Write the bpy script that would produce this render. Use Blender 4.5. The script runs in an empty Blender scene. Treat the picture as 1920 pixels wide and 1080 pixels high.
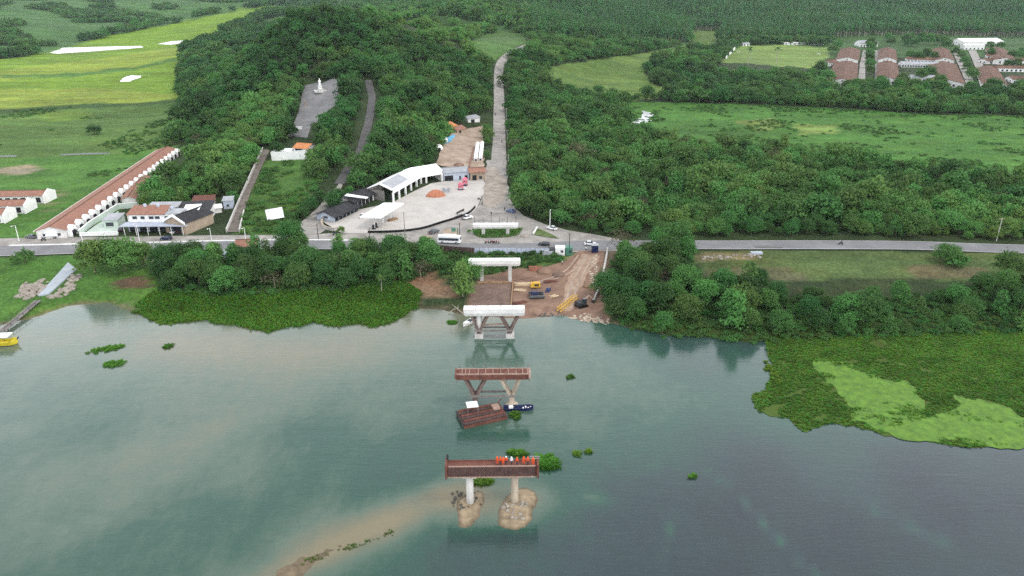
import bpy, bmesh, math, random
import numpy as np
from mathutils import Vector, Matrix, Euler
from mathutils.geometry import delaunay_2d_cdt

random.seed(11); RNG = np.random.default_rng(11)
SC = bpy.context.scene
COL = SC.collection

# ------------------------------------------------------------------ camera, sky, sun, exposure
CAM_Z = 91.0
PITCH = math.atan(560 / 1371)            # below the horizon
cam_data = bpy.data.cameras.new('camera'); cam = bpy.data.objects.new('camera', cam_data); COL.objects.link(cam)
cam.location = (0, 0, CAM_Z); cam.rotation_euler = (math.pi / 2 - PITCH, 0, 0)
cam_data.sensor_width = 36; cam_data.lens = 36 * 1371 / 1920
cam_data.clip_start = 1; cam_data.clip_end = 30000
SC.camera = cam

SUN_EL, SUN_AZ = math.radians(58), math.radians(115)     # azimuth clockwise from +Y
world = bpy.data.worlds.new('World'); SC.world = world; world.use_nodes = True
wn = world.node_tree; wn.nodes.clear()
w_out = wn.nodes.new('ShaderNodeOutputWorld'); w_bg = wn.nodes.new('ShaderNodeBackground')
sky = wn.nodes.new('ShaderNodeTexSky'); sky.sky_type = 'NISHITA'; sky.sun_disc = False
sky.sun_elevation = SUN_EL; sky.sun_rotation = SUN_AZ
sky.air_density = 1.0; sky.dust_density = 3.5; sky.ozone_density = 1.0
hs = wn.nodes.new('ShaderNodeHueSaturation'); hs.inputs['Saturation'].default_value = 0.75
wn.links.new(sky.outputs[0], hs.inputs['Color'])
# bright broken cloud cover, the same all round the dome
w_tc = wn.nodes.new('ShaderNodeTexCoord'); w_sep = wn.nodes.new('ShaderNodeSeparateXYZ'); wn.links.new(w_tc.outputs['Generated'], w_sep.inputs[0])
w_z = wn.nodes.new('ShaderNodeMath'); w_z.operation = 'MAXIMUM'; w_z.inputs[1].default_value = 0.0; wn.links.new(w_sep.outputs['Z'], w_z.inputs[0])
w_za = wn.nodes.new('ShaderNodeMath'); w_za.operation = 'ADD'; w_za.inputs[1].default_value = 0.18; wn.links.new(w_z.outputs[0], w_za.inputs[0])
w_cmb = wn.nodes.new('ShaderNodeCombineXYZ')
for i_, ax in enumerate('XY'):
    dv = wn.nodes.new('ShaderNodeMath'); dv.operation = 'DIVIDE'; wn.links.new(w_sep.outputs[ax], dv.inputs[0]); wn.links.new(w_za.outputs[0], dv.inputs[1]); wn.links.new(dv.outputs[0], w_cmb.inputs[i_])
w_nz = wn.nodes.new('ShaderNodeTexNoise'); w_nz.inputs['Scale'].default_value = 0.6; w_nz.inputs['Detail'].default_value = 6; w_nz.inputs['Roughness'].default_value = 0.55; wn.links.new(w_cmb.outputs[0], w_nz.inputs['Vector'])
w_rp = wn.nodes.new('ShaderNodeMapRange'); w_rp.inputs['From Min'].default_value = 0.36; w_rp.inputs['From Max'].default_value = 0.62; w_rp.inputs['To Min'].default_value = 0.03; w_rp.inputs['To Max'].default_value = 0.30; wn.links.new(w_nz.outputs[0], w_rp.inputs[0])
# gaps between clouds close up towards the horizon
w_i = wn.nodes.new('ShaderNodeMath'); w_i.operation = 'SUBTRACT'; w_i.inputs[0].default_value = 1.0; wn.links.new(w_z.outputs[0], w_i.inputs[1])
w_p = wn.nodes.new('ShaderNodeMath'); w_p.operation = 'POWER'; w_p.inputs[1].default_value = 1.8; wn.links.new(w_i.outputs[0], w_p.inputs[0])
w_f = wn.nodes.new('ShaderNodeMath'); w_f.operation = 'MULTIPLY_ADD'; w_f.use_clamp = True; w_f.inputs[1].default_value = 1.10; wn.links.new(w_p.outputs[0], w_f.inputs[0]); wn.links.new(w_rp.outputs[0], w_f.inputs[2])
w_mx = wn.nodes.new('ShaderNodeMix'); w_mx.data_type = 'RGBA'; wn.links.new(w_f.outputs[0], w_mx.inputs[0]); wn.links.new(hs.outputs[0], w_mx.inputs[6]); w_mx.inputs[7].default_value = (32.0, 33.2, 34.8, 1)
wn.links.new(w_mx.outputs[2], w_bg.inputs[0])
w_bg.inputs[1].default_value = 0.10
wn.links.new(w_bg.outputs[0], w_out.inputs[0])
sun_d = bpy.data.lights.new('sun', 'SUN'); sun = bpy.data.objects.new('sun', sun_d); COL.objects.link(sun)
sun_d.energy = 0.9; sun_d.angle = math.radians(14); sun_d.color = (1.0, 0.95, 0.87)
sun.rotation_euler = Vector((-math.sin(SUN_AZ) * math.cos(SUN_EL), -math.cos(SUN_AZ) * math.cos(SUN_EL), -math.sin(SUN_EL))).to_track_quat('-Z', 'Y').to_euler()
SC.view_settings.view_transform = 'Standard'; SC.view_settings.look = 'None'
SC.view_settings.exposure = 0.02; SC.view_settings.gamma = 1.0
try: SC.view_settings.use_curve_mapping = False
except Exception: pass
SC.render.engine = 'CYCLES'
SC.cycles.max_bounces = 6; SC.cycles.diffuse_bounces = 3; SC.cycles.glossy_bounces = 3
SC.cycles.transmission_bounces = 4; SC.cycles.volume_bounces = 0; SC.cycles.transparent_max_bounces = 6
SC.cycles.use_denoising = False

# ------------------------------------------------------------------ survey: photo pixel (1920x1080) <-> ground position
F, CX, CY = 1371.0, 960.0, 540.0
ct, st = math.cos(PITCH), math.sin(PITCH)
def ray(px, py):
    u, v = (px - CX) / F, (py - CY) / F
    d = Vector((u, ct - v * st, -st - v * ct)); return d.normalized()
def at(px, py, z=0.0):
    d = ray(px, py); t = (z - CAM_Z) / d.z
    return Vector((d.x * t, d.y * t, z))
def to_px(x, y, z):                       # vectorised
    h = CAM_Z - z; zc = y * ct + h * st; yc = -y * st + h * ct
    zc = np.maximum(zc, 1e-3)
    return CX + F * x / zc, CY + F * yc / zc

# ------------------------------------------------------------------ terrain
SHORE_PX = [(-900, 600), (-300, 608), (0, 610), (60, 597), (130, 574), (200, 570), (260, 588), (380, 588), (500, 582), (650, 570), (780, 578),
            (830, 582), (880, 592), (990, 598), (1060, 593), (1135, 607), (1250, 630), (1330, 630), (1400, 642), (1500, 636), (1700, 628), (1920, 620), (2300, 615), (2900, 612)]
SHORE = sorted([tuple(at(a, b, 0.0))[:2] for a, b in SHORE_PX])
SX = np.array([p[0] for p in SHORE]); SY = np.array([p[1] for p in SHORE])
def shore_y(x): return np.interp(x, SX, SY)

PXC = [  # px, py, height
 (-700,462,4.5),(-300,462,4.5),(0,462,4.5),(200,458,4.5),(400,455,4.5),(600,455,4.5),(760,455,4.4),(900,452,4.4),(1020,455,4.4),(1120,458,4.5),(1300,458,4.5),(1500,458,4.5),(1750,460,4.5),(1920,465,4.5),(2300,465,4.5),(2800,465,4.5),
 (640,420,4.5),(740,380,4.5),(850,360,4.5),(900,400,4.5),(930,380,4.5),(800,410,4.5),(860,320,5.0),(850,270,6.0),(895,240,7.0),(930,330,5.0),(970,385,4.5),
 (0,520,2.2),(100,520,2.4),(220,530,2.2),(400,540,2.2),(600,540,2.2),(780,540,2.2),(780,500,3.4),(400,500,3.6),(100,490,3.8),(-400,520,2.2),
 (900,560,0.9),(950,540,1.0),(920,515,1.6),(1000,560,1.0),(1050,582,0.8),(1000,510,1.8),(1090,500,3.0),(1110,550,1.2),(1120,585,0.8),(860,540,2.0),
 (1200,560,2.0),(1400,560,2.0),(1700,560,2.0),(1900,560,2.0),(2300,560,2.0),(1200,500,3.6),(1500,500,3.4),(1800,500,3.4),(2300,500,3.4),
 (930,280,5.5),(935,230,8.0),(936,200,12.0),(936,160,19.0),(938,125,27.0),(965,97,35.0),(990,85,37.0),
 (100,400,4.2),(250,330,4.0),(330,280,4.0),(0,340,3.5),(0,300,3.0),(200,250,3.0),(60,220,3.0),(0,160,3.5),(200,180,3.5),(330,205,3.5),(150,100,4.0),(0,110,4.0),(300,90,4.0),(-400,300,3.0),(-400,160,4.0),(430,50,6.0),
 (60,60,16.0),(250,20,40.0),(130,75,6.0),(400,8,60.0),(-300,60,28.0),(520,12,20.0),
 (440,435,4.6),(460,360,7.5),(492,290,11.5),(545,285,12.0),(560,240,16.0),(600,200,21.0),(600,160,27.0),(630,157,27.0),(625,190,23.0),(590,430,4.5),(630,345,9.0),(672,290,14.5),(690,230,22.0),(697,175,29.5),
 (400,370,5.5),(340,370,4.6),(420,280,9.0),(400,180,15.0),(450,230,15.0),(480,110,35.0),(560,120,40.0),(700,100,44.0),(800,150,29.0),(850,80,46.0),(870,200,17.0),(800,250,13.0),(760,300,9.0),(530,340,8.5),(620,300,13.0),
 (1000,300,4.5),(1200,350,4.2),(1500,380,4.2),(1800,380,4.2),(1500,300,2.8),(1250,215,2.5),(1500,240,2.5),(1900,250,2.5),(1700,330,2.6),(2300,300,2.6),(1050,240,6.0),(1000,170,13.0),
 (1100,140,12.0),(1050,170,9.0),(1250,90,14.0),(1330,70,17.0),(1200,180,5.0),(1600,180,4.0),(1900,185,4.0),(2300,185,4.0),
 (1450,110,7.0),(1600,150,6.0),(1900,150,6.0),(1600,85,12.0),(1850,80,12.0),(2300,120,8.0),
 (1100,60,28.0),(1300,50,22.0),(1500,50,22.0),(1850,50,20.0),(2300,50,22.0),(1100,10,62.0),(1400,5,62.0),(1800,5,60.0),(850,40,50.0),(960,70,41.0),(760,45,62.0),(900,10,69.0),
]
WC = [(-165,630,71),(-150,720,60),(-175,810,38),(-120,900,24),(-300,800,8),(-260,700,14),(-90,700,55),(-120,540,38),
      (-3500,2500,90),(0,3200,150),(3500,2500,90),(-2500,4500,160),(2500,4500,160),(0,6000,170),(-1500,2600,110),(1500,2900,130),(-800,3000,130),(800,3000,140),
      (-9000,0,30),(9000,0,30),(-9000,9000,160),(9000,9000,160),(0,12000,200),(-1200,250,4.5),(1200,250,4.5),(-1500,900,10),(1800,900,12)]
CP = [tuple(at(a, b, z)) for a, b, z in PXC] + [tuple(map(float, p)) for p in WC]
CPX = np.array([[p[0], p[1]] for p in CP]); CPZ = np.array([p[2] for p in CP])
def _phi(r2): return np.sqrt(r2 + 18.0 ** 2)
_A = _phi(((CPX[:, None] - CPX[None]) ** 2).sum(-1)); n_ = len(CP)
_M = np.zeros((n_ + 1, n_ + 1)); _M[:n_, :n_] = _A - np.eye(n_) * 1.5; _M[n_, :n_] = 1; _M[:n_, n_] = 1
_W = np.linalg.solve(_M, np.append(CPZ, 0))
def land(x, y):
    x = np.asarray(x, float); y = np.asarray(y, float); sh = x.shape
    x = x.ravel(); y = y.ravel(); out = np.empty(len(x))
    for i in range(0, len(x), 20000):
        a = x[i:i+20000, None] - CPX[:, 0]; b = y[i:i+20000, None] - CPX[:, 1]
        out[i:i+20000] = _phi(a * a + b * b) @ _W[:n_] + _W[n_]
    return out.reshape(sh)
def vnoise(x, y, s, seed=0):              # smooth value noise, -1..1
    x = np.asarray(x, float) / s + seed * 17.3; y = np.asarray(y, float) / s - seed * 9.1
    xi = np.floor(x).astype(np.int64); yi = np.floor(y).astype(np.int64); fx = x - xi; fy = y - yi
    fx = fx * fx * (3 - 2 * fx); fy = fy * fy * (3 - 2 * fy)
    def h(a, b):
        v = (a * 374761393 + b * 668265263 + seed * 982451653) & 0x7fffffff
        v = ((v ^ (v >> 13)) * 1274126177) & 0x7fffffff
        return ((v ^ (v >> 16)) & 0xffff) / 32767.5 - 1
    return (h(xi, yi) * (1 - fx) + h(xi + 1, yi) * fx) * (1 - fy) + (h(xi, yi + 1) * (1 - fx) + h(xi + 1, yi + 1) * fx) * fy
def sstep(a, b, t): t = np.clip((t - a) / (b - a), 0, 1); return t * t * (3 - 2 * t)
def hgt(x, y):
    x = np.asarray(x, float); y = np.asarray(y, float)
    z = np.maximum(land(x, y), 0.35)
    z = z + np.where(y > 900, (vnoise(x, y, 260, 5) * 9 + vnoise(x, y, 110, 6) * 4) * sstep(1100, 1700, y), 0)
    t = y - shore_y(x) + vnoise(x, y, 7, 3) * 1.3
    lo = np.where(t < 0, np.maximum(t * 0.16, -2.5) - 0.05, -0.05 + t * 0.08)
    return np.where(t > 7, z, lo + (z - lo) * sstep(0, 7, t))
def spread_lines(segs):
    out = [segs[0][0]]
    for a, b, s in segs:
        n = max(1, int(round((b - a) / s))); out += list(a + (b - a) * (np.arange(1, n + 1) / n))
    return np.array(out)
def mirror_lines(segs):
    p = spread_lines(segs); return np.concatenate([-p[:0:-1], p])
GX = mirror_lines([(0, 180, 3), (180, 600, 5.5), (600, 1200, 14), (1200, 2400, 50), (2400, 9000, 400)])
GY = spread_lines([(-2000, 0, 250), (0, 150, 30), (150, 186, 6), (186, 280, 2.2), (280, 440, 3.2), (440, 1000, 5.5), (1000, 2000, 14), (2000, 4000, 50), (4000, 12000, 400)])
MX, MY = np.meshgrid(GX, GY)
MZ = hgt(MX, MY)
def hz(x, y):                              # bilinear look-up on the ground mesh
    x = np.atleast_1d(np.asarray(x, float)); y = np.atleast_1d(np.asarray(y, float))
    i = np.clip(np.searchsorted(GX, x) - 1, 0, len(GX) - 2); j = np.clip(np.searchsorted(GY, y) - 1, 0, len(GY) - 2)
    fx = np.clip((x - GX[i]) / (GX[i+1] - GX[i]), 0, 1); fy = np.clip((y - GY[j]) / (GY[j+1] - GY[j]), 0, 1)
    return (MZ[j, i] * (1-fx) + MZ[j, i+1] * fx) * (1-fy) + (MZ[j+1, i] * (1-fx) + MZ[j+1, i+1] * fx) * fy
def h1(x, y): return float(hz(x, y)[0])
def gp(px, py, lift=0.0):                  # pixel -> point on the ground
    d = ray(px, py); ts = np.concatenate([np.arange(90, 700, 1.5), np.arange(700, 9000, 8)])
    X = d.x * ts; Y = d.y * ts; Z = CAM_Z + d.z * ts
    k = np.argmax(Z < hz(X, Y)); t0, t1 = ts[max(k-1, 0)], ts[k]
    for _ in range(18):
        tm = (t0 + t1) / 2
        if CAM_Z + d.z * tm < h1(d.x * tm, d.y * tm): t1 = tm
        else: t0 = tm
    p = Vector((d.x * t1, d.y * t1, CAM_Z + d.z * t1)); p.z = h1(p.x, p.y) + lift; return p
def inpoly(px, py, poly):
    px = np.asarray(px); py = np.asarray(py); r = np.zeros(px.shape, bool); n = len(poly)
    for i in range(n):
        x1, y1 = poly[i]; x2, y2 = poly[(i+1) % n]
        if y1 == y2: continue
        c = ((y1 > py) != (y2 > py)) & (px < (x2 - x1) * (py - y1) / (y2 - y1) + x1); r ^= c
    return r

# ------------------------------------------------------------------ object helpers
def tag(o, label=None, cat=None, group=None, kind=None):
    if label: o['label'] = label
    if cat: o['category'] = cat
    if group: o['group'] = group
    if kind: o['kind'] = kind
    return o
def thing(name, label, cat, loc=(0,0,0), rz=0.0, group=None):
    o = bpy.data.objects.new(name, None); o.empty_display_size = 0.5; COL.objects.link(o)
    o.location = loc; o.rotation_euler = (0, 0, rz); return tag(o, label, cat, group)
class MB:
    def __init__(s): s.v = []; s.f = []; s.m = []; s.mi = 0
    def add(s, vs, fs):
        b = len(s.v); s.v += [tuple(p) for p in vs]; s.f += [tuple(b + i for i in f) for f in fs]; s.m += [s.mi] * len(fs); return s
    def box(s, c, d, rz=0.0, rx=0.0, ry=0.0, top=None):
        x, y, z = d[0]/2, d[1]/2, d[2]/2; tx, ty = (x, y) if top is None else (top[0]/2, top[1]/2)
        R = Euler((rx, ry, rz)).to_matrix(); c = Vector(c)
        vs = [c + R @ Vector(p) for p in ((-x,-y,-z),(x,-y,-z),(x,y,-z),(-x,y,-z),(-tx,-ty,z),(tx,-ty,z),(tx,ty,z),(-tx,ty,z))]
        return s.add(vs, [(3,2,1,0),(4,5,6,7),(0,1,5,4),(1,2,6,5),(2,3,7,6),(3,0,4,7)])
    def tube(s, a, b, r, r2=None, n=8, caps=True):
        a = Vector(a); b = Vector(b); r2 = r if r2 is None else r2; w = (b - a).normalized()
        u = w.orthogonal().normalized(); t = w.cross(u); vs = []
        for p, q in ((a, r), (b, r2)):
            for k in range(n): g = 2 * math.pi * k / n; vs.append(p + (u * math.cos(g) + t * math.sin(g)) * q)
        fs = [(k, (k+1) % n, n + (k+1) % n, n + k) for k in range(n)]
        if caps: fs += [tuple(range(n-1, -1, -1)), tuple(range(n, 2*n))]
        return s.add(vs, fs)
    def bar(s, a, b, w, h):                  # rectangular beam between two points
        a = Vector(a); b = Vector(b); d = (b - a).normalized(); up = Vector((0,0,1))
        if abs(d.z) > .95: up = Vector((0,1,0))
        sx = d.cross(up).normalized(); uz = sx.cross(d); vs = []
        for p in (a, b):
            for i, j in ((-1,-1),(1,-1),(1,1),(-1,1)): vs.append(p + sx * i * w/2 + uz * j * h/2)
        return s.add(vs, [(0,1,2,3),(7,6,5,4),(0,4,5,1),(1,5,6,2),(2,6,7,3),(3,7,4,0)])
    def prism(s, poly, z0, z1):               # poly counter-clockwise
        n = len(poly); vs = [(p[0], p[1], z0) for p in poly] + [(p[0], p[1], z1) for p in poly]
        return s.add(vs, [tuple(range(n-1,-1,-1)), tuple(range(n, 2*n))] + [(k, (k+1) % n, n+(k+1) % n, n+k) for k in range(n)])
    def extr(s, prof, y0, y1):                # profile in xz extruded along y
        n = len(prof); vs = [(p[0], y0, p[1]) for p in prof] + [(p[0], y1, p[1]) for p in prof]
        return s.add(vs, [tuple(range(n)), tuple(range(2*n-1, n-1, -1))] + [(n+k, n+(k+1) % n, (k+1) % n, k) for k in range(n)])
    def rings(s, rs):                          # closed loft of equal-length rings
        n = len(rs[0]); vs = [p for r in rs for p in r]; fs = [tuple(range(n-1,-1,-1)), tuple(range((len(rs)-1)*n, len(rs)*n))]
        for i in range(len(rs)-1):
            fs += [(i*n+k, i*n+(k+1) % n, (i+1)*n+(k+1) % n, (i+1)*n+k) for k in range(n)]
        return s.add(vs, fs)
    def lathe(s, prof, n=12, c=(0,0,0)):
        rs = [[(c[0]+r*math.cos(2*math.pi*k/n), c[1]+r*math.sin(2*math.pi*k/n), c[2]+z) for k in range(n)] for r, z in prof]; return s.rings(rs)
    def mesh(s, name, mats, smooth=False):
        m = bpy.data.meshes.new(name); m.from_pydata(s.v, [], s.f)
        for q in (mats if isinstance(mats, (list, tuple)) else [mats]): m.materials.append(q)
        if any(s.m): m.polygons.foreach_set('material_index', s.m)
        if smooth: m.polygons.foreach_set('use_smooth', [True] * len(s.f))
        bm = bmesh.new(); bm.from_mesh(m); bmesh.ops.recalc_face_normals(bm, faces=bm.faces); bm.to_mesh(m); bm.free()
        return m
def link(name, mesh, parent=None, loc=None, rz=None):
    o = bpy.data.objects.new(name, mesh); COL.objects.link(o)
    if parent: o.parent = parent
    if loc is not None: o.location = loc
    if rz is not None: o.rotation_euler = (0, 0, rz)
    return o
def part(name, mb, mat, parent, smooth=False): return link(name, mb.mesh(name, mat, smooth), parent)
def single(name, mb, mat, label, cat, loc=(0,0,0), rz=0.0, group=None, smooth=False):
    return tag(link(name, mb.mesh(name, mat, smooth), None, loc, rz), label, cat, group)
def copy_tree(o, parent=None):
    c = o.copy(); COL.objects.link(c); c.parent = parent
    for ch in list(o.children): copy_tree(ch, c)
    return c
def yaw(a, b): return math.atan2(b[1] - a[1], b[0] - a[0])

# ------------------------------------------------------------------ materials
def mat(name, col, rough=0.85, var=0.25, scale=1.0, bump=0.0, col2=None, spec=0.12, metal=0.0, bscale=None, stretch=None, detail=5):
    m = bpy.data.materials.new(name); m.use_nodes = True; n = m.node_tree; b = n.nodes['Principled BSDF']
    b.inputs['Roughness'].default_value = rough; b.inputs['Specular IOR Level'].default_value = spec; b.inputs['Metallic'].default_value = metal
    tc = n.nodes.new('ShaderNodeTexCoord'); src = tc.outputs['Object']
    if stretch:
        mp = n.nodes.new('ShaderNodeMapping'); mp.inputs['Scale'].default_value = stretch; n.links.new(src, mp.inputs[0]); src = mp.outputs[0]
    nz = n.nodes.new('ShaderNodeTexNoise'); nz.inputs['Scale'].default_value = scale; nz.inputs['Detail'].default_value = detail; nz.inputs['Roughness'].default_value = 0.62
    n.links.new(src, nz.inputs['Vector'])
    c2 = col2 or tuple(c * (1 - var) for c in col); c1 = tuple(min(1, c * (1 + var * (0.0 if col2 else 0.6))) for c in col)
    rp = n.nodes.new('ShaderNodeValToRGB'); rp.color_ramp.elements[0].position = 0.32; rp.color_ramp.elements[1].position = 0.68
    rp.color_ramp.elements[0].color = (*c2, 1); rp.color_ramp.elements[1].color = (*c1, 1)
    n.links.new(nz.outputs[0], rp.inputs[0]); n.links.new(rp.outputs[0], b.inputs['Base Color'])
    if bump:
        bp = n.nodes.new('ShaderNodeBump'); bp.inputs['Strength'].default_value = bump; bp.inputs['Distance'].default_value = 0.1
        nb = n.nodes.new('ShaderNodeTexNoise'); nb.inputs['Scale'].default_value = bscale or scale * 4; nb.inputs['Detail'].default_value = 4
        n.links.new(src, nb.inputs['Vector']); n.links.new(nb.outputs[0], bp.inputs['Height']); n.links.new(bp.outputs[0], b.inputs['Normal'])
    return m
def leafmat(name, dark, light, trans=0.35):
    m = bpy.data.materials.new(name); m.use_nodes = True; n = m.node_tree; b = n.nodes['Principled BSDF']; out = n.nodes['Material Output']
    b.inputs['Roughness'].default_value = 0.7; b.inputs['Specular IOR Level'].default_value = 0.07
    ti = n.nodes.new('ShaderNodeAttribute'); ti.attribute_type = 'INSTANCER'; ti.attribute_name = 'tint'
    oi = n.nodes.new('ShaderNodeObjectInfo'); lf = n.nodes.new('ShaderNodeAttribute'); lf.attribute_name = 'leaf'
    a1 = n.nodes.new('ShaderNodeMath'); a1.operation = 'MULTIPLY_ADD'; a1.inputs[1].default_value = 0.36; n.links.new(oi.outputs['Random'], a1.inputs[0]); n.links.new(ti.outputs['Fac'], a1.inputs[2])
    a2 = n.nodes.new('ShaderNodeMath'); a2.operation = 'MULTIPLY_ADD'; a2.inputs[1].default_value = 0.38; n.links.new(lf.outputs['Fac'], a2.inputs[0]); n.links.new(a1.outputs[0], a2.inputs[2])
    rp = n.nodes.new('ShaderNodeValToRGB'); e = rp.color_ramp.elements
    e[0].position = 0.15; e[0].color = (*dark, 1); e[1].position = 1.15 if False else 1.0; e[1].color = (*light, 1)
    k = e.new(0.55); k.color = (*[(p * 0.6 + q * 0.4) for p, q in zip(dark, light)], 1)
    n.links.new(a2.outputs[0], rp.inputs[0])
    hsv = n.nodes.new('ShaderNodeHueSaturation'); sc = n.nodes.new('ShaderNodeMath'); sc.operation = 'MULTIPLY_ADD'; sc.inputs[1].default_value = 0.06; sc.inputs[2].default_value = 0.475
    n.links.new(oi.outputs['Random'], sc.inputs[0]); n.links.new(sc.outputs[0], hsv.inputs['Hue']); n.links.new(rp.outputs[0], hsv.inputs['Color'])
    n.links.new(hsv.outputs[0], b.inputs['Base Color'])
    tr = n.nodes.new('ShaderNodeBsdfTranslucent'); mx = n.nodes.new('ShaderNodeMixShader'); mx.inputs[0].default_value = trans
    n.links.new(hsv.outputs[0], tr.inputs[0]); n.links.new(b.outputs[0], mx.inputs[1]); n.links.new(tr.outputs[0], mx.inputs[2]); n.links.new(mx.outputs[0], out.inputs[0])
    return m
M = dict(
 leaf=leafmat('leaf_broad', (0.024, 0.073, 0.025), (0.138, 0.260, 0.066)),
 euca=leafmat('leaf_eucalyptus', (0.035, 0.10, 0.038), (0.12, 0.25, 0.075)),
 dry=leafmat('leaf_dry', (0.06, 0.055, 0.035), (0.15, 0.13, 0.08)),
 water_leaf=leafmat('leaf_hyacinth', (0.030, 0.080, 0.014), (0.115, 0.235, 0.032), 0.3),
 bark=mat('bark', (0.14, 0.11, 0.08), 0.9, 0.4, 2.0), palebark=mat('pale_bark', (0.36, 0.32, 0.26), 0.9, 0.3, 2.0),
 asphalt=mat('asphalt', (0.20, 0.20, 0.205), 0.9, 0.22, 0.12, 0.1, bscale=3, spec=0.2),
 oldasphalt=mat('dusty_asphalt', (0.30, 0.28, 0.255), 0.9, 0.34, 0.2, 0.1, bscale=3, spec=0.2),
 yard=mat('yard_concrete', (0.47, 0.44, 0.405), 0.9, 0.17, 0.12, 0.08, bscale=2, spec=0.2),
 dirt=mat('dirt', (0.27, 0.175, 0.125), 0.95, 0.3, 0.22, 0.5, bscale=1.4, spec=0.1, col2=(0.155, 0.095, 0.07)),
 paledirt=mat('pale_dirt', (0.37, 0.285, 0.22), 0.95, 0.35, 0.18, 0.3, bscale=1.5, spec=0.1),
 dustroad=mat('dusty_road', (0.335, 0.290, 0.245), .95, .35, .25, spec=.1), track=mat('track_dirt', (0.32, 0.225, 0.165), .95, .3, .3, .4, spec=.1), patch=mat('asphalt_patch', (0.17, 0.168, 0.166), .9, .25, .4),
 mud=mat('mud', (0.16, 0.105, 0.08), 0.8, 0.35, 0.5, 0.4, bscale=2, spec=0.3),
 sand=mat('sand', (0.29, 0.225, 0.145), 0.85, 0.35, 0.6, 0.3, bscale=3, spec=0.2),
 plaza=mat('plaza_paving', (0.20, 0.195, 0.195), 0.9, 0.25, 0.12, 0.1, bscale=2),
 path=mat('path_asphalt', (0.105, 0.10, 0.098), 0.9, 0.25, 0.2),
 concrete=mat('concrete', (0.50, 0.48, 0.45), 0.85, 0.28, 0.6, 0.15, stretch=(1, 1, 0.35)),
 dirtyconcrete=mat('stained_concrete', (0.42, 0.35, 0.27), 0.9, 0.45, 0.7, 0.2, stretch=(1, 1, 0.4)),
 darkconcrete=mat('dark_concrete', (0.20, 0.185, 0.17), 0.9, 0.3, 0.5, 0.2),
 white=mat('white_paint', (0.80, 0.79, 0.77), 0.6, 0.10, 0.35), offwhite=mat('aged_white_wall', (0.68, 0.66, 0.63), 0.8, 0.22, 0.4),
 whitesheet=mat('white_roof_sheet', (0.82, 0.82, 0.82), 0.45, 0.06, 0.2), greysheet=mat('grey_roof_sheet', (0.33, 0.34, 0.36), 0.5, 0.2, 0.3),
 darkroof=mat('dark_roof', (0.038, 0.037, 0.04), 0.7, 0.35, 0.3), tile=mat('clay_tile', (0.34, 0.180, 0.130), 0.9, 0.4, 0.6, 0.3, stretch=(2.2, 1, 1), col2=(0.21, 0.110, 0.082)),
 oldtile=mat('old_clay_tile', (0.175, 0.094, 0.062), 0.9, 0.4, 0.14, 0.3, col2=(0.085, 0.052, 0.040)),
 orange=mat('orange_tile', (0.55, 0.23, 0.10), 0.9, 0.3, 0.5), rust=mat('rust', (0.175, 0.075, 0.055), 0.8, 0.4, 0.8, 0.2, col2=(0.10, 0.042, 0.034)),
 rustpale=mat('rust_pale', (0.36, 0.25, 0.20), 0.8, 0.3, 1.0), wood=mat('timber', (0.30, 0.19, 0.11), 0.85, 0.4, 1.2, stretch=(1, 6, 1)), palewood=mat('pale_timber', (0.55, 0.43, 0.28), 0.85, 0.3, 1.2),
 black=mat('black', (0.012, 0.012, 0.013), 0.6, 0.2, 1), dark=mat('dark_steel', (0.04, 0.04, 0.043), 0.6, 0.3, 1), opening=mat('dark_interior', (0.025, 0.025, 0.028), 0.9, 0.2, 1),
 glass=mat('glass', (0.03, 0.04, 0.05), 0.08, 0.1, 1, spec=0.6), tyre=mat('tyre', (0.02, 0.02, 0.02), 0.9, 0.1, 1), steel=mat('steel', (0.45, 0.45, 0.46), 0.4, 0.15, 1, metal=0.7),
 yellow=mat('machine_yellow', (0.60, 0.36, 0.05), 0.5, 0.25, 1.5), red=mat('red_paint', (0.50, 0.03, 0.035), 0.5, 0.2, 1), blue=mat('blue_paint', (0.03, 0.055, 0.16), 0.35, 0.15, 1),
 navy=mat('navy_paint', (0.015, 0.022, 0.07), 0.35, 0.15, 1), bluecar=mat('blue_car_paint', (0.10, 0.14, 0.30), 0.3, 0.1, 1), carwhite=mat('car_white', (0.80, 0.80, 0.80), 0.3, 0.05, 1), carblack=mat('car_black', (0.02, 0.02, 0.022), 0.25, 0.1, 1),
 cargrey=mat('car_grey', (0.12, 0.125, 0.13), 0.35, 0.1, 1), vest=mat('orange_cloth', (0.75, 0.10, 0.03), 0.8, 0.25, 4), skin=mat('skin', (0.30, 0.17, 0.11), 0.6, 0.1, 3), trouser=mat('dark_cloth', (0.04, 0.045, 0.06), 0.9, 0.2, 3), whitecloth=mat('white_cloth', (0.7, 0.7, 0.68), 0.85, 0.1, 2),
 pink=mat('pink_paint', (0.60, 0.16, 0.22), 0.6, 0.3, 2), tarp=mat('orange_tarp', (0.42, 0.17, 0.10), 0.7, 0.3, 0.8, 0.3), pool=mat('pool_blue', (0.10, 0.38, 0.62), 0.25, 0.25, 0.6), mint=mat('mint_wall', (0.50, 0.58, 0.51), 0.8, 0.15, 0.3), bluegrey=mat('blue_grey_wall', (0.42, 0.46, 0.53), 0.8, 0.15, 0.3), beige=mat('beige_wall', (0.36, 0.285, 0.21), 0.8, 0.2, 0.3),
 rock=mat('rock', (0.30, 0.265, 0.225), 0.9, 0.35, 0.8, 0.5), darkrock=mat('dark_rock', (0.09, 0.085, 0.075), 0.9, 0.35, 1, 0.5), yellowboat=mat('yellow_hull', (0.62, 0.50, 0.04), 0.5, 0.3, 1.5), green=mat('green_paint', (0.07, 0.20, 0.14), 0.5, 0.2, 1), kerb=mat('kerb_white', (0.66, 0.66, 0.64), 0.8, 0.15, 0.4),
)
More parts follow.
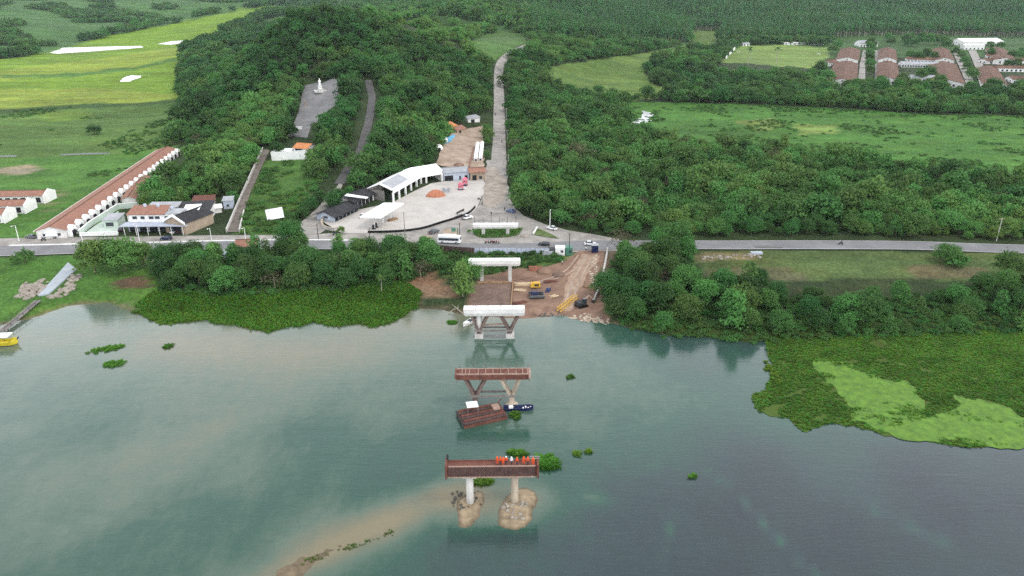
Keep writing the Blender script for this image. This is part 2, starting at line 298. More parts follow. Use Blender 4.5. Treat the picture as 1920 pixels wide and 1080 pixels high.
def wet_margin(m, z0, z1, k):               # sand is darker where it is soaked, just above the waterline
    n = m.node_tree; b = n.nodes['Principled BSDF']; src = b.inputs['Base Color'].links[0].from_socket
    ge = n.nodes.new('ShaderNodeNewGeometry'); sp = n.nodes.new('ShaderNodeSeparateXYZ'); n.links.new(ge.outputs['Position'], sp.inputs[0])
    mr = n.nodes.new('ShaderNodeMapRange'); mr.inputs['From Min'].default_value = z0; mr.inputs['From Max'].default_value = z1; mr.inputs['To Min'].default_value = k; mr.inputs['To Max'].default_value = 1.0; n.links.new(sp.outputs['Z'], mr.inputs[0])
    v = n.nodes.new('ShaderNodeVectorMath'); v.operation = 'SCALE'; n.links.new(src, v.inputs[0]); n.links.new(mr.outputs[0], v.inputs['Scale']); n.links.new(v.outputs[0], b.inputs['Base Color'])
wet_margin(M['sand'], 0.0, 0.22, 0.45)

# ================================================================== THE SETTING
# paved areas as pixel outlines on the ground
YARD = [(604,415),(650,398),(735,380),(808,344),(835,340),(905,335),(912,352),(903,372),(893,392),(880,404),(848,412),(810,425),(780,433),(700,437),(640,437),(620,425)]
JUNC = [(700,437),(780,433),(848,412),(893,392),(905,372),(908,335),(913,300),(950,300),(952,340),(958,372),(967,392),(985,405),(1020,420),(1060,431),(1120,441),(1160,448),(1165,470),(1105,474),(1060,472),(890,472),(858,462),(780,462),(690,462),(560,466),(440,470),(440,447),(560,440),(640,437)]
PLAZA = [(541,256),(548,238),(558,215),(565,182),(573,160),(598,154),(637,153),(641,172),(628,198),(606,216),(584,238),(577,258)]
DIRT = [(872,592),(880,562),(884,534),(905,520),(960,503),(1010,505),(1062,488),(1085,472),(1135,470),(1128,500),(1118,522),(1128,560),(1142,604),(1100,600),(1060,594),(990,599)]
LOT = [(818,308),(830,270),(845,252),(880,240),(905,235),(905,262),(908,300),(905,318),(880,316),(830,312)]
DRIVE = [(556,432),(566,415),(600,385),(622,360),(636,343),(642,347),(632,366),(612,392),(602,412),(612,430),(600,438),(565,440)]
def w2(poly): return [tuple(gp(a, b))[:2] for a, b in poly]
def inw(x, y, poly): return inpoly(x, y, poly)
def densify(poly, step):
    out = []
    for i, p in enumerate(poly):
        q = poly[(i+1) % len(poly)]; L = math.dist(p, q); n = max(1, int(L / step))
        out += [(p[0] + (q[0]-p[0]) * k / n, p[1] + (q[1]-p[1]) * k / n) for k in range(n)]
    return out
def roughen(poly, amp, step=1.5):
    d = densify(poly, step); a = np.array(d)
    return [(x + amp * float(vnoise(x, y, step * 2.2, 21)), y + amp * float(vnoise(x, y, step * 2.2, 22))) for x, y in d]
def sheet(name, poly, mt, lift=0.06, step=4.0, kind='structure', zfun=None, parent=None):
    poly = densify(poly, step); P = np.array(poly); n = len(poly); lo = P.min(0); hi = P.max(0)
    gx, gy = np.meshgrid(np.arange(lo[0] + step/2, hi[0], step), np.arange(lo[1] + step/2, hi[1], step)); gx = gx.ravel(); gy = gy.ravel()
    k = inpoly(gx, gy, poly); ins = list(zip(gx[k], gy[k]))
    v, e, f, *_ = delaunay_2d_cdt([Vector(p) for p in poly + ins], [(i, (i+1) % n) for i in range(n)], [], 1, 1e-4)
    xs = np.array([q[0] for q in v]); ys = np.array([q[1] for q in v]); zs = (hz(xs, ys) if zfun is None else zfun(xs, ys)) + lift
    mb = MB(); mb.add(list(zip(xs.tolist(), ys.tolist(), zs.tolist())), [tuple(q) for q in f])
    o = link(name, mb.mesh(name, mt)); 
    for p in o.data.polygons[:1]:
        if p.normal.z < 0: o.data.flip_normals()
    if parent: o.parent = parent
    else: tag(o, kind=kind)
    return o
def smooth_line(pts, n=8):
    P = [Vector(p) for p in pts]; out = []
    for i in range(len(P)-1):
        a, b, c, d = P[max(i-1,0)], P[i], P[i+1], P[min(i+2, len(P)-1)]
        for k in range(n):
            t = k / n; out.append(0.5 * ((2*b) + (c-a)*t + (2*a-5*b+4*c-d)*t*t + (3*b-a-3*c+d)*t**3))
    return out + [P[-1]]
def strip_poly(line, w):
    L, R = [], []
    for i, p in enumerate(line):
        d = (line[min(i+1, len(line)-1)] - line[max(i-1, 0)]); d = Vector((d[0], d[1])).normalized(); nrm = Vector((-d.y, d.x)); ww = w[0] + (w[1]-w[0]) * i/(len(line)-1) if isinstance(w, tuple) else w
        L.append((p[0] + nrm.x * ww/2, p[1] + nrm.y * ww/2)); R.append((p[0] - nrm.x * ww/2, p[1] - nrm.y * ww/2))
    return R + L[::-1]
def line2(px, n=8): return smooth_line([tuple(gp(a, b))[:2] for a, b in px], n)
RIVER_ROAD = line2([(-700,470),(-300,470),(0,471),(200,466),(400,461),(560,459),(700,461),(860,465),(980,466),(1100,460),(1250,459),(1500,459),(1700,460),(1920,467),(2300,470),(2800,470)])
SERVICE = line2([(-700,455),(-300,455),(0,454),(150,452),(300,450),(440,448),(570,448),(690,449)])
UP_ROAD = line2([(930,400),(933,350),(935,300),(936,260),(936,225),(936,190),(935,160),(936,130),(945,112),(965,97),(992,84),(1010,76)], 10)
HILLPATH = line2([(636,345),(655,312),(672,290),(684,258),(690,232),(695,205),(697,178),(690,150)], 8)
W_YARD, W_JUNC, W_PLAZA, W_DIRT, W_LOT, W_DRIVE = map(w2, (YARD, JUNC, PLAZA, DIRT, LOT, DRIVE))
W_RR = strip_poly(RIVER_ROAD, 9.0); W_SV = strip_poly(SERVICE, 8.6); W_UP = strip_poly(UP_ROAD, (8.2, 7.6)); W_HP = strip_poly(HILLPATH, 4.6)
PAVED = [W_YARD, W_JUNC, W_PLAZA, W_LOT, W_DRIVE, W_RR, W_SV, W_UP, W_HP]

# ---- the ground sheet: real ground colours by region, as vertex colour
C_FOREST = (0.035, 0.055, 0.022)
REG = [  # pixel outline, colour
 ([(-900,-20),(500,-20),(470,10),(400,32),(300,45),(190,62),(100,100),(-900,118)], (0.060,0.135,0.036)),
 ([(-900,118),(0,112),(95,98),(190,70),(300,48),(420,24),(520,8),(548,6),(420,56),(346,80),(335,150),(342,190),(0,212),(-900,225)], (0.145,0.250,0.022)),
 ([(-900,140),(0,132),(200,108),(346,86),(340,110),(200,135),(0,150),(-900,165)], (0.200,0.275,0.034)),
 ([(-900,175),(0,168),(180,165),(336,178),(342,192),(0,212),(-900,225)], (0.195,0.260,0.038)),
 ([(-900,225),(0,208),(342,190),(330,240),(320,290),(0,300),(-900,310)], (0.080,0.150,0.034)),
 ([(0,141),(150,137),(250,125),(335,107),(336,113),(250,131),(150,143),(0,147)], (0.075,0.16,0.028)),
 ([(-900,214),(0,205),(342,186),(342,194),(0,213),(-900,226)], (0.05,0.10,0.025)),
 ([(60,212),(160,205),(180,222),(90,228)], (0.11,0.19,0.03)),
 ([(-900,308),(0,298),(230,290),(335,275),(300,330),(200,420),(70,447),(-900,455)], (0.070,0.165,0.030)),
 ([(-20,318),(50,310),(82,318),(40,328),(-20,326)], (0.26,0.23,0.16)),
 ([(85,400),(120,360),(110,352),(80,392)], (0.17,0.18,0.08)),
 ([(890,72),(930,58),(985,62),(992,78),(950,100),(915,118),(895,105),(870,85)], (0.068,0.135,0.036)),
 ([(1012,128),(1120,112),(1225,96),(1290,85),(1305,58),(1350,58),(1355,72),(1312,92),(1235,112),(1205,130),(1225,160),(1300,170),(1200,190),(1090,182),(1050,165)], (0.105,0.175,0.042)),
 ([(1350,116),(1385,86),(1480,84),(1555,88),(1548,112),(1530,128)], (0.155,0.235,0.060)),
 ([(1175,190),(1400,195),(1600,205),(1750,215),(2900,225),(2900,345),(1920,345),(1700,330),(1480,292),(1330,280),(1230,262),(1180,240)], (0.062,0.160,0.028)),
 ([(1370,228),(1450,222),(1480,240),(1420,246)], (0.13,0.19,0.045)), ([(1490,232),(1560,236),(1580,250),(1500,254)], (0.17,0.25,0.06)),
 ([(1280,470),(1330,466),(1920,474),(2900,480),(2900,530),(1860,532),(1700,520),(1500,525),(1320,515)], (0.080,0.120,0.040)),
 ([(1700,500),(1850,498),(1850,525),(1720,522)], (0.125,0.115,0.06)), ([(1300,505),(1480,500),(1520,525),(1330,520)], (0.105,0.110,0.055)),
 ([(1300,474),(1420,472),(1420,486),(1310,490)], (0.20,0.19,0.10)),
 ([(-900,478),(0,482),(160,478),(300,490),(320,560),(250,580),(130,575),(60,598),(0,612),(-900,612)], (0.060,0.140,0.026)),
 ([(205,522),(280,522),(285,540),(205,538)], (0.09,0.068,0.045)), ([(280,470),(340,470),(330,492),(285,492)], (0.42,0.35,0.26)),
 ([(730,520),(760,480),(800,500),(850,540),(870,560),(800,555),(770,548)], (0.19,0.125,0.08)),
 ([(800,470),(1080,470),(1062,490),(1010,502),(960,505),(905,520),(830,520)], (0.075,0.13,0.035)),
 ([(440,440),(455,380),(500,300),(560,290),(600,330),(560,390),(545,440)], (0.070,0.150,0.032)),
 ([(1100,470),(1165,465),(1150,520),(1130,560),(1118,540)], (0.15,0.12,0.08)),
]
CLEAR = [r for k_, (r, c) in enumerate(REG) if k_ not in (5, 6)]
def ground_colour(x, y, z):
    px, py = to_px(x, y, z); px = px + vnoise(x, y, 14, 8) * 4; py = py + vnoise(x, y, 14, 9) * 2.0
    c = np.empty((len(x), 3)); c[:] = C_FOREST
    c[y > 1000] = (0.050, 0.105, 0.032)
    for poly, col in REG: c[inpoly(px, py, poly)] = col
    dpoly = inpoly(x, y, W_DIRT); c[dpoly] = (0.27, 0.19, 0.13)
    t = y - shore_y(x); k = (t < 2.0) & (x < 34); c[k] = c[k] * 0.35 + np.array((0.17, 0.13, 0.09)) * 0.65; k = (t < 9) & (x >= 34); c[k] = (0.05, 0.085, 0.02)
    return c
X, Y = MX.ravel(), MY.ravel(); gc = ground_colour(X, Y, MZ.ravel())
Zl = MZ.ravel().copy()
for p in PAVED:
    a = np.array(p); k = (X > a[:,0].min()-6) & (X < a[:,0].max()+6) & (Y > a[:,1].min()-6) & (Y < a[:,1].max()+6)
    idx = np.where(k)[0]; idx = idx[inpoly(X[idx], Y[idx], p)]; Zl[idx] = MZ.ravel()[idx] - 0.35
nx, ny = len(GX), len(GY)
gm = bpy.data.meshes.new('ground'); I = np.arange(nx*ny).reshape(ny, nx)
quads = np.stack([I[:-1,:-1], I[:-1,1:], I[1:,1:], I[1:,:-1]], -1).reshape(-1, 4)
gm.vertices.add(nx*ny); gm.vertices.foreach_set('co', np.stack([X, Y, Zl], -1).ravel())
gm.loops.add(quads.size); gm.loops.foreach_set('vertex_index', quads.ravel().astype(np.int32))
gm.polygons.add(len(quads)); gm.polygons.foreach_set('loop_start', np.arange(0, quads.size, 4, dtype=np.int32)); gm.polygons.foreach_set('use_smooth', np.ones(len(quads), bool))
gm.update(); gm.validate()
ca = gm.color_attributes.new('land_cover', 'FLOAT_COLOR', 'POINT'); ca.data.foreach_set('color', np.concatenate([gc, np.ones((len(gc),1))], 1).ravel())
def ground_material():
    m = bpy.data.materials.new('ground_cover'); m.use_nodes = True; n = m.node_tree; b = n.nodes['Principled BSDF']; b.inputs['Roughness'].default_value = 0.95; b.inputs['Specular IOR Level'].default_value = 0.1
    at_ = n.nodes.new('ShaderNodeAttribute'); at_.attribute_name = 'land_cover'; ge = n.nodes.new('ShaderNodeNewGeometry')
    def noise(sc, st, det=6):
        mp = n.nodes.new('ShaderNodeMapping'); mp.inputs['Scale'].default_value = st; n.links.new(ge.outputs['Position'], mp.inputs[0])
        q = n.nodes.new('ShaderNodeTexNoise'); q.inputs['Scale'].default_value = sc; q.inputs['Detail'].default_value = det; q.inputs['Roughness'].default_value = 0.65; n.links.new(mp.outputs[0], q.inputs['Vector']); return q
    a = noise(0.012, (1, 1.3, 1)); bq = noise(0.14, (1, 1, 1)); cq = noise(0.9, (1, 1, 1), 3); st_ = noise(0.05, (0.18, 1, 1), 4)
    def ramp(q, lo, hi, p0=.3, p1=.7):
        r = n.nodes.new('ShaderNodeMapRange'); r.inputs['From Min'].default_value = p0; r.inputs['From Max'].default_value = p1; r.inputs['To Min'].default_value = lo; r.inputs['To Max'].default_value = hi; n.links.new(q.outputs[0], r.inputs[0]); return r
    r1 = ramp(a, 0.72, 1.25); r2 = ramp(bq, 0.72, 1.22); r3 = ramp(cq, 0.62, 1.3); r4 = ramp(st_, 0.72, 1.2)
    def mul(p, q):
        k = n.nodes.new('ShaderNodeMath'); k.operation = 'MULTIPLY'; n.links.new(p.outputs[0], k.inputs[0]); n.links.new(q.outputs[0], k.inputs[1]); return k
    tot = mul(mul(r1, r2), mul(r3, r4))
    v = n.nodes.new('ShaderNodeVectorMath'); v.operation = 'SCALE'; n.links.new(at_.outputs['Color'], v.inputs[0]); n.links.new(tot.outputs[0], v.inputs['Scale'])
    # yellower and browner drifts
    mx = n.nodes.new('ShaderNodeMix'); mx.data_type = 'RGBA'; mx.blend_type = 'MULTIPLY'; mx.inputs[7].default_value = (1.45, 1.0, 0.75, 1)
    r5 = ramp(noise(0.03, (1, 2.0, 1)), 0.0, 0.55, .48, .75); n.links.new(r5.outputs[0], mx.inputs[0]); n.links.new(v.outputs[0], mx.inputs[6]); n.links.new(mx.outputs[2], b.inputs['Base Color'])
    bp = n.nodes.new('ShaderNodeBump'); bp.inputs['Strength'].default_value = 0.7; bp.inputs['Distance'].default_value = 0.6; n.links.new(cq.outputs[0], bp.inputs['Height']); n.links.new(bp.outputs[0], b.inputs['Normal'])
    return m
gm.materials.append(ground_material())
ground = link('ground', gm); tag(ground, kind='structure')

sheet('yard', roughen(W_YARD, 0.3, 3), M['yard'], 0.07, 6)
sheet('junction', roughen(W_JUNC, 0.5, 3), M['oldasphalt'], 0.03, 6)
sheet('plaza', roughen(W_PLAZA, 0.4, 3), M['plaza'], 0.08, 3)
sheet('construction_pad', roughen(W_DIRT, 0.8, 2), M['dirt'], 0.05, 2.0)
sheet('dirt_lot', roughen(W_LOT, 0.7, 3), M['paledirt'], 0.06, 4)
sheet('driveway', roughen(W_DRIVE, 0.3, 3), M['oldasphalt'], 0.05, 3)
sheet('river_road', W_RR, M['asphalt'], 0.075, 5)
sheet('service_road', W_SV, M['oldasphalt'], 0.055, 5)
sheet('uphill_road', W_UP, M['oldasphalt'], 0.10, 4)
sheet('hill_path', roughen(W_HP, 0.3, 3), M['path'], 0.10, 2.5)
# pale dust track worn into the pad, raised footway kerb between service road and river road
sheet('dust_track', roughen(strip_poly(line2([(1110,478),(1095,500),(1078,530),(1068,560),(1062,584)]), (7, 3.5)), 0.6, 1.5), M['track'], 0.10, 1.5)
for off in (-1.1, 1.1):
    tl = [Vector((p[0] + off, p[1])) for p in line2([(1106,482),(1094,502),(1079,530),(1070,556),(1064,580)])]; sheet('tyre_track', roughen(strip_poly(tl, .7), .12, 1.2), M['paledirt'], .135, 1.2)
for off in (-2.6, .2):
    tl = [Vector((p[0] + off, p[1])) for p in line2([(1098,478),(1080,502),(1050,520),(1010,530)])]; sheet('tyre_track', roughen(strip_poly(tl, .55), .12, 1.2), M['paledirt'], .12, 1.2)
rp_ = random.Random(3)
for k in range(6):
    ln, wd = ((RIVER_ROAD, 3), (UP_ROAD, 2.6))[k % 2]; q = ln[rp_.randrange(20, len(ln) - 12)]
    if abs(q[0]) > 260: continue
    x_, y_, a_, b_ = q[0] + rp_.uniform(-1.5, 1.5), q[1] + rp_.uniform(-2, 2), rp_.uniform(2, 6), rp_.uniform(1, 2)
    sheet('road_patch', roughen([(x_-a_, y_-b_), (x_+a_, y_-b_), (x_+a_, y_+b_), (x_-a_, y_+b_)] if ln is RIVER_ROAD else [(x_-b_, y_-a_), (x_+b_, y_-a_), (x_+b_, y_+a_), (x_-b_, y_+a_)], .2, 1.5), M['patch'], .14 + .012 * k, 2)
sheet('dust_apron', roughen(w2([(912,318),(925,310),(948,340),(950,372),(925,392),(905,388)]), 1.2, 2), M['dustroad'], 0.115, 3)
for i, seg in enumerate((RIVER_ROAD[16:52],)):
    ln = [(p[0], p[1] + 5.3) for p in seg if -330 < p[0] < -58]
    mb = MB(); prev = None
    for (x0, y0), (x1, y1) in zip(ln[:-1], ln[1:]):
        z0, z1 = h1(x0, y0), h1(x1, y1); mb.bar((x0, y0, z0 + .08), (x1, y1, z1 + .08), 1.1, .22)
    tag(link('kerb', mb.mesh('kerb', M['kerb'])), kind='structure')
def road_line(name, line, off, w, dash=None, m_=None, lift=.10):
    mb = MB(); acc = 0.0
    for a, b in zip(line[:-1], line[1:]):
        d = Vector((b[0]-a[0], b[1]-a[1])); L = d.length
        if L < .01: continue
        d /= L; nrm = Vector((-d.y, d.x)); t = 0.0; st = dash or L
        while t < L - .01:
            e = min(t + (st * .5 if dash else L), L)
            q = [(a[0] + d.x*s + nrm.x*(off+k*w/2), a[1] + d.y*s + nrm.y*(off+k*w/2)) for s, k in ((t,-1),(e,-1),(e,1),(t,1))]
            mb.add([(x, y, h1(x, y) + lift) for x, y in q], [(0,1,2,3)]); t += st
    return tag(link(name, mb.mesh(name, m_ or M['kerb'])), kind='structure')
road_line('edge_marking', [p for p in RIVER_ROAD if 50 < p[0] < 360], 4.1, .16); road_line('edge_marking', [p for p in RIVER_ROAD if 50 < p[0] < 360], -4.1, .16)
road_line('edge_marking', [p for p in RIVER_ROAD if -330 < p[0] < -50], -4.1, .16)

# ---- river
def water_material():
    m = bpy.data.materials.new('river_water'); m.use_nodes = True; n = m.node_tree; b = n.nodes['Principled BSDF']
    b.inputs['IOR'].default_value = 1.333; b.inputs['Roughness'].default_value = 0.04; b.inputs['Specular IOR Level'].default_value = 0.68
    at_ = n.nodes.new('ShaderNodeAttribute'); at_.attribute_name = 'silt'; ge = n.nodes.new('ShaderNodeNewGeometry')
    def noise(sc, st, det=5, rot=0.0):
        mp = n.nodes.new('ShaderNodeMapping'); mp.inputs['Scale'].default_value = st; mp.inputs['Rotation'].default_value = (0, 0, rot); n.links.new(ge.outputs['Position'], mp.inputs[0])
        q = n.nodes.new('ShaderNodeTexNoise'); q.inputs['Scale'].default_value = sc; q.inputs['Detail'].default_value = det; q.inputs['Roughness'].default_value = 0.6; q.inputs['Distortion'].default_value = 0.5; n.links.new(mp.outputs[0], q.inputs['Vector']); return q
    # silt: 0 clear dark bed, 0.5 green turbid, 1 sandy shallow ; broken up by noise
    q = noise(0.06, (1, 0.6, 1), 7, 0.6)
    ma = n.nodes.new('ShaderNodeMath'); ma.operation = 'MULTIPLY_ADD'; ma.inputs[1].default_value = 0.34; ma.inputs[2].default_value = -0.17; n.links.new(q.outputs[0], ma.inputs[0])
    su = n.nodes.new('ShaderNodeMath'); su.operation = 'ADD'; n.links.new(at_.outputs['Fac'], su.inputs[0]); n.links.new(ma.outputs[0], su.inputs[1])
    q2 = noise(0.42, (1, 0.7, 1), 6, -0.5); ma2 = n.nodes.new('ShaderNodeMath'); ma2.operation = 'MULTIPLY_ADD'; ma2.inputs[1].default_value = 0.20; ma2.inputs[2].default_value = -0.10; n.links.new(q2.outputs[0], ma2.inputs[0])
    su2 = n.nodes.new('ShaderNodeMath'); su2.operation = 'ADD'; n.links.new(su.outputs[0], su2.inputs[0]); n.links.new(ma2.outputs[0], su2.inputs[1]); su = su2
    rp = n.nodes.new('ShaderNodeValToRGB'); e = rp.color_ramp.elements
    e[0].position = 0.0; e[0].color = (0.028, 0.038, 0.042, 1); e[1].position = 1.0; e[1].color = (0.185, 0.160, 0.100, 1)
    for p, c in ((0.25, (0.034, 0.054, 0.055, 1)), (0.5, (0.032, 0.080, 0.058, 1)), (0.68, (0.085, 0.125, 0.094, 1)), (0.82, (0.128, 0.138, 0.096, 1))): k = e.new(p); k.color = c
    n.links.new(su.outputs[0], rp.inputs[0]); n.links.new(rp.outputs[0], b.inputs['Base Color'])
    w1 = noise(1.1, (0.30, 1.3, 1), 4, 0.35); w2_ = noise(0.12, (0.5, 1, 1), 3, 0.2)
    bp = n.nodes.new('ShaderNodeBump'); bp.inputs['Strength'].default_value = 0.30; bp.inputs['Distance'].default_value = 0.10; n.links.new(w1.outputs[0], bp.inputs['Height'])
    bp2 = n.nodes.new('ShaderNodeBump'); bp2.inputs['Strength'].default_value = 0.06; bp2.inputs['Distance'].default_value = 0.3; n.links.new(w2_.outputs[0], bp2.inputs['Height']); n.links.new(bp.outputs[0], bp2.inputs['Normal'])
    w3 = noise(0.34, (0.22, 1.25, 1), 4, 0.45); bp3 = n.nodes.new('ShaderNodeBump'); bp3.inputs['Distance'].default_value = 0.22; cm_ = noise(0.022, (0.6, 1, 1), 4, 0.3); mr_ = n.nodes.new('ShaderNodeMapRange'); mr_.inputs['From Min'].default_value = .42; mr_.inputs['From Max'].default_value = .62; mr_.inputs['To Min'].default_value = .03; mr_.inputs['To Max'].default_value = .24; n.links.new(cm_.outputs[0], mr_.inputs[0]); n.links.new(mr_.outputs[0], bp3.inputs['Strength']); n.links.new(w3.outputs[0], bp3.inputs['Height']); n.links.new(bp2.outputs[0], bp3.inputs['Normal'])
    n.links.new(bp3.outputs[0], b.inputs['Normal'])
    return m
wx = mirror_lines([(0, 150, 1.6), (150, 320, 5), (320, 2500, 120)]); wy = spread_lines([(-1600, 40, 150), (40, 84, 6), (84, 212, 1.6), (212, 236, 6)])
WX, WY = np.meshgrid(wx, wy); fx, fy = WX.ravel(), WY.ravel()
PXw, PYw = to_px(fx, np.maximum(fy, 40), 0.0)
silt = np.full(len(fx), 0.56)
def blob(cx, cy, rx, ry, amt, rot=0.0):
    a = PXw - cx; b = PYw - cy; c, s = math.cos(rot), math.sin(rot); u = (a*c + b*s) / rx; v = (-a*s + b*c) / ry
    return amt * np.exp(-(u*u + v*v))
silt -= 0.36 * sstep(760, 1060, PYw - (960 - PXw) * 0.10) * sstep(620, 1000, PXw)          # clearer, darker water lower right
silt -= 0.13 * sstep(1000, 1350, PXw) * sstep(560, 660, PYw)
silt += blob(330, 830, 330, 70, .20, -.45) + blob(300, 640, 300, 60, .20) + blob(560, 660, 260, 40, .18) + blob(820, 610, 120, 30, .25) + blob(1250, 740, 260, 50, .10, .2)
silt += blob(760, 965, 150, 34, .32, -.25) + blob(620, 1030, 180, 44, .30, -.42) + blob(600, 1040, 120, 16, .16, -.42) + blob(885, 950, 50, 50, .40) + blob(968, 955, 62, 48, .42) + blob(830, 925, 60, 22, .22)
silt += blob(1010, 930, 60, 25, .16, .3) + blob(870, 640, 60, 40, -.06) + blob(250, 1000, 300, 80, -.06) + blob(920, 825, 70, 22, -.12) + blob(950, 1008, 70, 14, -.16)
streak = np.full(len(fx), 0.0)
for pts, wd, am in (([(1330,885),(1390,935),(1450,1000),(1510,1060),(1560,1100)], 6, .30), ([(1260,980),(1245,1030),(1240,1080)], 9, .22), ([(1640,950),(1700,985),(1780,1020)], 11, .24), ([(1100,930),(1150,950)], 16, .18), ([(1210,880),(1260,930)], 30, .10)):
    for (x0, y0), (x1, y1) in zip(pts[:-1], pts[1:]):
        t = np.clip(((PXw-x0)*(x1-x0) + (PYw-y0)*(y1-y0)) / ((x1-x0)**2 + (y1-y0)**2), 0, 1); d2 = np.hypot(PXw - x0 - t*(x1-x0), PYw - y0 - t*(y1-y0))
        streak = np.maximum(streak, am * np.exp(-(d2/wd)**2))
silt += 1.3 * streak * np.clip(0.6 + 0.9 * vnoise(fx, fy, 2.4, 31) + .5 * vnoise(fx, fy, 6, 35), 0, 1.4) 
silt += 0.16 * np.exp(-np.maximum(shore_y(fx) - fy, 0) / 7.0) * np.where(fx < 12, 1.0, -0.45)
silt += 0.05 * vnoise(fx, fy, 22, 33) + 0.06 * vnoise(fx, fy, 9, 34) * (PYw > 780)
nx2, ny2 = len(wx), len(wy); I2 = np.arange(nx2*ny2).reshape(ny2, nx2)
rm = bpy.data.meshes.new('river'); rm.from_pydata(np.stack([fx, fy, np.zeros(len(fx))], -1).tolist(), [], np.stack([I2[:-1,:-1], I2[:-1,1:], I2[1:,1:], I2[1:,:-1]], -1).reshape(-1, 4).tolist())
sa = rm.attributes.new('silt', 'FLOAT', 'POINT'); sa.data.foreach_set('value', np.clip(silt, 0, 1.1).astype(np.float32)); rm.materials.append(water_material())
tag(link('river', rm), kind='structure')
# ponds and ditches; the sky's reflection is painted into the pale pond colour
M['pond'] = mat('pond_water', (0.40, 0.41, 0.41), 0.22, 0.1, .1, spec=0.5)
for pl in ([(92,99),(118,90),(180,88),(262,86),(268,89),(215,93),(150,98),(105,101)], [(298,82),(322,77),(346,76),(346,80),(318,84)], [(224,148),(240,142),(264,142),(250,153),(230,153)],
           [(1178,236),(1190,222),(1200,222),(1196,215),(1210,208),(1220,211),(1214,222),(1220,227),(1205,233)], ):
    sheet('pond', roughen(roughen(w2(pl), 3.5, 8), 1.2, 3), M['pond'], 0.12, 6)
M['ditch'] = mat('ditch_water', (0.09, 0.105, 0.10), 0.5, 0.3, .3, spec=0.15)
for pl in ([(-300,294),(-60,291.5),(32,291.5),(32,294),(-60,295),(-300,298)], [(112,289),(150,287.5),(205,287),(206,289),(150,290.5),(115,291)]):
    sheet('ditch', roughen(w2(pl), 1.2, 3), M['ditch'], 0.05, 6)

# ================================================================== VEGETATION
def cards(centers, normals, sizes, rng, aspect=1.0):
    n = len(centers); r = rng.normal(size=(n, 3)); t = np.cross(normals, r); t /= np.linalg.norm(t, axis=1)[:, None] + 1e-9; b = np.cross(normals, t)
    t = t * (sizes * 0.5)[:, None]; b = b * (sizes * 0.5 * aspect)[:, None]
    k = rng.uniform(0.55, 1.0, (n, 4))[:, :, None]
    v = np.stack([centers - t * k[:, :1][:, 0] , centers - b * k[:, 1:2][:, 0], centers + t * k[:, 2:3][:, 0], centers + b * k[:, 3:4][:, 0]], 1)
    return v.reshape(-1, 3)
def leaf_mesh(name, parts, mt):            # parts: list of (verts (4n,3), leaf value (n))
    v = np.concatenate([p[0] for p in parts]); lv = np.concatenate([p[1] for p in parts]); n = len(v) // 4
    m = bpy.data.meshes.new(name); m.from_pydata(v.tolist(), [], np.arange(4*n).reshape(-1, 4).tolist())
    a = m.attributes.new('leaf', 'FLOAT', 'FACE'); a.data.foreach_set('value', lv.astype(np.float32)); m.materials.append(mt); return m
def crown(rng, lobes, n, size, flat=0.85, fill=0.25):
    out = []; vol = np.array([l[3] ** 2 for l in lobes]); vol = vol / vol.sum()
    zmax = max(l[2] + l[3] for l in lobes); zmin = min(l[2] - l[3] for l in lobes)
    for (x, y, z, r), w in zip(lobes, vol):
        ph = rng.uniform(0, 6.28, 6); el = np.array([rng.uniform(.8, 1.3), rng.uniform(.8, 1.3), flat * rng.uniform(.7, 1.0)])
        k = max(8, int(n * w)); d = rng.normal(size=(k, 3)); d[:, 2] = np.where(rng.random(k) < .68, np.abs(d[:, 2]), d[:, 2]); d /= np.linalg.norm(d, axis=1)[:, None]
        rad = r * np.where(rng.random(k) < fill, rng.uniform(.45, .85, k), rng.uniform(.85, 1.08, k))
        rad = rad * (1 + .22 * np.sin(3.1 * d[:, 0] + ph[0]) * np.sin(2.7 * d[:, 1] + ph[1]) + .16 * np.sin(6.3 * d[:, 2] + 5 * d[:, 0] + ph[2])); rad = np.where(rng.random(k) < .16, rad * rng.uniform(1.0, 1.5, k), rad); c = np.array([x, y, z]) + d * rad[:, None] * el
        nm = d * 0.75 + rng.normal(size=(k, 3)) * 0.55 + np.array([0, 0, .35]); nm /= np.linalg.norm(nm, axis=1)[:, None]
        lobe_v = rng.uniform(-.22, .22)
        out.append((cards(c, nm, rng.uniform(.65, 1.35, k) * size, rng), np.clip(0.5 + lobe_v + rng.normal(size=k) * .2, 0, 1)))
    return out
def broad_lobes(rng, h, w, n):
    L = [(0, 0, h * .66, w * .30)]
    for i in range(n):
        a = i * 2.4 + rng.uniform(-.5, .5); q = rng.uniform(.35, 1.0) ** .6; rr = w * .5 * q * .78; z = h * (.20 + .62 * (1 - q * q * .9) + rng.uniform(-.07, .09))
        L.append((math.cos(a) * rr, math.sin(a) * rr, z, w * rng.uniform(.16, .26) * (18 / max(n, 13)) ** .45))
    return L
def trunk_mb(h, r, lobes, rng, lean=0.0, nl=5):
    mb = MB(); p = Vector((0, 0, -0.4)); prev = r
    tops = sorted(lobes, key=lambda l: -l[3])[:nl]; fork = Vector((lean * h * .3, 0, h * .38))
    mb.tube(p, fork * .55 + Vector((0, 0, -.2)), r, r * .8, 7); mb.tube(fork * .55 + Vector((0, 0, -.25)), fork, r * .8, r * .65, 7)
    for l in tops: mb.tube(fork - Vector((0, 0, .2)), (l[0] * .8, l[1] * .8, l[2]), r * .45, r * .12, 5)
    return mb
PROTO = {}       # kind -> list of (trunk mesh, crown mesh, joined object)
protocol = bpy.data.collections.new('tree_shapes')
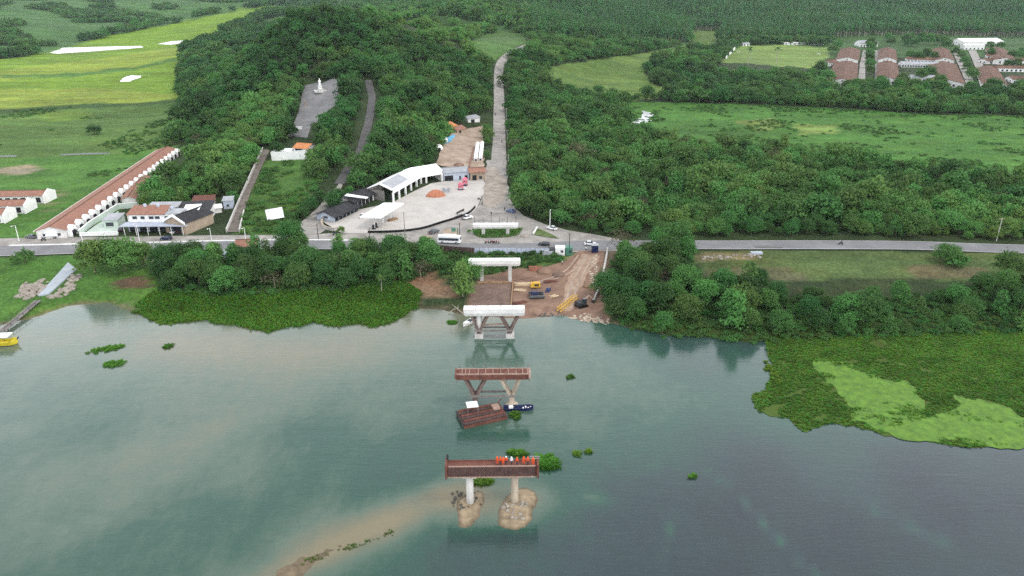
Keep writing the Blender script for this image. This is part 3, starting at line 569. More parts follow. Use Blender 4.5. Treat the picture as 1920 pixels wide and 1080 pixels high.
def join_obj(name, tmesh, cmesh):
    bm = bmesh.new(); bm.from_mesh(cmesh); nc = len(bm.faces)
    bm.from_mesh(tmesh); bm.faces.ensure_lookup_table()
    for f in bm.faces[nc:]: f.material_index = 1
    m = bpy.data.meshes.new(name); bm.to_mesh(m); bm.free(); m.materials.append(cmesh.materials[0]); m.materials.append(tmesh.materials[0])
    return bpy.data.objects.new(name, m)
def make_kind(kind, count, h, w, ncards, size, mt, bark, nl=14, style='broad'):
    col = bpy.data.collections.new('shapes_' + kind); lst = []
    for i in range(count):
        rng = np.random.default_rng(hash(kind) % 1000 + i * 7 if False else sum(map(ord, kind)) + i * 7)
        hh = h * rng.uniform(.9, 1.1); ww = w * rng.uniform(.88, 1.15)
        if style == 'broad': L = broad_lobes(rng, hh, ww, nl)
        elif style == 'tall':
            L = [(rng.uniform(-.5, .5) * ww * .35, rng.uniform(-.5, .5) * ww * .35, hh * ((.48 if kind == 'euca' else .16) + (.5 if kind == 'euca' else .8) * k / nl), ww * (.42 - .24 * k / nl) * rng.uniform(.8, 1.15)) for k in range(nl)]
        elif style == 'shrub':
            L = []
            for k in range(nl):
                a = k * 2.4; q = math.sqrt((k + .5) / nl); L.append((math.cos(a) * ww * .4 * q, math.sin(a) * ww * .4 * q, hh * (.55 - .2 * q + rng.uniform(-.1, .15)), ww * rng.uniform(.14, .24)))
        tm = trunk_mb(hh, max(.1, hh * .022), L, rng, rng.uniform(-.15, .15), 4 if ncards > 600 else 2).mesh('trunk', M[bark])
        if style == 'tall':
            mb = MB(); mb.tube((0, 0, -.4), (0, 0, hh * .9), hh * .014, hh * .005, 6); tm = mb.mesh('trunk', M[bark])
        cm = leaf_mesh('crown', crown(rng, L, ncards, size), M[mt]); o = join_obj('shape_' + kind, tm, cm); col.objects.link(o); lst.append((tm, cm, o))
    PROTO[kind] = (lst, col)
make_kind('near', 7, 8.5, 7.6, 4600, .44, 'leaf', 'bark', 34)
make_kind('mid', 8, 8.0, 7.0, 900, .82, 'leaf', 'bark', 17)
make_kind('far', 4, 9.0, 9.5, 300, 1.75, 'leaf', 'bark', 11)
make_kind('euca', 4, 17.0, 5.0, 300, 1.25, 'euca', 'palebark', 9, 'tall')
make_kind('poplar', 4, 11.0, 5.2, 900, .85, 'leaf', 'palebark', 11, 'tall')
make_kind('shrub', 5, 2.6, 4.2, 420, .5, 'leaf', 'bark', 10, 'shrub')
make_kind('dry', 3, 5.5, 6.5, 420, .42, 'dry', 'palebark', 14)

def palm_meshes(rng, h=9.0):
    mb = MB(); mb.tube((0, 0, -.3), (.3, 0, h * .5), .2, .16, 7); mb.tube((.3, 0, h * .5 - .1), (.4, 0, h), .16, .13, 7); tm = mb.mesh('trunk', M['palebark']); V = []; 
    for k in range(16):
        a = k * 2.4; el = rng.uniform(-.1, .9); p = np.array([.4, 0, h]); d = np.array([math.cos(a) * math.cos(el), math.sin(a) * math.cos(el), math.sin(el)]); s = np.cross(d, [0, 0, 1]); s /= np.linalg.norm(s)
        for q in range(6):
            e = p + d * .55; w0, w1 = .45 * math.sin(math.pi * (q + .4) / 6.6), .45 * math.sin(math.pi * (q + 1.4) / 6.6)
            V += [p - s * w0, p + s * w0, e + s * max(w1, .03), e - s * max(w1, .03)]; p = e; d = d + np.array([0, 0, -.22]); d /= np.linalg.norm(d)
    return tm, leaf_mesh('crown', [(np.array(V), rng.uniform(.2, .7, len(V) // 4))], M['leaf'])
palm_t, palm_c = palm_meshes(np.random.default_rng(4))

# ---- scatter as one mass (stuff): points with shape index, turn and size
def scatter_group():
    g = bpy.data.node_groups.new('scatter', 'GeometryNodeTree')
    g.interface.new_socket('Geometry', in_out='INPUT', socket_type='NodeSocketGeometry'); g.interface.new_socket('Shapes', in_out='INPUT', socket_type='NodeSocketCollection'); g.interface.new_socket('Geometry', in_out='OUTPUT', socket_type='NodeSocketGeometry')
    gi = g.nodes.new('NodeGroupInput'); go = g.nodes.new('NodeGroupOutput'); ci = g.nodes.new('GeometryNodeCollectionInfo'); ci.inputs['Separate Children'].default_value = True; ci.inputs['Reset Children'].default_value = True
    ip = g.nodes.new('GeometryNodeInstanceOnPoints'); ip.inputs['Pick Instance'].default_value = True
    def attr(nm, ty):
        a = g.nodes.new('GeometryNodeInputNamedAttribute'); a.data_type = ty; a.inputs['Name'].default_value = nm; return a.outputs['Attribute']
    g.links.new(gi.outputs[0], ip.inputs['Points']); g.links.new(gi.outputs[1], ci.inputs['Collection']); g.links.new(ci.outputs[0], ip.inputs['Instance'])
    g.links.new(attr('pick', 'INT'), ip.inputs['Instance Index']); g.links.new(attr('turn', 'FLOAT_VECTOR'), ip.inputs['Rotation']); g.links.new(attr('size', 'FLOAT_VECTOR'), ip.inputs['Scale'])
    g.links.new(ip.outputs[0], go.inputs[0]); return g
SCAT = scatter_group()
def scatter(name, xyz, kind, size, tint, label, cat, rng, tilt=0.06, zs=None):
    n = len(xyz)
    if n == 0: return
    m = bpy.data.meshes.new(name); m.vertices.add(n); m.vertices.foreach_set('co', np.asarray(xyz, np.float32).ravel())
    lst, col = PROTO[kind]
    a = m.attributes.new('pick', 'INT', 'POINT'); a.data.foreach_set('value', rng.integers(0, len(lst), n).astype(np.int32))
    a = m.attributes.new('turn', 'FLOAT_VECTOR', 'POINT'); a.data.foreach_set('vector', np.stack([rng.normal(size=n)*tilt, rng.normal(size=n)*tilt, rng.uniform(0, 6.28, n)], -1).astype(np.float32).ravel())
    zz = rng.uniform(.85, 1.2, n) if zs is None else zs
    a = m.attributes.new('size', 'FLOAT_VECTOR', 'POINT'); a.data.foreach_set('vector', np.stack([size, size, size*zz], -1).astype(np.float32).ravel())
    a = m.attributes.new('tint', 'FLOAT', 'POINT'); a.data.foreach_set('value', np.asarray(tint, np.float32))
    o = link(name, m); md = o.modifiers.new('scatter', 'NODES'); md.node_group = SCAT
    for it in SCAT.interface.items_tree:
        if it.item_type == 'SOCKET' and it.in_out == 'INPUT' and it.name == 'Shapes': md[it.identifier] = col
    tag(o, label, cat, kind='stuff'); return o
def jgrid(x0, x1, y0, y1, s, rng, j=.42):
    a, b = np.meshgrid(np.arange(x0, x1, s), np.arange(y0, y1, s)); a = a.ravel() + rng.uniform(-j, j, a.size) * s; b = b.ravel() + rng.uniform(-j, j, b.size) * s; return a, b

# regions in the photo where no forest grows
NOFOREST = CLEAR[:3] + CLEAR[3:14] + [CLEAR[14], CLEAR[17]] + [
 [(60,450),(90,400),(280,276),(355,268),(368,290),(300,362),(262,392),(360,392),(365,372),(435,372),(440,440),(440,470),(60,470)],   # motel, restaurant
 [(418,445),(436,395),(484,275),(520,278),(506,330),(485,400),(480,445)],   # stair
 [(505,318),(505,285),(538,262),(546,235),(556,210),(563,180),(570,156),(600,150),(642,150),(648,180),(636,210),(616,232),(596,256),(584,300),(580,318)],
 [(455,440),(470,390),(500,312),(560,318),(600,335),(600,360),(570,400),(552,440)],
 [(595,440),(602,408),(650,388),(690,360),(735,338),(775,325),(820,310),(835,270),(828,240),(875,222),(915,215),(915,320),(912,400),(1000,412),(1120,440),(1200,452),(2900,452),(2900,480),(-900,480),(-900,440),(60,440)],
 [(1535,118),(1560,70),(1700,66),(2300,75),(2300,176),(1640,178),(1560,172)], [(1335,140),(1350,110),(1540,110),(1530,142)],       # village
 [(1480,290),(1700,325),(2300,345),(2300,300),(1480,250)],
]
def dist_line(x, y, line):
    d = np.full(len(x), 1e9)
    for a, b in zip(line[:-1], line[1:]):
        ax, ay, bx, by = a[0], a[1], b[0], b[1]; L = (bx-ax)**2 + (by-ay)**2 + 1e-9; t = np.clip(((x-ax)*(bx-ax) + (y-ay)*(by-ay)) / L, 0, 1); d = np.minimum(d, np.hypot(x-ax-t*(bx-ax), y-ay-t*(by-ay)))
    return d
def forest_ok(x, y, z):
    px, py = to_px(x, y, z); ok = (px > -420) & (px < 2340) & (y > shore_y(x) + 46)
    wob = vnoise(x, y, 16, 12)
    for p in NOFOREST: ok &= ~inpoly(px + wob * 5, py + wob * 2, p)
    ok &= ~(inpoly(px, py, GRASSY) & (wob + .5 * vnoise(x, y, 7, 14) > -.1))
    for p in PAVED: ok &= ~inpoly(x, y, p)
    for ln, w in ((UP_ROAD, 6.8), (HILLPATH, 6.0), ([Vector((p[0], p[1] - 6)) for p in HILLPATH], 6.5), (RIVER_ROAD, 9.5)):
        ok &= dist_line(x, y, ln) > w
    return ok
GRASSY = [(690,62),(790,22),(900,42),(985,58),(950,105),(905,125),(850,105),(790,88)]
RIDGE = [(395,340),(420,280),(450,235),(480,205),(530,135),(585,128),(575,165),(545,215),(515,270),(480,320),(440,345)]
def forest_tint(x, y):
    px, py = to_px(x, y, hz(x, y)); r = inpoly(px, py, RIDGE) * .26 + .26 * inpoly(px, py, GRASSY) - .10 * inpoly(px, py, [(330,60),(600,0),(680,60),(540,130),(460,220),(330,290)])
    return np.clip(0.23 + r + 0.27 * vnoise(x, y, 38, 41) + .12 * vnoise(x, y, 95, 44) + 0.16 * vnoise(x, y, 13, 42) + .10 * vnoise(x, y, 5, 43), 0, .75)
TREES = []        # candidates (x, y, z, size, tint, dist)
rng = np.random.default_rng(5)
x, y = jgrid(-360, 420, 245, 460, 4.6, rng); z = hz(x, y); k = forest_ok(x, y, z); x, y, z = x[k], y[k], z[k]
tn = forest_tint(x, y); sz = np.clip(np.exp(rng.normal(-.28, .34, len(x))), .4, 1.7); px, py = to_px(x, y, z)
# the right-hand wood: its front row along the river road and the road uphill is counted tree by tree
front = (px > 940) & (px < 1960) & (y < 292) | ((px > 940) & (px < 1010) & (y < 400)) | ((px > 250) & (px < 470) & (y < 330))
order = np.where(front)[0]; order = order[np.argsort(y[order])][:90]; sel = np.zeros(len(x), bool); sel[order] = True
FRONT = list(zip(x[sel], y[sel], z[sel], sz[sel], tn[sel]))
dr = ~sel & (rng.random(len(x)) < .018); sh = ~sel & ~dr & (vnoise(x, y, 9, 55) > .5)
scatter('forest', np.stack([x, y, z - .1], -1)[~sel & ~sh & ~dr], 'mid', sz[~sel & ~sh & ~dr], tn[~sel & ~sh & ~dr] + .04, 'dense green broadleaf woodland beside the roads and up the hill foot', 'forest', rng)
scatter('forest', np.stack([x, y, z - .1], -1)[sh], 'poplar', sz[sh] * .8, tn[sh] + .16, 'paler slender trees standing up out of the near woodland', 'forest', rng)
scatter('dead_wood', np.stack([x, y, z - .1], -1)[dr], 'dry', sz[dr] * 1.5, np.full(dr.sum(), .35), 'grey half-bare trees dotted through the near woodland', 'forest', rng)
x, y = jgrid(-620, 760, 460, 1000, 5.6, rng); z = hz(x, y); k = forest_ok(x, y, z); x, y, z = x[k], y[k], z[k]; tn = forest_tint(x, y); sz = np.clip(np.exp(rng.normal(-.18, .34, len(x))), .45, 1.8)
scatter('forest', np.stack([x, y, z - .1], -1), 'mid', sz, tn, 'closed dark green forest over the hill and round the far fields', 'forest', rng)
x, y = jgrid(-2300, 2300, 1000, 3000, 11.5, rng, .45); z = hz(x, y); k = forest_ok(x, y, z); px, py = to_px(x, y, z); eu = (px > 1010) & (py < 75); k &= ~(eu)
dens = vnoise(x, y, 170, 61) + .5 * vnoise(x, y, 60, 63) > -.42; k &= dens; x, y, z = x[k], y[k], z[k]
scatter('forest', np.stack([x, y, z - .2], -1), 'far', rng.uniform(1.1, 1.7, len(x)), forest_tint(x, y) - .02, 'far wooded hills reading as one dark mass', 'forest', rng)
x, y = jgrid(20, 1900, 950, 2600, 7.5, rng, .35); z = hz(x, y); k = forest_ok(x, y, z); px, py = to_px(x, y, z); k &= (px > 1000) & (py < 80); x, y, z = x[k], y[k], z[k]
scatter('plantation', np.stack([x, y, z - .2], -1), 'euca', rng.uniform(.95, 1.3, len(x)), np.clip(.25 + .18 * vnoise(x, y, 60, 71), 0, .5), 'tall eucalyptus plantation in close ranks on the far right slope', 'forest', rng)
# scattered clumps on the far-left pasture hills and in the marsh
x, y = jgrid(-1700, -100, 900, 2600, 9, rng); z = hz(x, y); px, py = to_px(x, y, z); k = inpoly(px, py, CLEAR[0]) & (vnoise(x, y, 70, 81) > .34); x, y, z = x[k], y[k], z[k]
scatter('grove', np.stack([x, y, z - .2], -1), 'far', rng.uniform(.8, 1.3, len(x)), forest_tint(x, y) + .03, 'groves of dark trees on the far-left pasture slopes', 'trees', rng)
x, y = jgrid(-420, 560, 280, 760, 3.6, rng); z = hz(x, y); px, py = to_px(x, y, z); marsh = inpoly(px, py, CLEAR[12]) | inpoly(px, py, NOFOREST[-1]); lf = inpoly(px, py, CLEAR[4]) | (inpoly(px, py, CLEAR[6]) & (py < 345))
k = ((marsh & ((vnoise(x, y, 28, 91) + .4 * vnoise(x, y, 9, 92) > .42) | (vnoise(x, y, 5, 93) > .72))) | (lf & (vnoise(x, y, 26, 94) + .4 * vnoise(x, y, 8, 95) > .55))); k &= forest_ok(x, y, z) | marsh | lf
x, y, z = x[k], y[k], z[k]; scatter('marsh_scrub', np.stack([x, y, z - .1], -1), 'shrub', rng.uniform(.35, .85, len(x)), np.clip(.30 + .2 * vnoise(x, y, 20, 96), 0, .6), 'low scrub and reeds tufting the flat marsh meadows', 'scrub', rng, zs=rng.uniform(.4, .9, len(x)))
# understorey on the banks
x, y = jgrid(-190, 260, 180, 262, 2.2, rng); z = hz(x, y); px, py = to_px(x, y, z)
BANK_L = [(295,548),(300,500),(330,484),(430,486),(560,474),(690,470),(810,474),(822,505),(790,522),(740,535),(640,545),(520,552),(400,556)]
BANK_R = [(1135,530),(1150,478),(1210,462),(1290,470),(1318,528),(1400,540),(1480,560),(1700,556),(1780,552),(1840,535),(1960,530),(2300,530),(2300,620),(1920,624),(1700,632),(1480,642),(1400,647),(1330,634),(1240,634),(1160,613),(1128,575)]
bank = inpoly(px, py, BANK_L) | inpoly(px, py, BANK_R); ce = inpoly(px, py, CLEAR[23-1]) if False else inpoly(px, py, [(820,474),(1050,474),(1050,492),(1000,500),(905,516),(830,516)])
slope = inpoly(px, py, [(440,438),(460,380),(500,308),(560,300),(612,340),(565,395),(552,436)])
k = bank | ce; x, y, z = x[k], y[k], z[k]; ii = vnoise(x, y, 8, 97)
scatter('undergrowth', np.stack([x, y, z - .1], -1), 'shrub', rng.uniform(.4, .8, len(x)), np.clip(.22 + .2 * ii, 0, .6), 'tangled low undergrowth covering the river banks', 'undergrowth', rng)
x, y = jgrid(-140, -60, 262, 400, 2.6, rng); z = hz(x, y); px, py = to_px(x, y, z); k = inpoly(px, py, [(446,438),(462,380),(500,310),(545,302),(612,332),(565,395),(548,436)]) & (vnoise(x, y, 9, 101) + .4 * vnoise(x, y, 4, 102) > .05); x, y, z = x[k], y[k], z[k]
scatter('hillside_scrub', np.stack([x, y, z - .1], -1), 'shrub', rng.uniform(.35, .9, len(x)), np.clip(.38 + .2 * vnoise(x, y, 8, 98), 0, .7), 'bright scrub on the slope beside the stairway', 'undergrowth', rng)
# rough grass tufts on the near banks and meadow
def tuft_kind(kind, count, nb, h, w, mt, rw):
    col = bpy.data.collections.new('shapes_' + kind); lst = []
    for i in range(count):
        r = np.random.default_rng(900 + i + nb); a = r.uniform(0, 6.28, nb); q = r.uniform(0, w, nb) ; hh = h * r.uniform(.5, 1.1, nb); out = r.uniform(.1, .6, nb) * hh
        p = np.stack([np.cos(a) * q, np.sin(a) * q, np.zeros(nb)], -1); s = np.stack([-np.sin(a), np.cos(a), np.zeros(nb)], -1) * rw; tip = p + np.stack([np.cos(a) * out, np.sin(a) * out, hh], -1); md = (p + tip) / 2 + np.array([0, 0, .08 * h])
        v = np.stack([p - s * .4, md + s, tip, md - s], 1).reshape(-1, 3); cm = leaf_mesh('blades', [(v, r.uniform(.2, .9, nb))], M[mt]); o = bpy.data.objects.new('shape_' + kind, cm); col.objects.link(o); lst.append((None, cm, o))
    PROTO[kind] = (lst, col)
tuft_kind('tuft', 4, 16, .7, .45, 'leaf', .13); tuft_kind('hyacinth', 5, 22, .45, .42, 'water_leaf', .17)
x, y = jgrid(-230, 230, 196, 262, 1.15, rng); z = hz(x, y); px, py = to_px(x, y, z); k = (inpoly(px, py, CLEAR[14]) | inpoly(px, py, CLEAR[18])) & ~inpoly(x, y, W_RR) & ~inpoly(x, y, W_SV) & (dist_line(x, y, RIVER_ROAD) > 5) & (vnoise(x, y, 7, 99) > -.35) & ~inpoly(px, py, [(25,565),(65,520),(125,490),(152,500),(150,530),(90,566)]) & ~inpoly(px, py, CLEAR[15]) & ~inpoly(px, py, CLEAR[16])
x, y, z = x[k], y[k], z[k]; scatter('rough_grass', np.stack([x, y, z - .03], -1), 'tuft', rng.uniform(.5, 1.1, len(x)), np.clip(.42 + .2 * vnoise(x, y, 12, 100), 0, .8), 'rough green grass on the open river banks', 'grass', rng)

# ---- trees counted one by one
def tree(name, label, kind, x, y, size, tint, group=None, rz=None, zs=1.0, sink=.1, idx=None):
    lst = PROTO[kind][0]; tm, cm, _ = lst[random.randrange(len(lst)) if idx is None else idx]
    t = thing(name, label, 'tree' if 'shrub' not in name else 'shrub', (x, y, h1(x, y) - sink), random.uniform(0, 6.28) if rz is None else rz, group); t.scale = (size, size, size * zs)
    for nm, me in (('trunk', tm), ('crown', cm)):
        c = link(nm, me, t); c['tint'] = float(tint)
    return t
def sizeword(q): return 'small' if q < .78 else ('large' if q > 1.08 else 'mid-sized')
def toneword(t): return 'dark green' if t < .16 else ('bright green' if t > .36 else 'mid-green')
def seg(px, cuts, words): return words[int(np.searchsorted(cuts, px))]
for X_, Y_, Z_, S_, T_ in FRONT:
    pxx = float(to_px(X_, Y_, Z_)[0])
    if pxx > 940: tree('woodland_tree', '%s %s front-row tree of the right-hand wood, %s' % (sizeword(S_ * 1.3), toneword(T_), seg(pxx, [1050, 1200, 1400, 1600, 1780], ['beside the uphill road', 'above the junction curve', 'behind the large bank tree', 'behind the rubble verge', 'behind the rider', 'at the right end'])), 'near', X_, Y_, S_ * .85, T_ + .08, 'front trees of the right-hand wood')
    else: tree('woodland_tree', '%s %s broadleaf tree at the hill foot behind the restaurant' % (sizeword(S_ * 1.3), toneword(T_)), 'near', X_, Y_, S_ * .95, T_ + .02, 'trees behind the restaurant')
def bank_trees(poly, s, x0, x1, y0, y1, label, group, smin, smax, seed, minshore=2.0):
    r = np.random.default_rng(seed); x, y = jgrid(x0, x1, y0, y1, s, r); z = hz(x, y); px, py = to_px(x, y, z); k = inpoly(px, py, poly) & (y - shore_y(x) > minshore) & (dist_line(x, y, RIVER_ROAD) > 8) & ~inpoly(x, y, W_DIRT); x, y = x[k], y[k]
    sz = r.uniform(smin, smax, len(x)); tn = np.clip(.20 + .26 * vnoise(x, y, 11, seed) + r.uniform(-.10, .14, len(x)), 0, .6)
    for a, b, q, t in zip(x, y, sz, tn):
        u = random.random(); pq = float(to_px(a, b, h1(a, b))[0]); lab = label.replace('dark green broadleaf', '%s %s' % (sizeword(q * .95), toneword(t))) + ', ' + (seg(pq, [400, 520, 640, 740], ['at its left end', 'left of the half-hidden house', 'in its middle', 'below the white kiosk', 'towards the board fence']) if pq < 960 else seg(pq, [1220, 1340, 1460, 1600, 1760], ['beside the pipe', 'below the junction', 'facing the dark water', 'at the mat tip', 'behind the duckweed', 'at its right end'])); label_ = label; 
        q *= .72 if pq > 1440 else 1.0
        if u < .82: tree('riverbank_tree', lab, 'near', a, b, q, t, group, zs=random.uniform(.85, 1.2))
        elif u < .94: tree('riverbank_tree', label.replace('dark green broadleaf', 'slender upright green'), 'poplar', a, b, q * .85, t + .15, group)
        else: tree('riverbank_tree', label.replace('dark green broadleaf', 'half-bare grey-brown'), 'dry', a, b, q * 1.1, random.uniform(.1, .5), group)
    return len(x)
nL = bank_trees(BANK_L, 6.6, -135, -25, 205, 262, 'dark green broadleaf tree of the left bank thicket', 'left riverbank thicket', .75, 1.3, 61)
nR = bank_trees(BANK_R, 8.4, 20, 190, 180, 262, 'dark green broadleaf tree of the right bank thicket', 'right riverbank thicket', .85, 1.35, 67, -.5)
print('bank trees', nL, nR, 'front', len(FRONT))
def special(px, py, name, label, kind, size, tint, zs=1.0, idx=None, group=None):
    p = gp(px, py); return tree(name, label, kind, p.x, p.y, size, tint, group, zs=zs, idx=idx)
special(548,472,'broadleaf_tree','tall dark round tree overhanging the road below the white billboard','near',1.3,.12,1.2,0)
special(535,480,'broadleaf_tree','smaller dark tree tucked against the tall round roadside tree','near',1.0,.14,1.0,3)
special(180,512,'broadleaf_tree','bright green tree just right of the concrete slipway','near',1.65,.55,1.0,1)
special(236,508,'broadleaf_tree','bright green spreading tree above the brown bank','near',1.75,.55,.95,2)
special(270,500,'broadleaf_tree','bright green low tree beside the sandy lay-by','near',1.2,.52,1.0,4)
special(205,500,'broadleaf_tree','dark green tree between the two bright green bank trees','near',1.3,.15,1.1,5)
special(48,492,'roadside_shrub','round dark green shrub below the road kerb at far left','shrub',1.75,.30,1.3,0)
special(378,520,'broadleaf_tree','large domed tree left of the red-roofed roadside house','near',1.3,.24,1.05,1)
special(690,490,'broadleaf_tree','grey-green open-crowned tree leaning over the junction','near',1.25,.12,1.05,3)
special(745,492,'broadleaf_tree','greyish wide-crowned tree next to the brown board fence','near',1.35,.10,1.05,2)
special(798,495,'broadleaf_tree','vivid green tree at the right end of the left-bank thicket','near',.95,.36,1.1,4)
special(868,556,'slender_tree','yellow-green feathery tree standing left of the two-column white pier','poplar',1.2,.70,.95,0)
special(880,524,'broadleaf_tree','pale yellow-green tree covering the end of the white pier cap','near',1.15,.62,.9,5)
special(1268,470,'broadleaf_tree','large green tree on the river side of the right road end','near',1.35,.24,1.1,0)
special(1235,474,'broadleaf_tree','open airy tree between the junction and the large right-hand tree','near',1.1,.28,1.2,2)
special(1165,470,'dry_tree','grey half-bare tree at the right end of the junction','dry',1.3,.35,1.3,0)
special(1205,478,'broadleaf_tree','small dark tree under the half-bare junction tree','near',.55,.14,1.0,1)
special(1235,540,'dry_tree','brownish flat-crowned tree in the right riverbank thicket','dry',1.45,.10,1.0,1)
special(1320,575,'broadleaf_tree','pale yellow-green tree rising from the right riverbank thicket','near',1.25,.70,1.0,4)
for i_, (a_, b_) in enumerate(((1345,545),(1378,538),(1440,552),(1470,548),(1500,556),(1690,556))): special(a_, b_, 'thorn_shrub', ('brownish bare thorn bush nearest the pale yellow-green tree', 'brownish bare thorn bush left of the dead thorn tree', 'brownish bare thorn bush just right of the dead thorn tree', 'brownish bare thorn bush second to the right of the dead thorn tree', 'brownish bare thorn bush by the middle of the right meadow', 'brownish bare thorn bush below the brown meadow patch')[i_], 'dry', .8, .1 + .07 * i_, .8, None, 'thorn bushes on the right meadow edge')
special(1400,545,'dry_tree','grey-brown dead thorn tree on the right meadow edge','dry',1.15,.25,.9,2)
special(1585,610,'broadleaf_tree','big grey-green tree bulging over the floating weed mat','near',1.3,.30,1.05,1)
special(1615,606,'broadleaf_tree','broad dark tree in the middle of the right riverbank row','near',1.35,.16,1.05,5)
special(1775,492,'broadleaf_tree','lone airy tree beside the right end of the road','near',1.25,.30,.8,3)
special(1792,500,'roadside_shrub','spreading green shrub under the lone roadside tree','shrub',2.2,.26,1.0,1)
special(1885,522,'broadleaf_tree','rounded leafy tree at the right edge of the riverside meadow','near',1.25,.30,1.0,0)
special(178,252,'field_tree','dark round clump of trees alone in the marshy left field','near',1.3,.05,.7,2)
special(640,437,'street_tree','small bright yellow-green tree by the dark-roofed building','near',.38,.75,1.1,2)
special(880,437,'street_tree','tiny green tree on the traffic island by the white bus','shrub',.5,.6,1.3,3)
special(460,437,'street_tree','bright yellow-green bush at the foot of the stairway wall','shrub',.95,.66,1.3,2)
special(268,432,'street_tree','small street tree in front of the restaurant canopy','near',.33,.5,1.0,4)
special(860,232,'broadleaf_tree','large very dark tree behind the red-roofed house uphill','near',1.25,.0,1.05,0)
special(838,222,'broadleaf_tree','dark tree left of the largest one behind the uphill house','near',1.0,.02,1.05,3)
for i, (a, b) in enumerate([(912,296),(914,270),(912,252)]):
    special(a, b, 'verge_tree', ['leafy verge tree nearest the junction on the uphill road', 'leafy verge tree in the middle of the uphill road strip', 'leafy verge tree farthest up the uphill road strip'][i], 'near', .52, .42, 1.2)
special(545,258,'broadleaf_tree','very dark tree at the lower left of the hilltop plaza','near',1.25,.02,1.0,1)
special(520,292,'broadleaf_tree','dark tree against the left wall of the hillside house','near',1.0,.06,1.1,2)
special(523,215,'broadleaf_tree','large dark tree beside the hilltop plaza','near',1.2,.03,1.2,0)
for i, (a, b) in enumerate([(1402,122),(1455,122)]):
    p = gp(a, b); t = thing('palm_tree', ['palm tree left of the other one in front of the sports pitch', 'palm tree right of the other one in front of the sports pitch'][i], 'palm tree', (p.x, p.y, p.z), i * 1.3, 'palms by the pitch'); t.scale = (2.0, 2.0, 2.0)
    link('trunk', palm_t, t); c = link('crown', palm_c, t); c['tint'] = .15
p = gp(715, 548); t = thing('palm_tree', 'small palm growing out of the left riverbank thicket', 'palm tree', p, 0); t.scale = (.55,) * 3; link('trunk', palm_t, t); c = link('crown', palm_c, t); c['tint'] = .45

# ---- floating weed
M['mat_weed'] = mat('weed_mat', (0.060, 0.125, 0.018), 0.8, 0.4, 0.35, 0.4, bscale=1.2, col2=(0.055, 0.070, 0.014)); M['mat_light'] = mat('duckweed', (0.125, 0.245, 0.030), 0.8, 0.45, 0.5, 0.5, bscale=2.5, col2=(0.062, 0.130, 0.022), detail=9, spec=.2)
MAT_L = [(245,586),(300,575),(420,580),(560,572),(700,562),(760,545),(790,556),(785,575),(760,592),(738,605),(700,614),(670,608),(640,612),(590,606),(545,614),(500,625),(470,614),(440,612),(410,606),(392,600),(370,604),(330,606),(280,600)]
MAT_R = [(1440,640),(1460,622),(1560,622),(1800,618),(2300,616),(2300,800),(1960,812),(1925,828),(1890,838),(1850,834),(1800,838),(1740,830),(1700,822),(1660,818),(1640,806),(1605,800),(1570,793),(1540,800),(1515,811),(1490,800),(1482,786),(1450,782),(1418,772),(1403,744),(1420,738),(1440,732),(1436,715),(1442,700),(1450,680),(1440,662)]
LIGHT = [[(1525,675),(1545,670),(1600,690),(1650,705),(1690,715),(1712,742),(1728,770),(1700,785),(1640,790),(1610,770),(1560,730),(1530,700)], [(1600,770),(1660,765),(1720,778),(1760,775),(1810,750),(1860,760),(1920,785),(2300,770),(2300,800),(1960,812),(1925,826),(1890,836),(1850,832),(1800,836),(1740,828),(1700,818),(1640,800),(1595,790)]]
w_ml = roughen([tuple(at(a, b))[:2] for a, b in MAT_L], 1.0, 1.2); w_mr = roughen([tuple(at(a, b))[:2] for a, b in MAT_R], 1.0, 1.2); flat0 = lambda q: (lambda xs, ys: np.full(len(xs), q))
tag(sheet('weed_mat', w_ml, M['mat_weed'], 0, 3, zfun=flat0(.07)), 'dark leafy water weed mat along the left bank', 'water weed', kind='stuff')
tag(sheet('weed_mat', w_mr, M['mat_weed'], 0, 3, zfun=flat0(.07)), 'wide floating weed mat filling the right of the river', 'water weed', kind='stuff')
wl = []
for i, l in enumerate(LIGHT):
    q = roughen(roughen([tuple(at(a, b))[:2] for a, b in l], 3.0, 3.0), 1.0, .9); wl.append(q); tag(sheet('duckweed', q, M['mat_light'], 0, 3, zfun=flat0(.12 + .03 * i)), ['light green flat duckweed patch inside the right weed mat', 'light green flat duckweed fringe along the front of the right weed mat'][i], 'water weed', kind='stuff')
x, y = jgrid(-150, 0, 185, 240, .62, rng); px, py = to_px(x, y, np.maximum(hz(x, y), 0)); k = inpoly(x, y, w_ml) | inpoly(px, py, [(250,575),(290,545),(340,545),(420,548),(520,542),(640,536),(720,530),(762,528),(792,552),(780,575),(700,590),(500,590),(300,592)]); x, y = x[k], y[k]
scatter('water_hyacinth', np.stack([x, y, np.maximum(hz(x, y), .05)], -1), 'hyacinth', rng.uniform(.8, 1.5, len(x)), np.clip(.46 + .16 * vnoise(x, y, 9, 111) + .14 * vnoise(x, y, 2.5, 112) + .25 * (vnoise(x, y, 16, 113) > .6), 0, .9), 'water hyacinth leaves covering the left weed mat', 'water weed', rng)
x, y = jgrid(40, 200, 110, 205, .66, rng); k = inpoly(x, y, w_mr); lt = np.zeros(len(x), bool)
for q in wl: lt |= inpoly(x, y, q)
dl = np.minimum(*[dist_line(x, y, q + q[:1]) for q in wl]); rag = vnoise(x * .6 + y * .8, y * .5 - x * .3, 4.5, 121) + .6 * vnoise(x, y, 1.5, 124) + .3 * vnoise(x, y, .8, 125); k &= np.where(lt, rag > .12 + .16 * np.minimum(dl, 4), rag > -.9 + .35 * np.clip(1.8 - dl, 0, 2)); swirl = vnoise(x + y * .6, (y - x * .5) * 3, 9, 122); k &= (swirl > -.75); x, y, swirl = x[k], y[k], swirl[k]
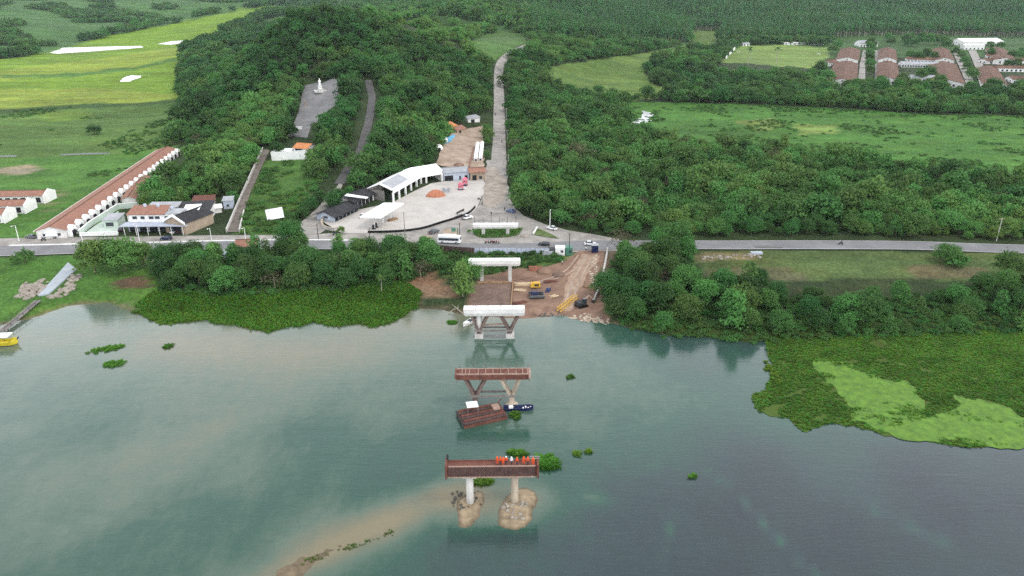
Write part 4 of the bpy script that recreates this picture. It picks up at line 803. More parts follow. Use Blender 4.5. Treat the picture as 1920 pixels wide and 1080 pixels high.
scatter('water_hyacinth', np.stack([x, y, np.full(len(x), .08)], -1), 'hyacinth', rng.uniform(.7, 1.25, len(x)), np.clip(.26 + .28 * swirl + .16 * vnoise(x, y, 3, 123) + .18 * sstep(150, 200, y), 0, .9), 'water hyacinth leaves covering the right weed mat', 'water weed', rng, zs=rng.uniform(.2, .45, len(x)))
def raft(px, py, wpx, hpx, label, tint, n, rot=0.0, size=(.8, 1.5)):
    r = np.random.default_rng(int(px * 7 + py)); c = at(px, py); s = (c.y * ct + CAM_Z * st) / F; rx = wpx / 2 * s; ry = hpx / 2 * s / .5
    a = r.uniform(0, 6.28, n); q = np.sqrt(r.random(n)) * r.uniform(.6, 1.0, n); u = np.cos(a) * q * rx; v = np.sin(a) * q * ry; x = c.x + u * math.cos(rot) - v * math.sin(rot); y = c.y + u * math.sin(rot) + v * math.cos(rot)
    v = []; lv = []
    for X_, Y_, sc in zip(x, y, r.uniform(*size, n)):
        me = PROTO['hyacinth'][0][r.integers(0, 5)][1]; co = np.empty(len(me.vertices) * 3, np.float32); me.vertices.foreach_get('co', co); co = co.reshape(-1, 3) * sc; g = r.uniform(0, 6.28); cg, sg = math.cos(g), math.sin(g)
        v.append(np.stack([co[:,0]*cg - co[:,1]*sg + X_ - c.x, co[:,0]*sg + co[:,1]*cg + Y_ - c.y, co[:,2] + .03], -1)); lv.append(r.uniform(.2, .9, len(co) // 4))
    o = link('floating_weed', leaf_mesh('floating_weed', list(zip(v, lv)), M['water_leaf']), None, (c.x, c.y, 0)); o['tint'] = tint; o.scale = (1, 1, .55); return tag(o, label, 'water weed', 'small rafts of floating weed')
raft(200,655,70,16,'long thin raft of yellowish weed off the left bank',.75,90,.45); raft(212,683,46,16,'short yellowish weed raft just below the long thin one',.72,70,.1); raft(315,650,20,10,'small dark green round weed raft alone off the left bank',.2,34)
raft(1070,708,18,8,'little dark weed raft to the right of the rusty panelled pier',.15,16); raft(1083,853,16,10,'left of two small bright weed rafts right of the nearest pier',.7,14); raft(1102,847,16,8,'right of two small bright weed rafts right of the nearest pier',.75,12); raft(1299,895,13,8,'tiny bright weed raft alone in the dark water at right',.5,9)
raft(848,605,22,10,'yellowish weed clump left of the white motorboat',.7,40); raft(320,600,60,26,'light green weed tongue at the left end of the left weed mat',.85,130); raft(1448,700,26,60,'ragged pale weed fringe at the left tip of the right weed mat',.65,60)
raft(1024,869,50,26,'bushy bright green weed clump at the right end of the nearest pier cap',.55,110,0,(1.3,2.4)); raft(970,851,44,10,'low weed clump behind the workers on the nearest pier cap',.5,60,0,(1.0,1.8)); raft(905,905,50,14,'weed caught behind the columns of the nearest pier',.6,70); raft(730,1000,30,10,'weed tuft on the upper end of the sandbar',.3,16,.3,(.3,.6)); raft(670,1022,90,9,'weed tufts strung along the middle of the sandbar',.3,30,.45,(.3,.6)); raft(590,1048,70,9,'weed tufts at the lower end of the sandbar',.3,20,.5,(.3,.6))

# ================================================================== BRIDGE PIERS
def pier_cap_white(t, w, dep, z0, z1, nseg, end_round=True):
    cap = MB(); h = z1 - z0; prof = [(-dep/2, z0 + h*.45), (-dep/2 + .35, z0 + .12), (-dep/2 + .9, z0), (dep/2 - .9, z0), (dep/2 - .35, z0 + .12), (dep/2, z0 + h*.45), (dep/2, z1 - .12), (-dep/2, z1 - .12)]
    rings = []
    for x in (-w/2, -w/2 + .5, w/2 - .5, w/2):
        k = .82 if abs(x) > w/2 - .1 else 1.0; rings.append([(x, p * k, z1 - (z1 - q) * (k if q < z1 - .2 else 1)) for p, q in prof])
    cap.rings(rings); part('cap', cap, M['offwhite'], t)
    for i in range(nseg):
        sw = w / nseg; m = MB(); m.box((-w/2 + sw * (i + .5), 0, z1 - .06 + .03), (sw - .12, dep + .12, .18)); part('cap_cover', m, M['whitesheet'], t)
    for i in range(nseg + 4):
        x = -w/2 + .8 + i * (w - 1.6) / (nseg + 3); m = MB(); m.tube((x, dep * .2, z1), (x, dep * .2, z1 + .55 + .3 * (i % 3)), .035, n=5); part('rebar', m, M['dark'], t)
def pier_base(px, py, z, name, label):
    p = at(px, py, z); return thing(name, label, 'bridge pier', (p.x, p.y, 0), math.radians(1.0))
# nearest pier: rusty cap on two plain columns standing in sand
t = pier_base(922.5, 869, 9, 'bridge_pier', 'nearest bridge pier, rust-brown cap carrying workers on two columns')
P1 = t
M['rustdark'] = mat('dark_rust', (0.085,0.055,0.05), .8, .35, .8, .2); cap = MB(); cap.box((0, 0, 7.85), (16.8, 1.9, 2.2)); part('cap', cap, M['rust'], t); m = MB(); m.box((0, -.97, 7.85), (16.2, .06, 1.95)); part('front_plate', m, M['rustdark'], t)
for i in range(24):
    m = MB(); m.box((-8.05 + i * .70, -1.02, 7.9), (.09, .14, 1.9)); part('stiffener', m, M['rust'], t)
m = MB(); m.box((0, -1.0, 6.72), (16.2, .28, .18)); part('bottom_flange', m, M['rustpale'], t)
m = MB(); m.box((0, -.93, 9.05), (16.2, .10, .26)); part('edge_rail', m, M['rustpale'], t)
m = MB(); m.box((0, .93, 9.05), (16.2, .10, .26)); part('edge_rail', m, M['rust'], t)
for s in (-1, 1):
    m = MB(); m.box((s * 8.55, 0, 7.95), (.38, 2.7, 2.9)); part('end_plate', m, M['rust'], t)
m = MB(); m.box((-8.35, 1.1, 9.5), (.35, .35, 1.5)); part('corner_post', m, M['dark'], t)
m = MB()
for k in range(4): m.tube((7.2 + k * .55, .85, 8.95), (7.2 + k * .55, .85, 9.95), .04, n=5)
m.tube((7.1, .85, 9.9), (9.0, .85, 9.9), .04, n=5); m.tube((7.1, .85, 9.45), (9.0, .85, 9.45), .04, n=5); part('handrail', m, M['steel'], t)
for x, mt in ((-4.25, 'concrete'), (4.25, 'dirtyconcrete')):
    m = MB(); m.tube((x, 0, -2.0), (x, 0, 6.75), .70, n=20); part('column', m, M[mt], t, True)
    m = MB(); m.box((x, 0, 6.5), (2.6, 1.7, .5)); part('bearing_block', m, M['dirtyconcrete' if x > 0 else 'concrete'], t)
# V-legged piers
M['vleg'] = mat('v_leg', (.20,.145,.125), .85, .45, .7, .2, col2=(.10,.07,.06))
def v_pier(t, cap_x, colx, z_node, z_top, strut_w, mt_l, mt_r, beam):
    for cx, tops, mt in ((colx[0], cap_x[:2], mt_l), (colx[1], cap_x[2:], mt_r)):
        m = MB(); m.box((cx, 0, (z_node - 2) / 2), (1.25, 1.25, z_node + 2)); part('column', m, M[mt], t)
        for x in tops:
            for yy in (-.75, .75):
                m = MB(); m.bar((cx + (x - cx) * .10, yy, z_node - .1), (x, yy, z_top), strut_w, strut_w); part('strut', m, M[mt], t)
    for yy in (-1.1, 1.1):
        m = MB(); m.bar((colx[0] - 1.3, yy, z_node + .1), (colx[1] + .9, yy, z_node + .1), .42, .42); part('tie_beam', m, M[beam], t)
t = pier_base(924, 696, 9, 'bridge_pier', 'rusty panelled pier with V-shaped legs standing above the moored barge')
P2 = t
m = MB(); m.box((0, 0, 8.2), (16.6, 3.0, 1.3)); part('cap', m, M['rust'], t)
widths = [.9, .8, .9, 2.0, 1.7, 1.7, 1.8, 1.7, 1.8, 1.5, 1.1]; x0 = -8.0
for i, wd in enumerate(widths):
    wd *= 16.0 / sum(widths); m = MB(); m.box((x0 + wd/2, -.1, 8.93), (wd - .22, 2.2, .16)); part('panel', m, M['rust'], t)
    m = MB(); m.box((x0 + wd, -.1, 9.0), (.16, 2.5, .22)); part('rib', m, M['rustpale'], t); x0 += wd
for yy in (-1.4, 1.2):
    m = MB(); m.box((0, yy, 9.0), (16.9, .2, .28)); part('edge_rail', m, M['rustpale'], t)
for s in (-1, 1):
    m = MB(); m.box((s * 8.5, -.1, 8.5), (.5, 3.6, .9)); part('end_plate', m, M['rustpale' if s > 0 else 'rust'], t)
for x in (-7.7, -1.8, 2.0, 5.6, 8.2, -4.6):
    m = MB(); m.tube((x, 1.2, 9), (x, 1.2, 10.3), .045, n=5); part('rebar', m, M['rust'], t)
for x in (-8.3, -3, 3.2, 8.4):
    m = MB(); m.tube((x, -1.5, 7.0), (x, -1.5, 9.2), .06, n=5); part('hanger', m, M['rust'], t)
v_pier(t, (-6.6, -1.5, 1.6, 6.4), (-4.2, 4.4), 2.9, 7.7, .62, 'vleg', 'dirtyconcrete', 'darkconcrete')
m = MB(); m.lathe([(.2, -1), (1.6, -.2), (1.5, .35), (.9, .8), (.1, .9)], 12, (4.4, -.2, 0)); part('fouled_base', m, M['dirtyconcrete'], t)
r = raft(966, 779, 18, 16, 'green weed gathered round the foot of the rusty panelled pier', .4, 46)
t = pier_base(926.5, 577, 9, 'bridge_pier', 'white-capped pier with V-shaped legs at the water edge')
P3 = t
pier_cap_white(t, 17, 2.4, 6.7, 9.1, 5)
v_pier(t, (-6.3, -1.8, 1.7, 6.7), (-4.3, 4.4), 2.4, 6.8, .66, 'vleg', 'vleg', 'darkconcrete')
m = MB(); m.tube((-4.3, 0.2, -1), (-4.3, .2, 6.7), .8, n=16); part('inner_column', m, M['concrete'], t, True)
for cx in (-4.3, 4.4):
    m = MB(); m.box((cx, 0, .55), (2.4, 2.6, 1.5)); part('footing', m, M['concrete'], t)
m = MB(); m.bar((-5.8, -1.0, .75), (5.9, -1.0, .75), .3, .3); part('walkway_beam', m, M['darkconcrete'], t)
m = MB(); m.bar((-3.4, .6, 3.4), (3.4, .6, 3.9), .5, .35); part('brace', m, M['rustpale'], t)
t = pier_base(927, 487, 9, 'bridge_pier', 'white-capped two-column pier on the brown mud platform')
P4 = t
pier_cap_white(t, 17, 2.6, 7.0, 9.1, 4)
for x in (-4.2, 5.1):
    m = MB(); m.box((x, 0, 3.8), (1.15, 1.15, 6.8)); part('column', m, M['concrete'], t)
t = pier_base(929, 420, 9, 'bridge_pier', 'farthest white-capped pier on the grassy traffic island')
P5 = t
pier_cap_white(t, 17, 2.2, 7.3, 9.1, 6)
for x in (-4.6, 4.6):
    m = MB(); m.box((x, 0, 5.6), (1.3, 1.2, 3.8)); part('column', m, M['concrete'], t)
for i in range(6):
    m = MB(); x = -7.8 + i * 3.1; m.tube((x, .8, 9.0), (x, .8, 11.6), .07, n=5); part('rebar', m, M['dark'], t)
# traffic island under it
isl = roughen(w2([(886,432),(900,427),(968,427),(976,432),(974,440),(952,446),(905,447),(890,441)]), .5, 1.5)
M['islandgrass'] = mat('island_grass', (0.10, 0.14, 0.05), .95, .4, .5, .5)
sheet('traffic_island', isl, M['islandgrass'], .22, 2)
x, y = jgrid(-18, 6, 256, 272, .8, rng); k = inpoly(x, y, isl); x, y = x[k], y[k]; scatter('island_reeds', np.stack([x, y, hz(x, y) + .15], -1), 'tuft', rng.uniform(.6, 1.3, len(x)), np.full(len(x), .55), 'tall grass growing on the traffic island', 'grass', rng)
isl2 = roughen(w2([(998,440),(1004,428),(1012,430),(1035,440),(1048,448),(1020,444)]), .3, 1.5); sheet('traffic_island', isl2, M['islandgrass'], .22, 2)
isl3 = roughen(w2([(828,440),(832,430),(858,430),(862,440),(855,444),(830,444)]), .3, 1.5); sheet('traffic_island', isl3, M['paledirt'], .2, 2)
# mud platform between piers, with a plank edge
sheet('mud_platform', roughen(w2([(880,576),(884,536),(906,530),(958,531),(962,556),(960,576),(900,580)]), .4, 1.5), M['mud'], .14, 2)
sheet('mud_shelf', roughen(w2([(896,530),(905,518),(985,508),(1000,520),(962,528)]), .4, 1.5), M['dirt'], .17, 2)
for i, (a, b) in enumerate((((962,530),(960,552)), ((960,553),(958,577)), ((895,531),(955,531)))):
    p, q = gp(*a), gp(*b); m = MB(); m.bar((0, 0, .35), tuple(q - p + Vector((0, 0, .35))), .35, .6); single('retaining_plank', m, M['wood'], ['upper timber edging plank right of the mud platform', 'lower timber edging plank right of the mud platform', 'dark timber edging plank at the back of the mud platform'][i], 'plank', p)

# ---- sand islets, sandbar, rocks
def mound(name, polypx, h, mt, res=.6, seed=0):
    poly = roughen([tuple(at(a, b))[:2] for a, b in polypx], .16, .8); P = np.array(poly)
    def zf(xs, ys):
        d = np.full(len(xs), 1e9)
        for a, b in zip(poly, poly[1:] + poly[:1]):
            L = (b[0]-a[0])**2 + (b[1]-a[1])**2 + 1e-9; tt = np.clip(((xs-a[0])*(b[0]-a[0]) + (ys-a[1])*(b[1]-a[1])) / L, 0, 1); d = np.minimum(d, np.hypot(xs-a[0]-tt*(b[0]-a[0]), ys-a[1]-tt*(b[1]-a[1])))
        return -.06 + h * sstep(0, 2.0, d) * (1 + .5 * vnoise(xs, ys, 1.3, seed)) 
    return sheet(name, poly, mt, 0, res, zfun=zf)
ISL_L = [(856,992),(852,962),(850,940),(862,928),(880,920),(903,916),(912,926),(914,945),(903,968),(888,988),(872,994)]
ISL_R = [(930,985),(927,966),(935,945),(946,928),(960,918),(985,911),(1008,922),(1015,938),(1004,955),(1002,972),(990,990),(978,996),(942,996)]
mound('sand_islet', ISL_L, .30, M['sand'], .7, 1); mound('sand_islet', ISL_R, .34, M['sand'], .7, 2)
mound('sandbar', [(470,1100),(500,1072),(560,1038),(640,1012),(700,998),(742,986),(746,991),(700,1013),(650,1030),(600,1060),(560,1100)], .09, M['sand'], 1.0, 3)
def rock_mesh(rng, r):
    bm = bmesh.new(); bmesh.ops.create_icosphere(bm, subdivisions=1, radius=r)
    for v in bm.verts: v.co = Vector((v.co.x * rng.uniform(.7, 1.3), v.co.y * rng.uniform(.7, 1.3), v.co.z * rng.uniform(.45, .9)))
    return bm
def rubble(name, polypx, n, rmin, rmax, mt, label, z=None, seed=0):
    r = random.Random(seed); poly = [tuple(at(a, b, 0 if z is not None else 1))[:2] if z is not None else tuple(gp(a, b))[:2] for a, b in polypx]; P = np.array(poly); bm = bmesh.new(); k = 0
    while k < n:
        x, y = r.uniform(*[P[:,0].min(), P[:,0].max()]), r.uniform(*[P[:,1].min(), P[:,1].max()])
        if not bool(inpoly(np.array([x]), np.array([y]), poly)[0]): continue
        b2 = rock_mesh(r, r.uniform(rmin, rmax)); zz = (z if z is not None else h1(x, y)) ; b2.transform(Matrix.Translation((x, y, zz)) @ Matrix.Rotation(r.uniform(0, 6), 4, 'Z')); me = bpy.data.meshes.new('tmp'); b2.to_mesh(me); b2.free(); bm.from_mesh(me); bpy.data.meshes.remove(me); k += 1
    me = bpy.data.meshes.new(name); bm.to_mesh(me); bm.free(); me.materials.append(M[mt]); return tag(link(name, me), label, 'rubble', kind='stuff')
rubble('rubble', [(850,960),(848,925),(870,918),(905,916),(908,945),(880,955)], 34, .15, .45, 'darkrock', 'dark broken stones round the left column of the nearest pier', .15, 5)
rubble('rubble', [(940,945),(985,940),(1000,960),(985,975),(950,975)], 26, .2, .55, 'rock', 'pale stones round the right column of the nearest pier', .2, 6)
rubble('rubble', [(28,556),(48,530),(85,522),(92,530),(75,552),(50,562)], 60, .5, 1.5, 'rock', 'grey stone slabs left of the concrete slipway', None, 7)
rubble('rubble', [(92,558),(120,535),(140,510),(152,516),(138,545),(110,562)], 60, .4, 1.3, 'rock', 'stones and rubble right of the concrete slipway', None, 8)
rubble('rubble', [(1060,596),(1100,588),(1140,596),(1146,612),(1100,604)], 70, .25, .7, 'dirtyconcrete', 'broken rubble along the water edge of the pad', None, 9)
rubble('rubble', [(1000,590),(1050,584),(1062,592),(1000,596)], 40, .2, .5, 'darkrock', 'dark stones along the waterline beside the white pier', None, 10)
rubble('rubble', [(1310,478),(1420,478),(1430,486),(1320,488)], 40, .3, .9, 'rock', 'scattered pale rubble on the verge of the right road', None, 11)
rubble('rubble', [(1108,480),(1120,478),(1118,540),(1104,535)], 60, .25, .7, 'dirtyconcrete', 'broken rubble heaped along the right side of the dirt track', None, 12)
# ---- slipway, gangway
sl = [tuple(gp(a, b)) for a, b in ((72,556),(92,553),(144,506),(128,494))]
m = MB(); m.add([(x, y, z + .45) for x, y, z in sl] + [(x, y, z - .8) for x, y, z in sl], [(0,1,2,3),(0,4,5,1),(1,5,6,2),(2,6,7,3),(3,7,4,0)]); o = link('slipway', m.mesh('slipway', mat('slip_concrete', (.36,.40,.43), .8, .15, .3))); tag(o, kind='structure')
g0, g1 = at(2, 622, .8), gp(72, 566); g1.z += .5; t = thing('gangway', 'dark timber gangway running from the slipway down to the yellow boat', 'gangway', g0); d = g1 - g0
m = MB(); m.bar((0,0,0), tuple(d), 1.9, .18); part('deck', m, M['darkconcrete'], t); sd = Vector((-d.y, d.x, 0)).normalized()
for s in (-1, 1):
    m = MB(); m.bar(tuple(sd*s*.95 + Vector((0,0,.9))), tuple(d + sd*s*.95 + Vector((0,0,.9))), .1, .1)
    for k in range(7): q = d * (k/6) + sd*s*.95; m.bar(tuple(q), tuple(q + Vector((0,0,.9))), .08, .08)
    part('handrail', m, M['dark'], t)
for k in (0.15, .5, .8):
    m = MB(); q = d * k; m.tube(tuple(q), (q.x, q.y, -2), .14, n=6); part('pile', m, M['dark'], t)

# ================================================================== BOATS
def hull(L, W, H, bow=.35, flare=.8, zb=-.25, nose=.4):
    m = MB(); rs = []
    for i in range(9):
        u = i / 8; x = -L/2 + L * u; k = 1.0 if u < 1 - bow else max(.04, 1 - ((u - (1 - bow)) / bow) ** 2); w = W/2 * k; lift = nose * max(0, (u - .6) / .4) ** 2
        rs.append([(x, -w * flare * .8, zb + lift*.6), (x, w * flare * .8, zb + lift*.6), (x, w, zb + H + lift), (x, w - .12 * k, zb + H + lift), (x, (w - .2) * .8 * k, zb + H*.55 + lift), (x, -(w - .2) * .8 * k, zb + H*.55 + lift), (x, -w + .12 * k, zb + H + lift), (x, -w, zb + H + lift)])
    return m.rings(rs)
# flat rusty barge under the panelled pier
a, b = at(863, 787, .5), at(944, 771, .5); c = (a + b) / 2; t = thing('barge', 'flat rusty-brown work barge with long deck beams moored under the panelled pier', 'barge', (c.x, c.y, 0), yaw(a, b)); L = (b - a).length
m = MB(); m.add([(-L/2, -3.2, -.5), (L/2, -2.7, -.5), (L/2, 2.7, -.5), (-L/2, 3.2, -.5), (-L/2, -3.3, .75), (L/2, -2.8, .95), (L/2, 2.8, .95), (-L/2, 3.3, .75)], [(0,3,2,1),(4,5,6,7),(0,1,5,4),(1,2,6,5),(2,3,7,6),(3,0,4,7)]); part('hull', m, M['rust'], t)
for i in range(6):
    y0 = -2.7 + i * 1.08; m = MB(); m.bar((-L/2 + .1 + (i % 2) * .4, y0 * 1.05, .98), (L/2 - .1 - (i % 3) * .5, y0 * .95, 1.13), .8, .26); part('deck_beam', m, M['rust' if i % 2 else 'rustdark'], t)
m = MB(); m.bar((-L/2 - .05, -3.2, .8), (-L/2 - .05, 3.2, .8), .2, .5); part('fender', m, M['dark'], t)
m = MB(); m.box((L/2 - 1.6, .9, 1.5), (1.6, 1.8, .6)); part('winch', m, M['rustpale'], t); m = MB(); m.tube((L/2 - 1.0, 2.2, 1.2), (L/2 + .4, 2.5, 2.4), .12, n=6); part('davit', m, M['rust'], t)
p = at(885.5, 771, 1.2); t = thing('canopy', 'small white flat canopy on posts at the left end of the barge', 'canopy', (p.x, p.y, 1.25), yaw(a, b) - .15)
m = MB(); m.box((0, 0, 1.75), (2.6, 2.6, .10)); part('roof', m, M['whitesheet'], t)
for sx in (-1, 1):
    for sy in (-1, 1): m = MB(); m.tube((sx*1.15, sy*1.15, 0), (sx*1.15, sy*1.15, 1.72), .05, n=5); part('post', m, M['steel'], t)
a, b = at(944, 766, .3), at(1000, 765, .3); c = (a + b) / 2; t = thing('boat', 'narrow dark blue boat with white seats behind the panelled pier column', 'boat', (c.x, c.y, 0), yaw(a, b)); L = (b - a).length
part('hull', hull(L, 1.9, .95, .2, .85), M['navy'], t)
for k in range(4): m = MB(); m.box((L * (.16 + .085 * k), (-.25, .25)[k % 2], .45), (.34, .5, .34)); part('seat', m, M['white'], t)
m = MB(); m.box((-L*.25, 0, .6), (1.0, .9, .7)); part('console', m, M['white'], t)
a, b = at(890, 599, .2), at(869, 611, .2); c = (a + b) / 2; t = thing('motorboat', 'white motorboat with dark cockpit tied up left of the white-capped pier', 'boat', (c.x, c.y, 0), yaw(a, b)); L = (b - a).length * 1.05
part('hull', hull(L, 1.9, 1.0, .45, .8), M['white'], t); m = MB(); m.box((-L*.08, 0, .82), (L*.28, 1.2, .34), top=(L*.2, 1.0)); part('windscreen', m, M['glass'], t); m = MB(); m.box((L*.2, 0, .80), (L*.3, 1.25, .10), top=(L*.24, .7)); part('foredeck', m, M['whitesheet'], t)
m = MB(); m.box((-L*.36, 0, .42), (L*.2, 1.3, .3)); part('seat', m, M['black'], t); m = MB(); m.box((-L/2 - .2, 0, .6), (.4, .4, .9)); part('outboard_motor', m, M['black'], t)
a, b = at(-40, 645, .5), at(34, 641, .5); c = (a + b) / 2; t = thing('ferry_boat', 'yellow passenger boat with flat white roof at the left edge', 'boat', (c.x, c.y, 0), yaw(a, b)); L = (b - a).length
part('hull', hull(L, 3.0, 1.3, .18, .85, -.3, .9), M['yellowboat'], t); m = MB(); m.box((-.8, 0, 2.75), (L - 1.6, 3.2, .12)); part('roof', m, M['whitesheet'], t)
for i in range(6):
    for s in (-1, 1): m = MB(); m.tube((-L/2 + .4 + i * (L-2.2)/5, s*1.4, .7), (-L/2 + .4 + i*(L-2.2)/5, s*1.4, 2.7), .05, n=5); part('post', m, M['yellowboat'], t)
m = MB(); m.box((-.8, -1.42, 1.25), (L - 2, .06, .5)); part('side_board', m, M['yellowboat'], t); m = MB(); m.bar((L/2 - .6, 0, .9), (L/2 + .5, 0, 2.0), .3, .3); part('prow', m, M['dark'], t); m = MB(); m.box((0, -1.5, -.02), (L * .92, .16, .3)); part('rubbing_strake', m, M['dark'], t)

# ================================================================== PEOPLE
def skin_body(joints, edges, radii):
    me = bpy.data.meshes.new('body'); me.from_pydata(joints, edges, []); o = bpy.data.objects.new('tmp_body', me); COL.objects.link(o)
    md = o.modifiers.new('s', 'SKIN'); me.skin_vertices[0].data[0].use_root = True
    for v, r in zip(me.skin_vertices[0].data, radii): v.radius = (r, r)
    o.modifiers.new('u', 'SUBSURF').levels = 1; dg = bpy.context.evaluated_depsgraph_get(); dg.update(); out = bpy.data.meshes.new_from_object(o.evaluated_get(dg)); bpy.data.objects.remove(o); return out
def person_mesh(pose):
    J = [(0,0,.95),(0,0,1.15),(0,0,1.38),(0,0,1.50),(0,.02,1.60),(0,.02,1.70)]; R = [.15,.145,.155,.06,.095,.085]; E = [(0,1),(1,2),(2,3),(3,4),(4,5)]
    for s in (-1, 1):
        b = len(J)
        if pose == 'sit': pts = [(s*.10,.0,.90),(s*.13,.42,.86),(s*.14,.38,.45),(s*.14,.5,.40)]
        elif pose == 'step': pts = [(s*.09,0,.88),(s*.10,.10*s+.03,.48),(s*.10,.16*s-.02,.08),(s*.10,.16*s+.12,.04)]
        else: pts = [(s*.09,0,.88),(s*.12,.02,.48),(s*.14,0,.08),(s*.15,.14,.04)]
        J += pts; R += [.095,.07,.05,.04]; E += [(0,b),(b,b+1),(b+1,b+2),(b+2,b+3)]; b = len(J)
        if pose == 'sit': pts = [(s*.19,.02,1.36),(s*.26,.20,1.14),(s*.24,.45,1.08),(s*.23,.53,1.08)]
        elif pose == 'step': pts = [(s*.20,0,1.36),(s*.25,-.08*s,1.10),(s*.26,-.06*s+.12,.88),(s*.26,-.06*s+.17,.80)]
        else: pts = [(s*.20,0,1.36),(s*.27,0,1.10),(s*.26,.14 if s > 0 else .04,.86),(s*.24,.2 if s > 0 else .08,.79)]
        J += pts; R += [.075,.055,.042,.04]; E += [(2,b),(b,b+1),(b+1,b+2),(b+2,b+3)]
    me = skin_body(J, E, R); me.materials.clear()
    for q in ('vest', 'trouser', 'skin', 'black'): me.materials.append(M[q])
    for p in me.polygons:
        z = p.center.z; x = abs(p.center.x); p.use_smooth = True
        if pose == 'sit': p.material_index = 2 if z > 1.47 else (1 if z < .98 and p.center.y > -.2 else 0)
        else: p.material_index = 2 if (z > 1.47 or (x > .2 and z < .87)) else (3 if z < .1 else (1 if z < .93 else 0))
    return me
BODY = {k: person_mesh(k) for k in ('stand', 'step', 'sit')}
hm = MB(); hm.lathe([(.02,1.80),(.09,1.78),(.125,1.70),(.13,1.66),(.165,1.655),(.165,1.645),(.10,1.645)], 12, (0,.02,0)); HELM = hm.mesh('helmet', M['vest'], True)
hh = MB(); hh.lathe([(.02,1.80),(.08,1.78),(.108,1.70),(.11,1.62),(.09,1.60)], 10, (0,.0,0)); HAIR = hh.mesh('hair', M['black'], True)
def person(label, loc, rz, pose='stand', top='vest', legs='trouser', helmet=None, group=None):
    o = link('person', BODY[pose], None, loc, rz); tag(o, label, 'person', group); o.material_slots[0].link = 'OBJECT'; o.material_slots[0].material = M[top]; o.material_slots[1].link = 'OBJECT'; o.material_slots[1].material = M[legs]
    h_ = link('helmet' if helmet else 'hair', HELM if helmet else HAIR, o)
    if helmet: h_.material_slots[0].link = 'OBJECT'; h_.material_slots[0].material = M[helmet]
    if pose == 'step': pass
    return o
xs = [932.5, 938.5, 943.5, 949, 959, 969.5, 982, 989.5, 999.5]
WL = ['leftmost orange-clad worker on the nearest pier cap', 'orange-clad worker second from left on the nearest pier cap', 'orange-clad worker third from left on the nearest pier cap', 'orange-clad worker just left of the white-shirted one on the pier cap', 'worker in a white shirt among the orange crew on the pier cap', 'orange-clad worker just right of the white-shirted one on the pier cap', 'orange-clad worker third from the right end of the pier cap', 'orange-clad worker second from the right end of the pier cap', 'orange-clad worker alone at the right end of the pier cap']
for i, (q, l) in enumerate(zip(xs, WL)):
    yy = 870.5 + (i * 37 % 3) * .8; p = at(q, yy, 8.96); person(l, p, math.pi + (i * 1.7 % 1.2) - .6, 'step' if i % 3 == 1 else 'stand', 'whitecloth' if i == 4 else 'vest', 'vest' if i % 2 == 0 and i != 4 else 'trouser', 'white' if i in (3, 4) else 'vest', 'crew on the nearest pier')
for q in ((1098.5,471,'pedestrian walking at the top of the dirt track'),(1054,497,'person walking on the dirt slope below the container'),(946,396,'person standing in the middle of the junction'),(921,405,'person crossing near the wide road mouth')):
    p = gp(q[0], q[1], .12); person(q[2], p, q[0], 'step', 'whitecloth' if q[0] > 1000 else 'trouser')

# ================================================================== VEHICLES
def wheel_mesh(r=.32, w=.2):
    m = MB(); m.tube((0, -w/2, 0), (0, w/2, 0), r, n=14); return m.mesh('tyre', M['tyre'])
def rim_mesh(r=.19, w=.22):
    m = MB(); m.tube((0, -w/2, 0), (0, w/2, 0), r, n=10); return m.mesh('rim', M['steel'])
WH, RI = wheel_mesh(), rim_mesh()
def add_wheels(t, xs, y, r=.32):
    for x in xs:
        for s in (-1, 1):
            e = link('wheel', WH, t, (x, s * y, r)); e.scale = (r/.32,) * 3; link('rim', RI, e)
def side_loft(prof, W, tuck=.12):          # car body from side profile [(x, z)], narrowed towards the top
    zt = max(z for x, z in prof); zb = min(z for x, z in prof); m = MB(); rs = []
    for s, k in ((-1, .90), (-.94, 1.0), (.94, 1.0), (1, .90)):
        rs.append([(x * (1 if abs(s) < .99 else .985), s * (W/2 - tuck * ((z - zb) / (zt - zb)) ** 2), z if abs(s) < .99 else zb + (z - zb) * .97 + .02) for x, z in prof])
    return m.rings(rs)
